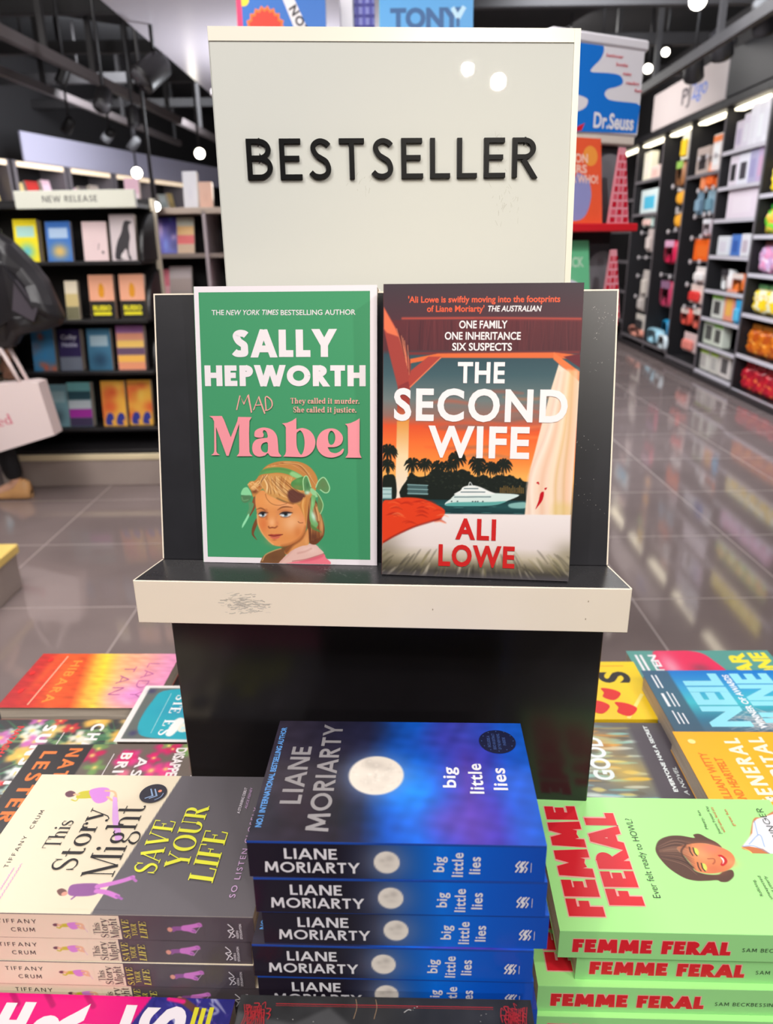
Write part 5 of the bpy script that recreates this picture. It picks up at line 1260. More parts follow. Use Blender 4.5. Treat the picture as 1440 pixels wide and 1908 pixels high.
def chat_art(sh):
    r = random.Random(21); p = Painter(0, 0, 153, 234, 1.3, (66, 64, 66))
    for _ in range(30): p.brush([(r.uniform(0, 150), r.uniform(0, 230)) for _ in range(3)], r.uniform(3, 8), r.choice([(70, 120, 84), (96, 150, 110), (50, 80, 70), (130, 160, 110)]), 1.2, .8, True)
    flowers(p, r, 26, (0, 60, 153, 234), [(240, 226, 214), (244, 190, 90), (230, 70, 54), (250, 236, 220), (220, 50, 60), (240, 200, 120)]); flowers(p, r, 14, (0, 0, 153, 100), [(236, 240, 236), (214, 110, 190), (180, 200, 200), (226, 60, 60)])
    sh.art(p, painted(.35))
    W = ink((246, 240, 236)); sh.geo('CHATEAU', 10, 142, 146, 18, W, .22, .2); sh.geo('SUNSET', 12, 140, 78, 18, W, .24, .2); sh.text('NATASHA LESTER', 16, 140, 40, 9, ink((230, 60, 60)), .03)
    sh.line([(30, 112), (120, 112)], 1.2, W, False)
flatbook('paperback with pale flowers on dark ground, half under the pink flowered one', 'flat books left of the pedestal', .150, .234, .031, -.452, .893, ZC - .640, -.02, chat_art, ink((66, 64, 66), .35), 1, quarter=-90)
def astrid_art(sh):
    r = random.Random(23); p = Painter(0, 0, 153, 234, 1.3, (112, 100, 92))
    flowers(p, r, 40, (0, 78, 153, 234), [(226, 30, 110), (236, 60, 140), (244, 220, 214), (240, 190, 90), (206, 30, 90), (120, 160, 90), (240, 120, 150)])
    p.poly([(0, 0), (153, 0), (153, 70), (0, 74)], (52, 48, 50), .6, smooth=False); sh.art(p, painted(.35))
    O = ink((240, 128, 60)); W = ink((246, 236, 236))
    sh.geo('NATASHA', 8, 146, 46, 17, O, .19, .2); sh.geo('LESTER', 14, 140, 14, 18, O, .19, .22)
    sh.geo('THE', 60, 100, 208, 11, W, .18, .2); sh.text('DISAPPEARANCE', 8, 120, 186, 13, W, .03); sh.geo('OF', 66, 92, 166, 11, W, .18, .2); sh.geo('ASTRID', 26, 130, 142, 13, W, .18, .2); sh.geo('BRICARD', 18, 136, 118, 14, W, .2, .2)
    sh.line([(20, 108), (130, 106)], 1, W, False)
flatbook('paperback with pink flowers and a black band with orange lettering, beside the pedestal', 'flat books left of the pedestal', .153, .234, .0275, -.3455, .799, ZC - .6122, -.02, astrid_art, ink((52, 48, 50), .35), 1, quarter=-90)
ub = flatbook('dark paperback under the pink flowered one, its grey page edges showing', 'flat books left of the pedestal', .130, .234, .031, -.3455, .738, ZC - .640, -.02, None, ink((66, 64, 66), .35), 1, quarter=-90)
def teal_art(sh):
    p = Painter(0, 0, 130, 190, 1.4, (236, 230, 226)); p.poly([(6, 8), (124, 8), (124, 184), (6, 184)], (104, 108, 104), .6, smooth=False)
    p.poly([(10, 40), (40, 22), (100, 22), (122, 50), (122, 150), (100, 178), (40, 178), (10, 150)], (44, 166, 184), 1.0); p.glow(70, 120, 40, 40, (90, 200, 214), .7); p.glow(60, 120, 16, 60, (40, 100, 160), .5)
    for a in ((14, 14), (18, 100), (112, 20)): p.glow(a[0], a[1], 6, 6, (60, 56, 100), .8)
    p.poly([(80, 70), (112, 64), (116, 74), (84, 82)], (240, 240, 236), .6); p.poly([(90, 82), (104, 108), (108, 80)], (236, 236, 220), .6); sh.art(p, painted(.35))
    W = ink((240, 244, 244)); sh.did('STEPHENS', 24, 116, 54, 15, W, .2, .06); sh.did('STEVE', 40, 110, 82, 18, ink((200, 236, 240)), .2, .06); sh.line([(20, 44), (112, 44)], .8, ink((170, 220, 224)), False)
flatbook('teal book with a white border, tucked against the left side of the pedestal', 'flat books left of the pedestal', .122, .160, .028, -.2815, .932, ZC - .612, -.03, teal_art, ink((240, 236, 232), .35), 1, quarter=-90, hard=False)
tb2 = flatbook('white edged book under the teal one left of the pedestal', 'flat books left of the pedestal', .118, .150, .030, -.2805, .930, ZC - .641, -.03, None, ink((240, 236, 232), .35), 1, quarter=-90)

# ================================================================== books lying behind, right of the pedestal
def yellow_art(sh):
    p = Painter(0, 0, 153, 215, 1.6, (250, 214, 30)); p.glow(20, 60, 60, 40, (250, 196, 30), .6); sh.art(p, painted(.36))
    K = ink((40, 34, 34)); R = ink((226, 40, 36))
    sh.text('S', 92, 124, 22, 44, K, .035); sh.text('GAMES', 20, 130, 110, 30, K, .03)
    sh.line([(140, 20), (140, 200)], 2.2, ink((240, 160, 40)), False); sh.line([(2, 52), (62, 14)], 5, ink((252, 232, 130)), False)
    for cx, cy, k in ((62, 60, 1.3), (24, 48, 1.4), (30, 86, 1.4), (70, 92, 1.2)):
        sh.blob([(cx - 12 * k, cy), (cx - 6 * k, cy + 11 * k), (cx + 3 * k, cy + 8 * k), (cx + 12 * k, cy + 9 * k), (cx + 10 * k, cy - 3 * k), (cx + 1 * k, cy - 11 * k)], R)
flatbook('yellow paperback with red hearts and a black letter, against the right side of the pedestal', 'flat books right of the pedestal', .153, .215, .026, .288, 1.036, ZC - .645, -.02, yellow_art, ink((248, 208, 40), .36), 1, quarter=90)
def tg_art(sh):
    p = Painter(0, 0, 153, 234, 1.6, (92, 158, 150)); p.poly([(60, 190), (150, 190), (150, 120), (120, 100), (70, 90), (50, 110), (70, 140), (60, 160)], (232, 52, 96), 1); p.glow(100, 130, 12, 14, (150, 70, 90), .8); p.glow(100, 175, 40, 14, (240, 170, 190), .8); sh.art(p, painted(.36))
    Y = ink((240, 228, 60)); W = ink((240, 240, 244)); 
    sh.text('FEAR', 40, 146, 46, 26, Y, .05); sh.text('GONE', 40, 146, 10, 26, Y, .05); sh.text('LISTEN', 50, 140, 190, 12, W, .04); bars(sh, [(60, 140, 214, 4), (60, 140, 222, 4)], W)
flatbook('green blue paperback with a red splash and yellow letters, farthest at right', 'flat books right of the pedestal', .150, .234, .0235, .512, 1.066, ZC - .6475, -.02, tg_art, ink((92, 158, 150), .36), 1, quarter=90)
def blue_art(sh):
    p = Painter(0, 0, 153, 234, 1.3, (40, 110, 170)); p.I[:] = grad([(0, (86, 104, 122)), (30, (60, 120, 150)), (70, (70, 190, 206)), (110, (60, 160, 214)), (153, (30, 120, 206))], 's')(p.S, p.T)
    p.mix(np.clip((p.T - 192) / 4, 0, 1) * .85, (70, 96, 116))
    r = random.Random(31)
    for _ in range(90): p.brush([(r.uniform(0, 50), r.uniform(20, 160)), (r.uniform(0, 60), r.uniform(20, 160))], r.uniform(.6, 1.6), r.choice([(240, 226, 220), (250, 240, 236), (206, 190, 190), (120, 150, 160)]), .6, .6, smooth=False)
    sh.art(p, painted(.33)); C = ink((150, 226, 244), .3); W = ink((240, 244, 250), .3)
    sh.text('NEIL', 14, 144, 128, 50, C, .05); sh.text('JUNE', 14, 144, 52, 50, C, .05); sh.text('WINNER OF AWARDS', 10, 140, 108, 9, W, .03)
    bars(sh, [(106, 140, 222, 2.4), (106, 140, 216, 2.4), (60, 92, 222, 4), (60, 96, 214, 2), (60, 92, 208, 2), (20, 50, 222, 2), (20, 46, 216, 2), (20, 44, 210, 2)], W)
flatbook('blue paperback with huge pale blue letters, right of the pedestal', 'flat books right of the pedestal', .140, .234, .0275, .500, .953, ZC - .620, -.02, blue_art, ink((40, 120, 196), .33), 1, quarter=90)
def pact_art(sh):
    p = Painter(0, 0, 153, 234, 1.2, (110, 112, 108)); r = random.Random(41)
    for _ in range(150):
        s = r.uniform(0, 150); t = r.uniform(40, 228); l = r.uniform(14, 50)
        p.brush([(s, t), (s + r.uniform(-2, 2), t + l)], r.uniform(2, 8), r.choice([(120, 206, 220), (240, 196, 60), (230, 244, 240), (96, 90, 80), (250, 170, 50), (70, 76, 74), (150, 226, 220), (244, 226, 120), (200, 220, 210)]), 1.6, .75, True)
    p.glow(110, 95, 22, 24, (244, 160, 46), .6); p.glow(50, 80, 26, 30, (244, 200, 80), .7); p.mix(np.clip((50 - p.T) / 8 + .5, 0, 1) * .9, (78, 70, 80)); p.mix(np.clip((p.S - 128) / 16, 0, 1) * .6, (86, 82, 84)); sh.art(p, painted(.33)); W = ink((240, 248, 248), .3)
    sh.text('THE PACT', 8, 142, 136, 24, ink((40, 120, 150)), .03); sh.text('GOOD', 34, 120, 96, 24, W, .035); sh.text('EVERYONE HAS A SECRET', 14, 146, 24, 5, W, .03); sh.text('A NOVEL', 8, 60, 12, 5, W, 0, .2)
flatbook('paperback with smeared teal and gold night lights, touching the right side of the pedestal', 'flat books right of the pedestal', .150, .234, .026, .266, .873, ZC - .645, -.035, pact_art, ink((80, 76, 82), .33), 1, quarter=90)
def gen_art(sh):
    p = Painter(0, 0, 153, 234, 1.3, (250, 180, 44)); p.glow(40, 200, 50, 40, (250, 190, 60), .6); sh.art(p, painted(.36)); W = ink((250, 240, 216)); O = ink((226, 120, 40)); K = ink((56, 48, 40))
    sh.geo('GENERAL', 10, 140, 154, 20, W, .2, .2); sh.geo('HOSPITAL', 4, 142, 122, 20, W, .2, .18)
    sh.text('BRILLIANT WITTY', 12, 110, 206, 10, O, .02); sh.text('AND HEARTFELT', 20, 100, 190, 10, O, .02); sh.disc(132, 216, 5, 5, ink((252, 230, 150)), 10)
    for a in range(9):
        q = a / 9 * 3.1; sh.line([(80, 78), (80 + 20 * math.cos(q), 78 + 26 * math.sin(q)), (80 + 34 * math.cos(q), 74 + 34 * math.sin(q))], 2.4, K)
    sh.blob([(70, 60), (92, 60), (90, 84), (74, 84)], O)
flatbook('orange yellow paperback with white lettering, right of the pedestal near the frame edge', 'flat books right of the pedestal', .150, .234, .0275, .4905, .809, ZC - .617, -.03, gen_art, ink((248, 178, 44), .36), 1, quarter=90)
ug = flatbook('orange paperback under the orange yellow one at right', 'flat books right of the pedestal', .150, .234, .0262, .504, .806, ZC - .6447, -.03, None, ink((230, 150, 40), .36), 1, quarter=90)
# ================================================================== cream headed bookcase at left
def small_art(kind, W, H, cols, seed):
    """simple printed front for a book seen from far away"""
    def f(sh):
        p = Painter(0, 0, W * 1000, H * 1000, max(4.0, W * 1000 / 34), cols[0]); r = random.Random(seed); w, h = W * 1000, H * 1000
        if kind == 'bands':
            n = len(cols)
            for i, c in enumerate(cols): p.poly([(0, h - h * (i + 1) / n), (w, h - h * (i + 1) / n), (w, h - h * i / n), (0, h - h * i / n)], c, 3, smooth=False)
        elif kind == 'blobs':
            for i in range(9): p.glow(r.uniform(0, w), r.uniform(0, h), r.uniform(w * .1, w * .35), r.uniform(h * .06, h * .22), cols[1 + i % (len(cols) - 1)], .85)
        elif kind == 'title':
            p.poly([(w * .12, h * .58), (w * .88, h * .58), (w * .88, h * .84), (w * .12, h * .84)], cols[1], 4, .9, smooth=False); p.glow(w * .5, h * .25, w * .32, h * .18, cols[2 % len(cols)], .9)
        elif kind == 'plain': p.glow(w * .5, h * .4, w * .2, h * .2, cols[1 % len(cols)], .4)
        sh.art(p, painted(.4))
    return f
def disp(label, group, x, y, z, W, H, T, yaw, tilt, kind, cols, seed=1, extra=None):
    def art(sh):
        small_art(kind, W, H, cols, seed)(sh)
        if extra: extra(sh)
    return make_book(label, group, W, H, T, ink(tuple(int(v) for v in cols[0])), ink(tuple(int(v * .85) for v in cols[-1])), lean_M(x, y, z, yaw, tilt, T), art, oy=0, ct=.001)
NY = 4.46; NX0, NX1 = -2.34, -1.385
nr = thing('display_bookcase', 'black bookcase with a cream header reading NEW RELEASE, at left', 'bookcase', (0, NY, 0))
def bb(name, lo, hi, m, r=.003, parent=nr): mb = MB(); mb.bev(lo, hi, m, r); return mb.build(name, parent)
BKF = mat('bookcase_black', (30, 28, 30), .45, noise=.1, scale=20); NRC = mat('bookcase_cream', (246, 234, 208), .4)
HDR = mat('header_cream', (226, 226, 212), .35)
h = MB(); h.bev((-2.045, -.012, 1.598), (-1.375, .02, 1.692), HDR, .003); hb = h.build('header_board', nr)
mb = MB(); sh = Sheet(mb, (-2.045, -.0122, 1.598), (1, 0, 0), (0, 0, 1), (0, -1, 0)); sh.geo('NEW RELEASE', 155, 460, 34, 32, ink((70, 66, 66), .5), .15, .18); mb.build('header_lettering', hb)
bb('back_panel', (NX0, .30, .20), (NX1, .32, 1.66), BKF); bb('top_panel', (NX0, .0, 1.60), (NX1 - .002, .30, 1.625), BKF)
SHZ = (1.318, .990, .688, .340)
for z in SHZ: bb('shelf', (NX0, .0, z - .022), (NX1 - .005, .30, z), BKF)
bb('rear_upright', (NX1 - .006, .30, .17), (NX1 + .022, .345, 1.66), NRC); bb('end_panel', (NX0 - .022, .0, .17), (NX0, .33, 1.625), NRC)
for z in SHZ:                                   # rounded dark shelf ends against the cream panel
    mb = MB(); mb.prism([(.30, z + .27), (.30, z)] + [(.012, z)] + [(.012 + .288 * (1 - math.cos(a * math.pi / 24)) , z + .01 + .25 * math.sin(a * math.pi / 24)) for a in range(1, 13)], 0, NX1 - .004, NX1 + .012, BKF); mb.build('shelf_end', nr)
bb('plinth_shelf', (NX0 - .03, -.10, .2), (NX1 + .04, .32, .228), BKF); bb('plinth_trim', (NX0 - .035, -.112, .165), (NX1 + .045, .32, .203), mat('plinth_trim_cream', (248, 230, 190), .35), .004)
bb('plinth', (NX0 - .03, -.105, 0), (NX1 + .04, .32, .164), mat('plinth_stone', (172, 156, 148), .4, noise=.08, scale=4), .004)
GN = 'books facing out on the cream headed bookcase'
yb = NY + .05
W_ = (240, 236, 236)
def dogart(sh):
    K = ink((52, 48, 52)); sh.blob([(20, 8), (24, 60), (40, 110), (62, 150), (78, 200), (92, 218), (118, 214), (128, 206), (112, 196), (108, 170), (112, 130), (104, 90), (100, 40), (112, 8), (96, 6), (86, 60), (70, 50), (66, 8)], K, 5); sh.blob([(52, 14), (60, 40), (74, 44), (78, 14)], ink((226, 214, 214)), 4)
def peachart(sh):
    Y = ink((236, 226, 40)); sh.rect(0, 0, 145, 104, ink((36, 34, 34))); sh.text('RUSSO', 16, 122, 50, 26, Y, .05); sh.rect(16, 22, 122, 40, Y); sh.blob([(58, 130), (84, 128), (88, 180), (70, 206), (56, 176)], ink((226, 152, 30)), 4)
def womanart(sh):
    for s0 in (40, 108): sh.blob([(s0 - 22, 8), (s0 - 26, 40), (s0 - 8, 78), (s0 + 18, 76), (s0 + 26, 44), (s0 + 10, 30), (s0 + 16, 8)], ink((58, 64, 150)), 4)
books = [
 ('yellow book with a blue window picture, top shelf at left', -2.121, 1.318, .135, .232, .06, 'title', [(250, 226, 30), (170, 220, 230), (90, 190, 220)], None),
 ('blue book with a yellow and orange figure, top shelf', -1.937, 1.318, .142, .218, .03, 'title', [(60, 116, 196), (190, 212, 236), (240, 190, 90)], None),
 ('pale pink book beside the black dog cover, top shelf', -1.727, 1.318, .140, .215, .03, 'plain', [(232, 206, 206), (226, 198, 200)], lambda sh: (sh.line([(84, 60), (90, 96)], 4, ink((96, 76, 80)), False), sh.disc(110, 46, 7, 9, ink((96, 76, 80)), 12))),
 ('grey pink book with a black dog silhouette, top shelf', -1.566, 1.318, .142, .252, .045, 'plain', [(212, 198, 200), (206, 190, 192)], dogart),
 ('cream and olive book half hidden by the black bag, second shelf', -1.880, .990, .075, .22, .03, 'bands', [(226, 214, 190), (206, 186, 130), (120, 116, 90)], None),
 ('peach and black book with yellow letters, left one of the pair', -1.737, .990, .145, .252, .035, 'plain', [(240, 172, 140), (244, 180, 146)], peachart),
 ('peach and black book with yellow letters, right one of the pair', -1.556, .990, .145, .252, .035, 'plain', [(240, 172, 140), (244, 180, 146)], peachart),
 ('blue book with an orange splash, third shelf at left', -2.130, .688, .134, .25, .05, 'blobs', [(76, 146, 196), (250, 120, 80), (70, 150, 206), (120, 130, 150), (250, 110, 70), (60, 160, 220)], None),
 ('dark violet book with pale lettering, third shelf', -1.968, .688, .132, .245, .06, 'bands', [(50, 40, 84), (56, 46, 92), (126, 134, 150)], lambda sh: (sh.text('Colby', 16, 112, 186, 26, ink((206, 206, 226)), .03), sh.text('Noble', 20, 112, 142, 26, ink((190, 190, 216)), .03))),
 ('grey blue sea book, third shelf', -1.793, .688, .140, .245, .04, 'title', [(66, 116, 146), (170, 190, 200), (40, 70, 96)], None),
 ('violet and yellow sunset book, third shelf at right', -1.616, .688, .165, .262, .05, 'bands', [(170, 116, 176), (236, 160, 130), (250, 206, 110), (110, 84, 110), (250, 190, 90), (244, 160, 120)], None),
 ('grey blue book behind the white paper bag, lowest shelf', -2.10, .340, .13, .26, .05, 'title', [(120, 160, 170), (160, 190, 196), (70, 90, 100)], None),
 ('teal and magenta dark book, lowest shelf', -1.966, .340, .142, .272, .055, 'bands', [(120, 186, 188), (50, 84, 96), (190, 200, 206), (166, 50, 160), (70, 60, 90)], None),
 ('orange patterned book with two blue heads, lowest shelf, left copy', -1.757, .340, .145, .278, .03, 'blobs', [(250, 190, 76), (240, 110, 60), (250, 206, 90), (236, 150, 60), (230, 90, 50)], womanart),
 ('orange patterned book with blue heads, lowest shelf, right copy', -1.600, .340, .145, .278, .03, 'blobs', [(250, 190, 76), (240, 110, 60), (250, 206, 90), (236, 150, 60), (230, 90, 50)], womanart)]
for i, (lab, x, z, w, hh, T, kind, cols, ex) in enumerate(books):
    disp(lab, GN, x + w / 2, yb + (.02 if 'right copy' in lab else 0), z + .0008, w, hh, T, 0.0, .14, kind, cols, i, ex)
# end of a second cream topped plinth at the left edge
pl = thing('low_display_plinth', 'corner of a low grey plinth with yellow trim at the left edge', 'plinth', (-2.05, 3.15, 0))
mb = MB(); mb.bev((-.35, -.32, 0), (.35, .32, .16), mat('plinth_stone', (172, 156, 148), .4), .004); mb.build('plinth', pl)
mb = MB(); mb.bev((-.36, -.33, .16), (.36, .33, .20), mat('trim_yellow', (250, 214, 120), .35), .004); mb.build('plinth_trim', pl)
pl.location = (-1.95, 2.605, 0)

# ------------------------------------------------------------------ bookcase just behind, with slanted fronts
MY = 5.5
mc = thing('slanted_bookcase', 'black bookcase with slanted shelves, behind the cream headed one', 'bookcase', (0, MY, 0))
GRYV = mat('upright_grey', (196, 182, 186), .4)
for x in (-1.79, -1.235, -.72, -.2):
    mb = MB(); mb.bev((x - .012, -.02, 0), (x + .012, .42, 1.62), GRYV if x > -1.5 else NRC, .003); mb.build('upright', mc)
bb('top_board', (-1.80, -.02, 1.60), (-.19, .42, 1.64), mat('top_board_tan', (206, 186, 170), .4), .003, mc); bb('back_panel', (-1.80, .40, 0), (-.19, .42, 1.6), BKF, .003, mc)
for z in (1.34, 1.0, .66, .32): bb('shelf', (-1.776, .0, z - .03), (-.21, .40, z), BKF if z != 1.34 else mat('shelf_edge_tan', (150, 134, 126), .5), .003, mc)
bb('bottom_board', (-1.776, .0, .02), (-.21, .40, .08), BKF, .003, mc)
GM = 'books on the slanted black bookcase'
for i, (lab, x, z, w, hh, T, kind, cols) in enumerate([
  ('yellow book on the slanted bookcase, left of the violet one', -1.74, 1.342, .12, .16, .02, 'bands', [(250, 240, 80), (246, 214, 30), (240, 220, 90)]),
  ('violet blue book on the slanted bookcase', -1.60, 1.342, .13, .25, .02, 'blobs', [(90, 84, 190), (120, 150, 240), (150, 130, 220), (60, 50, 130), (226, 190, 236)]),
  ('coral and sand book on the slanted bookcase', -1.46, 1.342, .12, .25, .02, 'bands', [(206, 206, 190), (240, 190, 120), (236, 96, 96), (214, 180, 150)]),
  ('dark portrait book on the slanted bookcase, in the right bay', -1.12, 1.342, .14, .22, .02, 'blobs', [(84, 76, 90), (140, 126, 140), (50, 46, 60), (90, 100, 140), (180, 140, 70)]),
  ('pale book with a pink edge on the second slanted shelf', -1.55, 1.002, .16, .26, .03, 'bands', [(206, 190, 190), (190, 170, 164), (180, 166, 160)]),
  ('pink book on the second slanted shelf, behind the white one', -1.68, 1.002, .13, .24, .02, 'bands', [(240, 120, 140), (250, 180, 190)]),
  ('red book on the second slanted shelf, right bay', -1.13, 1.002, .11, .24, .03, 'blobs', [(214, 76, 76), (190, 90, 150), (226, 90, 80)]),
  ('grey pink book on the second slanted shelf, right bay', -1.0, 1.002, .13, .26, .03, 'bands', [(206, 186, 190), (196, 150, 156)])]):
    disp(lab, GM, x + w / 2 if 'right bay' in lab else x + w / 2 - .0, MY + .06 + .03 * (i % 2), z, w, hh, T, .0, .26, kind, cols, i + 40)
GT = 'things standing on top of the slanted bookcase'
for i, (lab, x, w, hh, T, kind, cols) in enumerate([
  ('pink and white book on top of the slanted bookcase', -1.80, .10, .20, .04, 'bands', [(240, 196, 214), (250, 230, 236)]),
  ('white box on top of the slanted bookcase', -1.42, .10, .25, .05, 'plain', [(236, 236, 240), (220, 220, 230)]),
  ('peach book on top of the slanted bookcase', -1.28, .09, .17, .04, 'plain', [(236, 190, 166), (220, 170, 150)]),
  ('tall white book on top of the slanted bookcase, next to the sign', -1.14, .11, .26, .05, 'plain', [(240, 238, 242), (226, 220, 226)]),
  ('orange topped flat book on the slanted bookcase', -1.06, .12, .06, .10, 'plain', [(246, 196, 160), (240, 170, 130)])]):
    disp(lab, GT, x + w / 2, MY + .10 + .12 * (i % 2), 1.6405, w, hh, T, 0, .12, kind, cols, i + 60)

# ------------------------------------------------------------------ left wall bookcases with the pale fascia
la = math.atan2(1, .271) - math.pi / 2          # turn of the wall
LWDIR = Vector((.271, 1, 0)).normalized(); LWN = Vector((1, -.271, 0)).normalized()
def left_M(y, z=0.0, out=0.0):
    o = Vector((LW(y), y, z)) + LWN * out
    return Matrix(((LWDIR.x, -LWN.x, 0, o.x), (LWDIR.y, -LWN.y, 0, o.y), (0, 0, 1, z), (0, 0, 0, 1)))
FASC = mat('fascia_lilac_white', (196, 192, 214), .45)
fa = thing('fascia_panel', 'long pale fascia board above the far left bookcases', 'fascia', M=left_M(9.5))
mb = MB(); mb.bev((0, .0, 2.34), (5.3, .03, 2.66), FASC, .004); fb = mb.build('board', fa)
bcol = [(240, 176, 120), (226, 236, 232), (236, 206, 140), (200, 60, 56), (240, 200, 214), (120, 110, 110), (206, 190, 180), (250, 226, 150)]
for i in range(6):
    y0 = 8.35 + i * .95
    t = thing('wall_bookcase', 'dark wall bookcase under the pale fascia, %s from the left' % ('first', 'second', 'third', 'fourth', 'fifth', 'sixth')[i], 'bookcase', M=left_M(y0), group='wall bookcases at far left')
    L_ = .92
    bb('side_panel', (0, -.0, 0), (.05, .38, 2.34), mat('case_side_grey', (120, 112, 116), .5), .003, t); bb('side_panel', (L_ - .03, 0, 0), (L_, .38, 2.34), mat('case_side_grey', (120, 112, 116), .5), .003, t)
    bb('back_panel', (.05, .36, 0), (L_ - .03, .38, 2.34), BKF, .003, t)
    bb('light_strip', (.06, -.004, 2.275), (L_ - .04, .02, 2.33), mat('strip_warm', (250, 226, 196), .4, emit=.8), .003, t)
    for z in (1.86, 1.45, 1.05, .65, .25): bb('shelf', (.05, 0, z - .03), (L_ - .03, .36, z), BKF, .003, t)
    for j in range(3):
        c = bcol[(i * 2 + j) % len(bcol)]; w = .16 + .03 * ((i + j) % 3); hh = .26 + .03 * ((i * 3 + j) % 3)
        fr, sp, bk, pg = book_mesh(w, hh, .05, ink(c), ink(tuple(int(v * .9) for v in c)), small_art('title', w, hh, [c, tuple(min(255, int(v * 1.1)) for v in c), tuple(int(v * .8) for v in c)], i * 7 + j), None, 0, .001)
        B = thing('hardcover_book', '%s book facing out on the top shelf of the %s wall bookcase at left' % (['left hand', 'middle', 'right hand'][j], ('first', 'second', 'third', 'fourth', 'fifth', 'sixth')[i]), 'book', group='books on the top shelves at far left',
                  M=left_M(y0) @ lean_M(.18 + j * .26, .10, 1.861, 0, .18, .05))
        fr.build('front_cover', B); pg.build('pages', B)
# tall end bookcase at the left edge of the picture, nearer
ec = thing('tall_bookcase', 'tall dark bookcase with a pale grey post at the left edge', 'bookcase', M=left_M(6.4, 0, .55))
bb('post', (1.86, -.01, 0), (1.92, .34, 2.45), mat('post_grey', (176, 170, 180), .45), .003, ec); bb('side_panel', (.5, 0, 0), (.53, .34, 2.45), BKF, .003, ec); bb('back_panel', (.53, .32, 0), (1.86, .34, 2.45), BKF, .003, ec); bb('top_panel', (.53, 0, 2.42), (1.86, .32, 2.45), BKF, .003, ec)
for z in (2.02, 1.68, 1.36, 1.0, .64, .28): bb('shelf', (.53, 0, z - .03), (1.86, .32, z), BKF if z != 2.02 else mat('shelf_lilac', (150, 146, 160), .5), .003, ec)
GE = 'books on the tall bookcase at the left edge'
for i, (lab, x, z, w, hh, cols) in enumerate([
  ('pink book at the left edge, upper shelf of the tall bookcase', 1.54, 2.021, .20, .24, [(240, 96, 120), (250, 130, 150)]),
  ('black speaker sized book above the pink one', 1.54, 1.6801, .17, .25, [(236, 226, 236), (214, 40, 60)]),
  ('red and white book on the tall bookcase at the left edge', 1.72, 1.6801, .15, .27, [(206, 36, 56), (240, 206, 214)]),
  ('cyan book on the tall bookcase at the left edge', 1.50, 1.3601, .18, .24, [(70, 190, 206), (236, 240, 240)]),
  ('magenta book on the tall bookcase at the left edge', 1.70, 1.3601, .14, .24, [(236, 120, 190), (226, 90, 170)])]):
    fr, sp, bk, pg = book_mesh(w, hh, .05, ink(cols[0]), ink(cols[1]), small_art('bands', w, hh, cols, i), None, 0, .001)
    lab = lab.replace('black speaker sized book above the pink one', 'white and red book under the pink one at the left edge')
    B = thing('hardcover_book', lab, 'book', group=GE, M=left_M(6.4, 0, .55) @ lean_M(x, .10, z, 0, .16, .05)); fr.build('front_cover', B); pg.build('pages', B)

# ================================================================== shopper at left: mostly outside the picture
def skin_body(name, joints, edges, radii, m, parent=None, sub=2, smooth=True):
    me = bpy.data.meshes.new(name); me.from_pydata([tuple(j) for j in joints], edges, []); me.materials.append(m)
    o = bpy.data.objects.new(name, me); COL.objects.link(o)
    if parent: o.parent = parent
    o.modifiers.new('skin', 'SKIN'); 
    if not me.skin_vertices: return o
    for i, r in enumerate(radii):
        sv = me.skin_vertices[0].data[i]; sv.radius = r if isinstance(r, tuple) else (r, r); sv.use_root = (i == 0)
    s = o.modifiers.new('sub', 'SUBSURF'); s.levels = sub; s.render_levels = sub
    o.modifiers['skin'].use_smooth_shade = smooth
    return o
PX, PY = -2.34, 4.02
person = thing('person', 'shopper in black clothes and tan shoes carrying a black and a white bag', 'person', (PX, PY, 0))
SKIN = mat('skin', (222, 170, 142), .5); CLO = mat('clothes_black', (26, 24, 28), .8, noise=.15, scale=14, bump=.2)
J = [(0, 0, .92), (0, .01, 1.12), (0.0, .02, 1.34), (0, .0, 1.46), (-.02, -.01, 1.57), (-.03, -.03, 1.66),   # 0-5 pelvis..head
     (.02, .10, .90), (.09, .12, .50), (.165, .12, .09), (.04, .11, .035),            # rear leg (visible): hip, knee, ankle, toe
     (.02, -.10, .90), (-.06, -.12, .50), (.04, -.13, .09), (-.08, -.14, .035),
     (.02, .19, 1.40), (.10, .24, 1.12), (.18, .20, .90), (.20, .19, .82),
     (.02, -.19, 1.40), (-.02, -.26, 1.12), (.10, -.24, .90), (.14, -.22, .83)]
E_ = [(0, 1), (1, 2), (2, 3), (3, 4), (4, 5), (0, 6), (6, 7), (7, 8), (8, 9), (0, 10), (10, 11), (11, 12), (12, 13), (2, 14), (14, 15), (15, 16), (16, 17), (2, 18), (18, 19), (19, 20), (20, 21)]
R_ = [(.13, .10), (.12, .095), (.13, .10), .055, (.08, .085), (.075, .085), .085, .056, .034, .03, .085, .056, .034, .03, .05, .04, .03, .03, .05, .04, .03, .03]
for wi in (17, 21):                             # palms and fingers closing on the bag handles
    wx, wy, wz = J[wi]; b0 = len(J)
    J.append((wx, wy, wz - .065)); E_.append((wi, b0)); R_.append((.030, .016))
    for k in range(4):
        q = len(J); fx = wx - .030 + .020 * k; L_ = (.026, .031, .029, .023)[k]
        J += [(fx, wy + .004, wz - .100), (fx, wy + .022, wz - .100 - L_), (fx, wy + .046, wz - .106 - L_ * .6)]; E_ += [(b0, q), (q, q + 1), (q + 1, q + 2)]; R_ += [.009, .0085, .007]
    q = len(J); J += [(wx - .042, wy + .012, wz - .050), (wx - .050, wy + .034, wz - .088)]; E_ += [(b0, q), (q, q + 1)]; R_ += [.011, .009]
skin_body('body', J, E_, R_, SKIN, person)
tr = skin_body('trousers', [J[0], J[6], J[7], (.163, .12, .105), J[10], J[11], (.04, -.13, .10)], [(0, 1), (1, 2), (2, 3), (0, 4), (4, 5), (5, 6)], [(.145, .115), .098, .068, .052, .098, .068, .052], CLO, person)
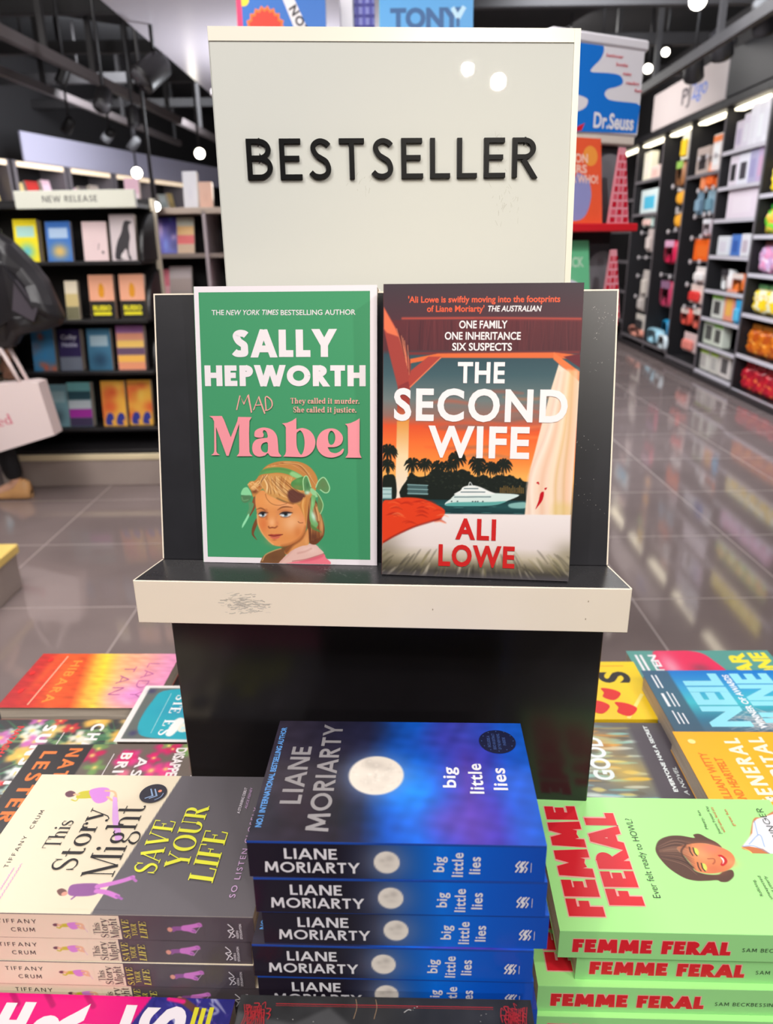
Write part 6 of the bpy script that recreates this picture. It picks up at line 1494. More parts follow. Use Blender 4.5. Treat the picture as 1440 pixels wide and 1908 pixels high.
ct_ = skin_body('coat', [(0, 0, .80), (0, .01, 1.12), (0, .02, 1.36), (0, 0, 1.47), J[14], J[15], (.165, .205, .93), J[18], J[19], (.09, -.24, .93)], [(0, 1), (1, 2), (2, 3), (2, 4), (4, 5), (5, 6), (2, 7), (7, 8), (8, 9)], [(.165, .13), (.145, .115), (.15, .115), .062, .066, .055, .045, .066, .055, .045], CLO, person)
hair = MB()
vs = []; fs = []
for i in range(9):
    for k in range(16):
        a = math.pi * i / 8 * .72; q = 2 * math.pi * k / 16; vs.append((-.03 + .098 * math.sin(a) * math.cos(q) + .015, -.03 + .092 * math.sin(a) * math.sin(q), 1.655 + .115 * math.cos(a)))
for i in range(8):
    for k in range(16): fs.append((i * 16 + k, (i + 1) * 16 + k, (i + 1) * 16 + (k + 1) % 16, i * 16 + (k + 1) % 16))
hair.add(vs, fs, mat('hair_dark', (44, 32, 28), .6), smooth=True); hair.build('hair', person)
TAN = mat('shoe_tan', (216, 162, 106), .5, noise=.06, scale=20)
def shoe(ax, ay, az, toe):
    """tan ankle shoe: heel, shaft and toe box"""
    mb = MB(); L_ = .25; path = []
    prof = [(.062, .020, .05), (.060, .034, .105), (.030, .040, .122), (-.01, .042, .120), (-.045, .040, .092), (-.10, .044, .066), (-.155, .040, .052), (-.19, .018, .030)]
    rings = []
    for x, w, top in prof:
        top = top - .012
        rings.append([(ax + x, ay + w * math.cos(q), max(.002, .012 + (top if math.sin(q) > 0 else .010) * math.sin(q))) for q in [2 * math.pi * k / 14 for k in range(14)]])
    vs = [p for r_ in rings for p in r_]; n = 14
    fs = [(i * n + k, i * n + (k + 1) % n, (i + 1) * n + (k + 1) % n, (i + 1) * n + k) for i in range(len(rings) - 1) for k in range(n)] + [tuple(range(n)), tuple(reversed(range((len(rings) - 1) * n, len(rings) * n)))]
    mb.add(vs, fs, TAN, smooth=True); return mb
shoe(.175, .12, 0, 0).build('shoe', person); shoe(.05, -.13, 0, 0).build('shoe', person)
# black shoulder bag: outline in its own plane, padded
BAGM = mat('bag_black_nylon', (34, 32, 36), .42, noise=.25, scale=8, bump=.3)
bag = thing('shoulder_bag', 'large black slouchy bag slung on the shopper at the left edge', 'bag', (-1.95, 3.98, 1.2))
out2 = [(-.22, .30), (-.10, .31), (.0, .285), (.085, .225), (.155, .13), (.215, .03), (.262, -.085), (.282, -.15), (.250, -.19), (.17, -.215), (.09, -.225), (.03, -.245), (-.02, -.30), (-.14, -.33), (-.24, -.20), (-.27, .05)]
mb = MB(); n = len(out2); rings = []
for d, k in ((-.10, .55), (-.085, .82), (-.045, .97), (0, 1.0), (.045, .97), (.085, .82), (.10, .55)):
    rings.append([((x - .02) * k + .02, d + .02 * math.sin(i * 1.7), (z + .02) * k - .02) for i, (x, z) in enumerate(out2)])
vs = [p for r_ in rings for p in r_]
mb.add(vs, [(i * n + k, i * n + (k + 1) % n, (i + 1) * n + (k + 1) % n, (i + 1) * n + k) for i in range(6) for k in range(n)] + [tuple(range(n)), tuple(reversed(range(6 * n, 7 * n)))], BAGM)
o = mb.build('bag_body', bag); m_ = o.modifiers.new('soft', 'BEVEL'); m_.width = .012; m_.segments = 2
mb = MB(); P1 = [(-.20, -.112, .26), (-.02, -.112, .18), (.12, -.112, .03), (.19, -.112, -.10), (.16, -.112, -.16), (.06, -.112, -.10), (-.06, -.112, .08), (-.16, -.112, .20)]
mb.prism([(x, z) for x, y, z in P1], 1, -.108, -.10, mat('bag_grey_sheen', (78, 72, 80), .35)); mb.build('sheen_patch', bag)  # lighter grey patch: the nylon's sheen put in as colour
mb = MB(); mb.tube([(-.42, .0, .34), (-.20, -.02, .40), (-.02, -.03, .33), (.03, -.02, .27)], .014, BAGM, 8); mb.tube([(-.40, .05, .33), (-.22, .05, .36), (-.08, .05, .29)], .014, BAGM, 8); mb.build('strap', bag)
# white paper bag
pb = thing('paper_shopping_bag', 'white paper shopping bag with pink lettering, carried at the left edge', 'bag', (-1.84, 3.93, .40))
PB = mat('paper_white', (246, 226, 224), .55)
mb = MB(); fr = [(-.34, -.075), (.028, .03), (-.012, .318), (-.05, .325), (-.36, .30)]
mb.prism(fr, 1, 0, .11, PB); o = mb.build('bag_body', pb)
sh_b = MB(); sh = Sheet(sh_b, (-.34, -.0002, -.075), Vector((.965, 0, .26)).normalized(), Vector((-.26, 0, .965)).normalized(), (0, -1, 0)); sh.did('seed', 40, 200, 128, 56, ink((226, 120, 140), .5), .16, .05); sh_b.build('lettering', pb)
for yy in (.012, .098):
    mb = MB(); mb.tube([(-.30, yy, .29), (-.275, yy, .40), (-.215, yy, .515), (-.19, yy, .515), (-.15, yy, .42), (-.105, yy, .30)], .011, PB, 8); mb.build('handle', pb)

# ================================================================== children's book tower behind the sign
TYAW = math.radians(28)
TM = Matrix.Translation((.515, 2.42, 0)) @ Matrix.Rotation(TYAW, 4, 'Z')
tw = thing('book_tower', 'dark revolving book tower with a white and blue header box, behind the sign', 'display stand', M=TM)
TWM = mat('tower_grey', (74, 72, 78), .4); WHT = mat('header_white', (238, 234, 242), .3)
bb('column', (-.13, -.13, .08), (.13, .13, 1.66), TWM, .004, tw); mb = MB(); mb.cyl((0, 0, 0), (0, 0, .08), .22, TWM, 36); mb.build('base', tw)
mb = MB(); mb.bev((-.166, -.166, 1.672), (.166, .166, 1.900), WHT, .006); hbx = mb.build('header_box', tw)
mb = MB(); mb.bev((-.172, -.172, 1.884), (.172, .172, 1.912), WHT, .006); mb.bev((-.160, -.160, 1.650), (.160, .160, 1.676), mat('header_under', (226, 214, 204), .4), .004); mb.build('header_rim', tw)
mb = MB(); sh = Sheet(mb, (-.166, -.1663, 1.672), (1, 0, 0), (0, 0, 1), (0, -1, 0), .0003); BLU = ink((32, 124, 226), .35)
hz = lambda X, Y: (122 + (X - 150) * .548, 222 - (Y - (X - 150) * .13 - 78) * .395)
sh.poly([hz(150, 84), hz(170, 86)] + [hz(*q) for q in smooth_path([(215, 92), (244, 118), (246, 155), (226, 196), (190, 232), (172, 256), (182, 268), (230, 272), (300, 278), (360, 290), (388, 318), (386, 346), (350, 362), (300, 372), (276, 392), (280, 416), (310, 440), (370, 452), (450, 462)], 4)] + [hz(500, 470), hz(523, 488), hz(514, 664), hz(110, 626), hz(-60, 590), hz(-60, 84)], BLU)
sh.blob([hz(60, 400), hz(150, 420), hz(168, 450), hz(140, 490), hz(60, 500)], ink((238, 234, 242), .35), 4); sh.poly([hz(100, 600), hz(158, 575), hz(140, 620), hz(100, 626)], ink((222, 40, 60), .35))
x0, b0 = hz(214, 600); x1, _ = hz(488, 630)
sh.text('Dr.Seuss', x0, x1, b0 - 2, 36, ink((244, 242, 250), .35), .03)
RD2 = ink((226, 96, 110), .4)
for s_, X0, X1, Y in (('beginner', 265, 378, 172), ('books', 335, 412, 228), ('make', 384, 440, 285), ('reading', 408, 500, 342), ('fun', 472, 520, 392)):
    x0, b0 = hz(X0, Y); x1, _ = hz(X1, Y); sh.text(s_, x0, x1, b0 - 2, 8, RD2, .015)
mb.build('printed_header', hbx)
for z in (1.440, 1.175):
    mb = MB(); mb.bev((-.20, -.235, z - .022), (.128 if z > 1.3 else .085, -.131, z), mat('shelf_red', (222, 36, 48), .35), .003); mb.build('book_shelf', tw)
    mb = MB(); mb.prism([(.03, z), (.165, z)] + [(.10 + .065 * math.cos(a * math.pi / 16), z + .12 + .07 * math.sin(a * math.pi / 16)) for a in range(17)], 1, -.1302, -.126, mat('holder_acrylic', (128, 126, 132), .2)); mb.build('holder', tw)
    mb = MB(); mb.prism([(.024, z), (.102, z), (.066, z + .195), (.046, z + .195)], 1, -.222, -.214, ink((238, 160, 174)))
    sh = Sheet(mb, (0, -.2222, z), (1, 0, 0), (0, 0, 1), (0, -1, 0), .0002)
    for r_ in range(9):
        for q in range(3):
            y0 = 3 + r_ * 20; k = 1 - y0 / 200; half = 9 + 29 * k; cx = 56 + 7 * k; w = half * 2 / 3; x0 = cx - half + q * w; sh.k = 0
            sh.poly([(x0 + w * .12, y0), (x0 + w * .88, y0), (x0 + w * .86, y0 + 14), (x0 + w * .14, y0 + 14)], ink((206, 26, 52)) if (r_ + q) % 2 == 0 else ink((232, 96, 116)))
    mb.build('gingham_divider', tw)
GTW = 'picture books on the revolving tower'
def hort(sh):
    O = ink((250, 206, 190)); sh.blob([(10, 12), (6, 70), (24, 100), (40, 120), (60, 96), (92, 106), (110, 130), (126, 128), (150, 116), (160, 70), (130, 14), (60, 6)], ink((150, 152, 208)), 5); sh.disc(160, 176, 26, 26, ink((250, 160, 70))); sh.disc(60, 14, 8, 6, ink((236, 60, 90)), 12)
    sh.text('HORTON', 20, 150, 158, 22, O, .03); sh.text('HEARS', 34, 146, 132, 20, O, .03); sh.text('A WHO!', 86, 186, 106, 20, O, .03); sh.disc(70, 206, 36, 20, ink((226, 216, 220)))
def greenart(sh):
    sh.blob([(60, 30), (70, 96), (110, 118), (160, 100), (170, 50), (120, 20)], ink((222, 222, 236)), 5); sh.disc(76, 118, 12, 11, ink((200, 120, 40)), 14); sh.text('THIDWICK', 20, 180, 150, 26, ink((190, 226, 200)), .03); sh.disc(80, 206, 40, 16, ink((214, 206, 214))); sh.blob([(30, 6), (40, 50), (80, 34), (90, 8)], ink((240, 170, 190)), 4)
for i, (lab, x, z, w, hh, cols, ex) in enumerate([
   ('orange picture book with a violet shape on the red shelf of the tower', -.083, 1.440, .20, .222, [(244, 96, 60), (250, 130, 60)], hort),
   ('green picture book on the lower shelf of the tower', -.100, 1.175, .20, .222, [(110, 200, 150), (190, 230, 190)], greenart)]):
    fr, sp, bk, pg = book_mesh(w, hh, .016, ink(cols[0]), ink(cols[1]), (lambda c, e: lambda sh: (small_art('plain', .20, .222, c, 3)(sh), e(sh)))(cols, ex), None, 0, .001)
    B = thing('picture_book', lab, 'book', group=GTW, M=TM @ lean_M(x, -.205, z + .001, 0, .14, .016)); fr.build('front_cover', B); sp.build('spine', B); bk.build('back_cover', B); pg.build('pages', B)
# tall rack behind with two picture books on its top
rk = thing('tall_book_rack', 'tall rack behind the sign carrying two blue picture books', 'display stand', (-.03, 2.56, 0))
bb('column', (-.30, -.05, .05), (.28, .05, 1.80), TWM, .004, rk); bb('base', (-.32, -.18, 0), (.30, .18, .05), TWM, .004, rk); bb('top_tray', (-.46, -.16, 1.80), (.30, .07, 1.82), WHT, .004, rk)
bb('white_post', (-.085, -.06, 1.82), (-.045, .05, 2.26), WHT, .004, rk)
mb = MB(); mb.bev((-.044, -.04, 1.82), (.016, .03, 2.26), ink((150, 150, 214)), .002); sh = Sheet(mb, (-.044, -.0402, 1.82), (1, 0, 0), (0, 0, 1), (0, -1, 0), .0003)
for q in range(3): sh.k = 0; sh.rect(4 + q * 20, 4, 14 + q * 20, 430, ink((90, 88, 176)))
for q in range(16): sh.k = 1; sh.rect(0, 8 + q * 27, 60, 16 + q * 27, ink((70, 66, 150)))
mb.build('gingham_post', rk)
def notart(sh):
    p = Painter(0, 0, 250, 280, 3, (40, 110, 196)); sh.art(p, painted(.35))
    r = random.Random(2); pts = []
    for a in range(40): q = a / 40 * 6.283; k = 1 + .14 * (a % 2); pts.append((78 + 52 * k * math.cos(q), 140 + 62 * k * math.sin(q)))
    sh.poly(pts, ink((240, 120, 40))); pts = [(78 + (x - 78) * .86, 140 + (y - 140) * .86) for x, y in pts]; sh.poly(pts, ink((222, 60, 40)))
    sh.poly([(128, 230), (160, 232), (216, 110), (176, 112)], ink((236, 230, 232))); K = ink((60, 56, 60))
    z = sh.layer()
    for ch, x, y in (('N', 146, 202), ('O', 160, 176), ('T', 174, 150)):
        vs, fs = sans(ch, .04); c, s_ = math.cos(-1.05), math.sin(-1.05); sh.mb.add([sh.P(x + 22 * (a * c - b * s_), y + 22 * (a * s_ + b * c), z) for a, b in vs], fs, K)
    sh.disc(20, 226, 16, 18, ink((250, 220, 60)), 14); sh.rect(0, 0, 14, 280, ink((236, 60, 110)))
def tonyart(sh):
    p = Painter(0, 0, 265, 280, 4, (76, 160, 222)); p.glow(130, 40, 160, 60, (120, 190, 236), .8); sh.art(p, painted(.3))
    D = ink((50, 96, 150)); sh.text('TONY', 30, 232, 150, 46, D, .05); sh.line([(206, 198), (222, 172), (240, 200)], 12, ink((190, 226, 246)), False); sh.line([(222, 172), (222, 150)], 9, D, False)
for i, (lab, x, w, hh, cols, ex) in enumerate([
    ('blue picture book with an orange shape and white band, above the sign', -.275, .25, .28, [(40, 110, 196), (236, 60, 110)], notart),
    ('light blue picture book reading TONY, above the sign', .135, .265, .245, [(76, 160, 222), (120, 220, 214)], tonyart)]):
    fr, sp, bk, pg = book_mesh(w, hh, .02, ink(cols[0]), ink(cols[1]), ex, None, 0, .0015)
    B = thing('picture_book', lab, 'book', group='picture books above the sign', M=lean_M(-.03 + x + .028, 2.56 - .14, 1.8212, 0, .10, .02)); fr.build('front_cover', B); sp.build('spine', B); bk.build('back_cover', B); pg.build('pages', B)
# ================================================================== right hand wall: bays of travel goods
RK = .035; RDIR = Vector((RK, 1, 0)).normalized(); ROUT = Vector((-1, RK, 0)).normalized()
def right_M(y, z=0.0, depth=0.0):
    """space of the right wall: x towards the back of the shop, y into the wall, z up"""
    o = Vector((3.035 + RK * y, y, z)) - ROUT * depth
    return Matrix(((RDIR.x, -ROUT.x, 0, o.x), (RDIR.y, -ROUT.y, 0, o.y), (0, 0, 1, z), (0, 0, 0, 1)))
def on_right(px, py, depth):
    """where the line of sight meets the wall plane set back by depth: (y along, z)"""
    d = ray(px, py); n = ROUT; p0 = Vector((3.035, 0, 0)) - ROUT * depth
    k = (p0 - CAM0).dot(n) / d.dot(n); p = CAM0 + d * k
    return (p - Vector((3.035, 0, 0))).dot(RDIR), p.z
BAYD = .36
RB_ = mat('bay_black', (28, 26, 29), .5, noise=.12, scale=10); EDGEG = mat('divider_grey_edge', (112, 104, 108), .45); LIP = mat('shelf_lip_white', (214, 208, 216), .4)
DIV = [5.45, 6.94, 7.90, 8.83, 9.74, 10.80, 12.1]
BN = ['sweets bay', 'carton bay', 'orange pouch bay', 'neck pillow bay', 'farthest bay', 'dark end bay']
SHELVES = [[1.74, 1.41, 1.09, .746, .384, .06], [2.165, 1.85, 1.56, 1.226, .90, .627, .356, .09], [2.02, .10], [.14], [2.1, 1.70, .14], [1.9, 1.5, 1.1, .7, .3]]
for i in range(6):
    y0, y1 = DIV[i], DIV[i + 1]; L_ = y1 - y0
    t = thing('wall_bay', 'black wall shelving, the %s on the right' % BN[i], 'shelving', M=right_M(y0 / math.sqrt(1 + RK * RK) * 1.0), group='wall bays on the right')
    bb('back_panel', (0, BAYD, 0), (L_, BAYD + .02, 2.55), RB_, .003, t)
    bb('divider', (-.014, 0, 0), (.014, BAYD, 2.55), RB_, .003, t); bb('divider_edge', (-.014, -.004, .05), (.014, .0, 2.50), EDGEG, .001, t)
    bb('base', (.015, -.03, 0), (L_ - .015, BAYD, .055), mat('bay_base', (48, 44, 46), .4), .003, t)
    bb('canopy', (.0, -.05, 2.55), (L_, BAYD, 2.62), RB_, .004, t)
    mb = MB(); mb.bev((.14, .03, 2.515), (L_ - .10, .12, 2.535), mat('tube_glow', (255, 244, 214), .4, emit=4.0), .004); mb.build('light_tube', t)
    for z in SHELVES[i]:
        s_ = MB(); s_.bev((.016, .01, z - .022), (L_ - .016, BAYD, z), RB_, .002); so_ = s_.build('shelf', t)
        bb('price_rail', (.016, -.002, z - .032), (L_ - .016, .0095, z + .002), LIP if i < 2 else mat('lip_grey', (120, 114, 118), .4), .001, so_)
    if i == 0: bb('shelf_end_panel', (L_ - .028, 0, .05), (L_ - .016, BAYD, 2.5), RB_, .002, t)
fp = thing('hanging_sign', 'pale panel with blue and black lettering above the right wall bays', 'sign', M=right_M(7.87))
bb('board', (0, -.055, 2.625), (2.25, -.03, 3.02), mat('panel_grey_white', (196, 184, 182), .5), .003, fp)
mb = MB(); sh = Sheet(mb, (2.25, -.0552, 2.63), (-1, 0, 0), (0, 0, 1), (0, -1, 0), .0004)
sh.text('PJ', 1020, 1290, 130, 150, ink((84, 78, 84)), .02); sh.text('2go', 1330, 1770, 140, 150, ink((120, 140, 206)), .02); mb.build('lettering', fp)
up_ = thing('dark_fascia', 'dark fascia board above the sweets bay at right', 'fascia', M=right_M(5.45)); bb('board', (0, -.05, 2.63), (2.40, -.02, 3.02), mat('fascia_dark', (17, 17, 24), .5), .003, up_)

# goods: (label, name, category, pixel centre, pixel width, height, depth in the bay, thickness, shape, colours, shelf or None)
def goods(label, name, cat, group, px, py, pw, ph, depth, th, shape, cols, rest=None, squash=1.0):
    y, z = on_right(px, py, depth); y1, _ = on_right(px + pw / 2, py, depth); y0, _ = on_right(px - pw / 2, py, depth); _, zt = on_right(px, py - ph / 2, depth); _, zb = on_right(px, py + ph / 2, depth)
    w, h = abs(y1 - y0), zt - zb
    if rest is not None: zb = rest + .002
    M = right_M(0, 0, 0)
    o = Vector((3.035, 0, 0)) + RDIR * y - ROUT * depth + Vector((0, 0, zb))
    M = Matrix(((RDIR.x, -ROUT.x, 0, o.x), (RDIR.y, -ROUT.y, 0, o.y), (0, 0, 1, o.z), (0, 0, 0, 1)))
    t = thing(name, label, cat, group=group, M=M)
    c = [mat('goods_%02x%02x%02x' % q, q, .4) for q in cols]
    if shape == 'box':
        mb = MB(); mb.bev((-w / 2, 0, 0), (w / 2, th, h), c[0], .004); mb.build('carton', t)
        if len(c) > 1:
            mb = MB(); mb.box2((-w * .30, -.0012, h * .18), (w * .30, -.0002, h * .72), c[1])
            if len(c) > 2: mb.box2((-w / 2 + .003, -.0012, h * .80), (w / 2 - .003, -.0002, h * .97), c[2])
            mb.build('printed_label', t)
    elif shape == 'pouch':
        mb = MB(); n = 20; rings = []
        for d, k in ((0, .55), (.15, .85), (.5, 1.0), (.85, .85), (1, .55)):
            rings.append([(w / 2 * k * math.copysign(abs(math.cos(q)) ** .55, math.cos(q)), th * d, h / 2 + h / 2 * (k * .35 + .65) * math.copysign(abs(math.sin(q)) ** .55, math.sin(q))) for q in [2 * math.pi * a / n for a in range(n)]])
        vs = [p for r_ in rings for p in r_]; m = len(rings)
        mb.add(vs, [(i * n + k, i * n + (k + 1) % n, (i + 1) * n + (k + 1) % n, (i + 1) * n + k) for i in range(m - 1) for k in range(n)] + [tuple(range(n)), tuple(reversed(range((m - 1) * n, m * n)))], c[0], smooth=True); mb.build('pouch', t)
        if len(c) > 1:
            mb = MB(); mb.box2((-w * .34, -.004, h * .72), (w * .34, .002, h * 1.0), c[1]); mb.build('header_card', t)
    elif shape == 'card':
        mb = MB(); mb.bev((-w / 2, 0, 0), (w / 2, .01, h), c[0], .003); mb.build('backing_card', t)
        mb = MB(); mb.bev((-w * .34, -th, h * .10), (w * .34, -.0005, h * .66), c[1 % len(c)], min(.02, th * .4)); mb.build('blister', t)
    elif shape == 'ball':
        mb = MB(); n = 18; vs = []; 
        for i in range(9):
            a = math.pi * i / 8
            for k in range(n): q = 2 * math.pi * k / n; vs.append((w / 2 * math.sin(a) * math.cos(q), th / 2 + th / 2 * math.sin(a) * math.sin(q), h / 2 - h / 2 * math.cos(a)))
        mb.add(vs, [(i * n + k, i * n + (k + 1) % n, (i + 1) * n + (k + 1) % n, (i + 1) * n + k) for i in range(8) for k in range(n)], c[0], smooth=True); mb.build('body', t)
        if len(c) > 1: mb = MB(); mb.cyl((0, th * .35, h * .9), (0, th * .35, h * 1.12), w * .13, c[1], 12); mb.build('loop', t)
    elif shape == 'bag':                                  # sweets bag: crimped top and bottom, plump middle
        mb = MB(); nx, nz = 9, 9; vs = []; fs = []; r = random.Random(int(px * 7 + py))
        for sd in (-1, 1):
            for j in range(nz):
                for i in range(nx):
                    u, v = i / (nx - 1) * 2 - 1, j / (nz - 1) * 2 - 1
                    d = (1 - u ** 4) * (1 - v ** 4) * th / 2 * (1 + r.uniform(-.22, .22)); ww = w / 2 * (.90 + .10 * abs(v) ** 2 * (1 if abs(v) > .8 else 0))
                    vs.append((u * ww, th / 2 + sd * d, h / 2 + v * h / 2))
        B = nx * nz
        for sd in range(2):
            for j in range(nz - 1):
                for i in range(nx - 1):
                    a = sd * B + j * nx + i; q = (a, a + 1, a + nx + 1, a + nx); fs.append(q if sd == 0 else tuple(reversed(q)))
        mb.add(vs, fs, sweets(cols)); mb.build('bag_body', t)
        mb = MB(); mb.bev((-w * .42, th / 2 - .012, h * .93), (w * .42, th / 2 + .012, h * 1.02), c[-1], .004); mb.build('bag_header', t)
    return t
def sweets(cols):
    key = 'sweets_%02x%02x%02x' % cols[0]
    if key in _M: return _M[key]
    m = bpy.data.materials.new(key); m.use_nodes = True; nt = m.node_tree; b = nt.nodes['Principled BSDF']; b.inputs['Roughness'].default_value = .22
    tc = nt.nodes.new('ShaderNodeTexCoord'); vo = nt.nodes.new('ShaderNodeTexVoronoi'); vo.inputs['Scale'].default_value = 26; nt.links.new(tc.outputs['Object'], vo.inputs['Vector'])
    rp = nt.nodes.new('ShaderNodeValToRGB'); rp.color_ramp.interpolation = 'CONSTANT'; e = rp.color_ramp.elements
    e[0].position = 0; e[0].color = (*lin(cols[0]), 1); e[1].position = .38; e[1].color = (*lin(cols[1]), 1)
    x = e.new(.66); x.color = (*lin(cols[2]), 1); x = e.new(.85); x.color = (*lin(cols[0]), 1)
    sp = nt.nodes.new('ShaderNodeSeparateColor'); nt.links.new(vo.outputs['Color'], sp.inputs[0]); nt.links.new(sp.outputs[0], rp.inputs[0]); nt.links.new(rp.outputs[0], b.inputs['Base Color'])
    _M[key] = m
    return m
W0 = (240, 236, 242); OR0 = (250, 110, 36); RD0 = (236, 60, 56); GR0 = (150, 206, 90); PN = (236, 190, 200)
# --- carton bay
GA = 'cartons in the carton bay'
z0 = SHELVES[1]
rows = [
 (0, [(1378, 243, 13, 52, [(226, 214, 226), (200, 186, 210)]), (1391, 236, 11, 62, [(232, 222, 234), W0]), (1404, 226, 13, 78, [(244, 240, 246), W0]), (1418, 222, 13, 76, [W0, (250, 250, 252)]), (1431, 216, 12, 84, [(248, 244, 250), W0])], 'white carton on the top shelf of the carton bay'),
 (1, [(1366, 320, 15, 56, [(238, 226, 236), (40, 38, 44)]), (1384, 318, 19, 58, [(244, 242, 250), (70, 66, 74)]), (1403, 306, 15, 62, [(190, 184, 216), (170, 164, 206)]), (1418, 300, 13, 66, [(206, 180, 214), (220, 176, 206)])], 'carton on the second shelf of the carton bay'),
 (2, [(1382, 378, 56, 56, [(246, 230, 240), (250, 236, 244)])], 'broad pale pink carton on the third shelf of the carton bay'),
 (3, [(1346, 460, 20, 36, [(236, 236, 240), (226, 220, 230)]), (1370, 455, 16, 40, [(84, 130, 206), (60, 100, 180)]), (1388, 455, 16, 42, [(240, 236, 240), (206, 190, 200)])], 'small carton on the fourth shelf of the carton bay'),
 (5, [(1336, 570, 20, 46, [(226, 226, 216), (80, 78, 76), GR0]), (1358, 572, 18, 60, [(246, 160, 130), (250, 190, 90)])], 'carton on the sixth shelf of the carton bay'),
 (6, [(1320, 620, 20, 50, [(222, 228, 210), (90, 90, 86), (150, 214, 100)]), (1338, 616, 18, 46, [(226, 230, 214), (84, 84, 80), (150, 214, 100)])], 'green and white carton, seventh shelf of the carton bay'),
 (7, [(1308, 672, 22, 40, [(226, 222, 212), (196, 190, 184), (180, 216, 70)]), (1328, 686, 15, 42, [(222, 216, 206), (190, 186, 180), (180, 216, 70)]), (1348, 692, 20, 52, [(226, 216, 210), (96, 92, 92), (180, 216, 70)])], 'lime banded carton, lowest shelf of the carton bay')]
nth = ['first', 'second', 'third', 'fourth', 'fifth']
for k, items, lab in rows:
    for j, (px, py, pw, ph, cols) in enumerate(items):
        goods(lab if len(items) == 1 else '%s, %s from the left' % (lab, nth[j]), 'product_carton', 'box', GA, px, py, pw, ph, .045 + .0 * j, .09, 'box', cols, z0[k])
goods('white rounded device box on the fifth shelf of the carton bay', 'neck_pillow', 'box', GA, 1349, 524, 18, 40, .05, .10, 'pouch', [(244, 242, 240), (60, 56, 60)], z0[4])
goods('orange and white neck pillow on the fifth shelf of the carton bay', 'neck_pillow', 'pillow', GA, 1374, 522, 30, 36, .05, .10, 'pouch', [(246, 120, 40), (246, 226, 216)], z0[4])
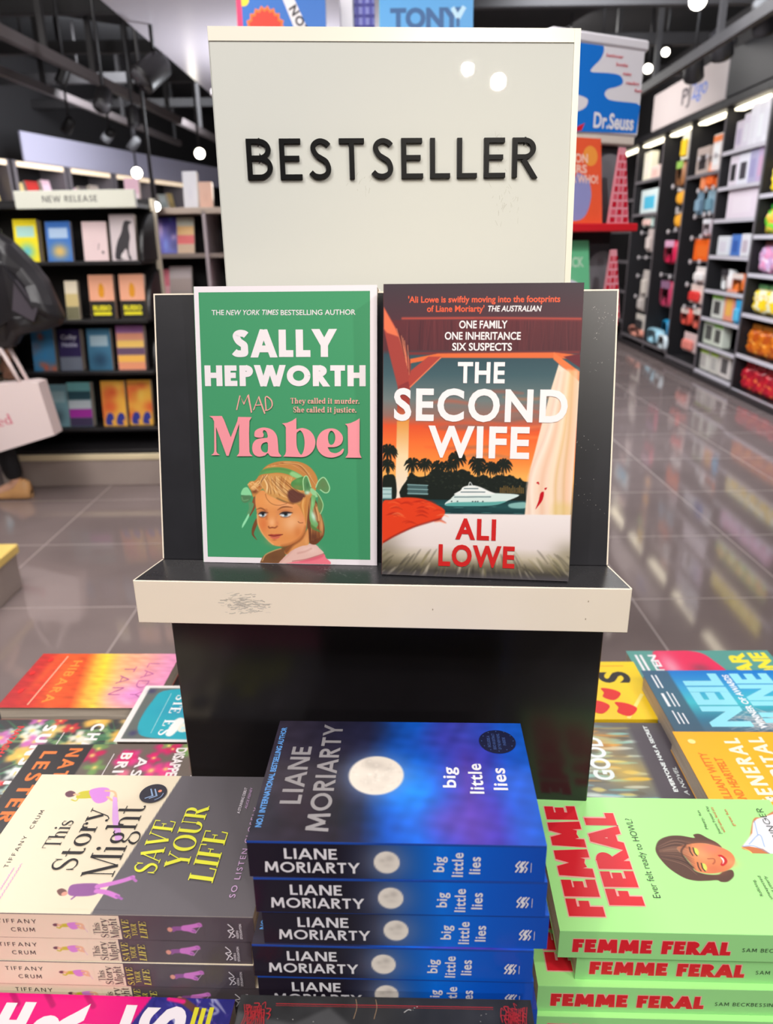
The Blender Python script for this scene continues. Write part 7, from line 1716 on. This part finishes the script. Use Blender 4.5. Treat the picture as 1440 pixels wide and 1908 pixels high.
# --- cyan tag on the divider, orange pouch bay, pillow bay, far bay
GB = 'hanging goods on the right wall bays'
L2 = [
 ('grey carton with a black window on the top shelf of the orange pouch bay', 'product_carton', 'box', 1312, 272, 22, 50, .05, .10, 'box', [(190, 172, 164), (50, 44, 46)], 2.02),
 ('orange and white carton on the top shelf of the orange pouch bay', 'product_carton', 'box', 1338, 262, 16, 68, .05, .10, 'box', [(248, 236, 232), (250, 250, 250), (250, 140, 80)], 2.02),
 ('long orange packet hanging in the orange pouch bay', 'hanging_packet', 'packet', 1328, 326, 16, 50, .06, .04, 'card', [(250, 130, 60), OR0], None),
 ('slim pale orange packet beside the long orange one', 'hanging_packet', 'packet', 1315, 334, 9, 48, .06, .04, 'card', [(250, 196, 160), (246, 150, 100)], None),
 ('blue grey packet hanging in the orange pouch bay, left one', 'hanging_packet', 'packet', 1304, 378, 11, 42, .06, .04, 'card', [(120, 150, 170), (140, 170, 190)], None),
 ('blue grey packet hanging in the orange pouch bay, right one', 'hanging_packet', 'packet', 1324, 376, 13, 42, .06, .04, 'card', [(150, 180, 196), (120, 160, 176)], None),
 ('white round pouch in the orange pouch bay', 'travel_pouch', 'pouch', 1316, 424, 20, 32, .05, .06, 'pouch', [(236, 214, 222), W0], None),
 ('bright orange square pouch in the orange pouch bay', 'travel_pouch', 'pouch', 1308, 466, 32, 40, .05, .08, 'box', [(250, 104, 24), (250, 116, 40)], None),
 ('white carton below the bright orange pouch', 'hanging_packet', 'packet', 1306, 512, 20, 30, .05, .05, 'card', [(246, 236, 232), (250, 244, 240)], None),
 ('red and white packet in the orange pouch bay', 'hanging_packet', 'packet', 1298, 548, 24, 36, .05, .05, 'card', [(248, 226, 216), RD0], None),
 ('red and white round pouch low in the orange pouch bay, left one', 'travel_pouch', 'pouch', 1275, 590, 20, 32, .04, .06, 'pouch', [(240, 84, 66), (250, 230, 220)], None),
 ('red and white round pouch low in the orange pouch bay, right one', 'travel_pouch', 'pouch', 1297, 594, 20, 40, .04, .06, 'pouch', [(244, 110, 90), (250, 236, 226)], None),
 ('pale packet lowest in the orange pouch bay', 'hanging_packet', 'packet', 1285, 638, 24, 36, .05, .05, 'card', [(226, 200, 196), (240, 140, 126)], None),
 ('cyan tag packet hanging on the divider of the carton bay', 'hanging_packet', 'packet', 1375, 582, 13, 46, .02, .03, 'card', [(50, 170, 220), (90, 190, 230)], None),
 ('yellow and white tag card high in the neck pillow bay', 'hanging_packet', 'packet', 1278, 268, 13, 56, .05, .03, 'card', [(240, 236, 220), (250, 206, 40)], None),
 ('brown and green bag hanging in the neck pillow bay', 'hanging_bag', 'bag', 1265, 324, 16, 46, .06, .06, 'pouch', [(176, 116, 70), (150, 190, 90)], None),
 ('upper orange round coin pouch in the neck pillow bay', 'coin_pouch', 'pouch', 1265, 368, 17, 26, .05, .05, 'ball', [(250, 176, 50), (206, 200, 196)], None),
 ('lower orange round coin pouch in the neck pillow bay', 'coin_pouch', 'pouch', 1261, 410, 17, 26, .05, .05, 'ball', [(250, 176, 50), (206, 200, 196)], None),
 ('pink red toiletry bag hanging in the neck pillow bay', 'hanging_bag', 'bag', 1246, 470, 24, 44, .05, .08, 'pouch', [(222, 26, 80), (226, 170, 200)], None),
 ('mauve and pink toiletry bag lower in the neck pillow bay', 'hanging_bag', 'bag', 1238, 548, 24, 50, .05, .07, 'pouch', [(206, 60, 100), (150, 110, 140)], None),
 ('light blue cushion on the floor of the neck pillow bay', 'neck_pillow', 'pillow', 1214, 618, 28, 28, .03, .12, 'pouch', [(170, 220, 240)], .14),
 ('bright cyan cushion on the floor of the neck pillow bay', 'neck_pillow', 'pillow', 1238, 602, 16, 44, .20, .10, 'pouch', [(30, 160, 214)], .14),
 ('white cushion on the floor of the neck pillow bay', 'neck_pillow', 'pillow', 1232, 626, 18, 28, -.03, .05, 'pouch', [(226, 240, 246)], .14),
 ('pale carton tower in the farthest bay', 'product_carton', 'box', 1206, 302, 12, 52, .05, .10, 'box', [(250, 244, 220), (250, 240, 226)], 2.1),
 ('pale pink carton high in the farthest bay', 'product_carton', 'box', 1224, 282, 16, 24, .05, .10, 'box', [(246, 216, 206), (240, 190, 180)], 2.1),
 ('cyan and white carton in the farthest bay', 'product_carton', 'box', 1210, 370, 32, 44, .05, .10, 'box', [(226, 240, 240), (90, 196, 230)], 1.70),
 ('pale green packet under the cyan carton in the farthest bay', 'hanging_packet', 'packet', 1208, 412, 18, 22, .05, .04, 'card', [(206, 230, 224), (240, 200, 190)], None),
 ('white packet hanging in the farthest bay, upper one', 'hanging_packet', 'packet', 1211, 448, 9, 42, .05, .04, 'card', [(206, 190, 186), (220, 206, 200)], None),
 ('white packet hanging in the farthest bay, middle one', 'hanging_packet', 'packet', 1202, 528, 10, 50, .05, .04, 'card', [(206, 196, 190), (216, 206, 196)], None),
 ('white packet hanging in the farthest bay, lower one', 'hanging_packet', 'packet', 1195, 562, 10, 36, .05, .04, 'card', [(196, 186, 180), (206, 196, 190)], None),
 ('white card with a dark print lowest in the farthest bay', 'hanging_packet', 'packet', 1192, 600, 16, 30, .05, .03, 'card', [(232, 224, 214), (60, 56, 58)], None),
 ('salmon pouch on the floor of the farthest bay', 'travel_pouch', 'pouch', 1180, 632, 32, 18, .03, .12, 'pouch', [(236, 160, 140)], .14)]
for lab, nm, cat, px, py, pw, ph, d, th, shp, cols, rest in L2: goods(lab, nm, cat, GB, px, py, pw, ph, d, th, shp, cols, rest)
# wire pegs: the hanging goods' hooks, seen as pale round ends
GP = 'white ended wire pegs in the right wall bays'
pegs = [(1303, 296), (1318, 292), (1333, 289), (1301, 356), (1316, 352), (1329, 350), (1295, 404), (1312, 400), (1322, 398), (1289, 444), (1306, 441), (1286, 488), (1303, 488), (1280, 530), (1296, 524), (1275, 572), (1294, 572), (1254, 348), (1262, 390), (1245, 432), (1259, 428), (1232, 512), (1248, 516), (1196, 434), (1190, 480), (1204, 480), (1188, 514), (1184, 552)]
for j, (px, py) in enumerate(pegs):
    bay = 'orange pouch bay' if px > 1266 or (px > 1270) else ('neck pillow bay' if px > 1225 else 'farthest bay')
    y, z = on_right(px, py, .01); o = Vector((3.035, 0, 0)) + RDIR * y - ROUT * .01 + Vector((0, 0, z))
    M = Matrix(((RDIR.x, -ROUT.x, 0, o.x), (RDIR.y, -ROUT.y, 0, o.y), (0, 0, 1, o.z), (0, 0, 0, 1)))
    t = thing('wire_peg', 'white ended wire peg in the %s on the right wall' % bay, 'hook', group=GP, M=M)
    mb = MB(); mb.cyl((0, .004, 0), (0, .348, 0), .004, mat('peg_wire', (150, 146, 150), .3, .6), 8); mb.build('wire', t)
    mb = MB(); mb.tube([(0, -.012, 0), (0, -.008, 0), (0, .006, 0)], [.018, .026, .024], mat('peg_cap', (206, 198, 200), .35), 14); mb.build('cap', t)
# --- sweets bay: bags in rows
GS_ = 'bags of sweets in the sweets bay'
sw = [(1.74, 'yellow', [(250, 214, 20), (250, 230, 90), (236, 190, 30)], (250, 220, 40)), (1.41, 'green and orange', [(120, 210, 60), (250, 190, 70), (250, 120, 70)], (60, 206, 70)), (1.09, 'pink and lilac', [(206, 170, 206), (226, 150, 186), (240, 220, 236)], (130, 80, 70)), (.746, 'yellow and white', [(250, 214, 40), (240, 236, 200), (250, 196, 30)], (110, 170, 110)), (.384, 'amber brown', [(220, 120, 30), (190, 84, 24), (244, 170, 70)], (206, 130, 40)), (.06, 'red', [(206, 36, 50), (170, 24, 44), (240, 120, 70)], (186, 40, 56))]
for k, (z, nm, cols, hd) in enumerate(sw):
    for j in range(5):
        y = 6.80 - j * .215
        o = Vector((3.035, 0, 0)) + RDIR * y - ROUT * .05 + Vector((0, 0, z + .002)); M = Matrix(((RDIR.x, -ROUT.x, 0, o.x), (RDIR.y, -ROUT.y, 0, o.y), (0, 0, 1, o.z), (0, 0, 0, 1)))
        ord_ = ('farthest', 'second farthest', 'third farthest', 'fourth farthest', 'nearest')[j]
        t = thing('sweet_bag', '%s bag of sweets, %s one, %s shelf of the sweets bay' % (nm, ord_, ('top', 'second', 'third', 'fourth', 'fifth', 'lowest')[k]), 'sweets', group=GS_, M=M)
        w, h, th = .19, .235 - .02 * (k % 2), .12; r = random.Random(k * 9 + j); mb = MB(); nx = nz = 11; vs = []; fs = []
        for sd in (-1, 1):
            for jj in range(nz):
                for ii in range(nx):
                    u, v = ii / (nx - 1) * 2 - 1, jj / (nz - 1) * 2 - 1
                    d = (1 - u ** 4) * (1 - v ** 6) * th / 2 * (1 + r.uniform(-.25, .25)); vs.append((u * w / 2 * (1 - .08 * (1 - abs(v)) * 0), th / 2 + sd * d, h / 2 + v * h / 2))
        B_ = nx * nz
        for sd in range(2):
            for jj in range(nz - 1):
                for ii in range(nx - 1):
                    a = sd * B_ + jj * nx + ii; q = (a, a + 1, a + nx + 1, a + nx); fs.append(q if sd == 0 else tuple(reversed(q)))
        mb.add(vs, fs, sweets(cols), smooth=True); mb.build('bag_body', t)
        mb = MB(); mb.bev((-w * .46, th / 2 - .012, h - .006), (w * .46, th / 2 + .010, h + .035), mat('header_%02x%02x%02x' % hd, hd, .4), .004); mb.build('bag_header', t)
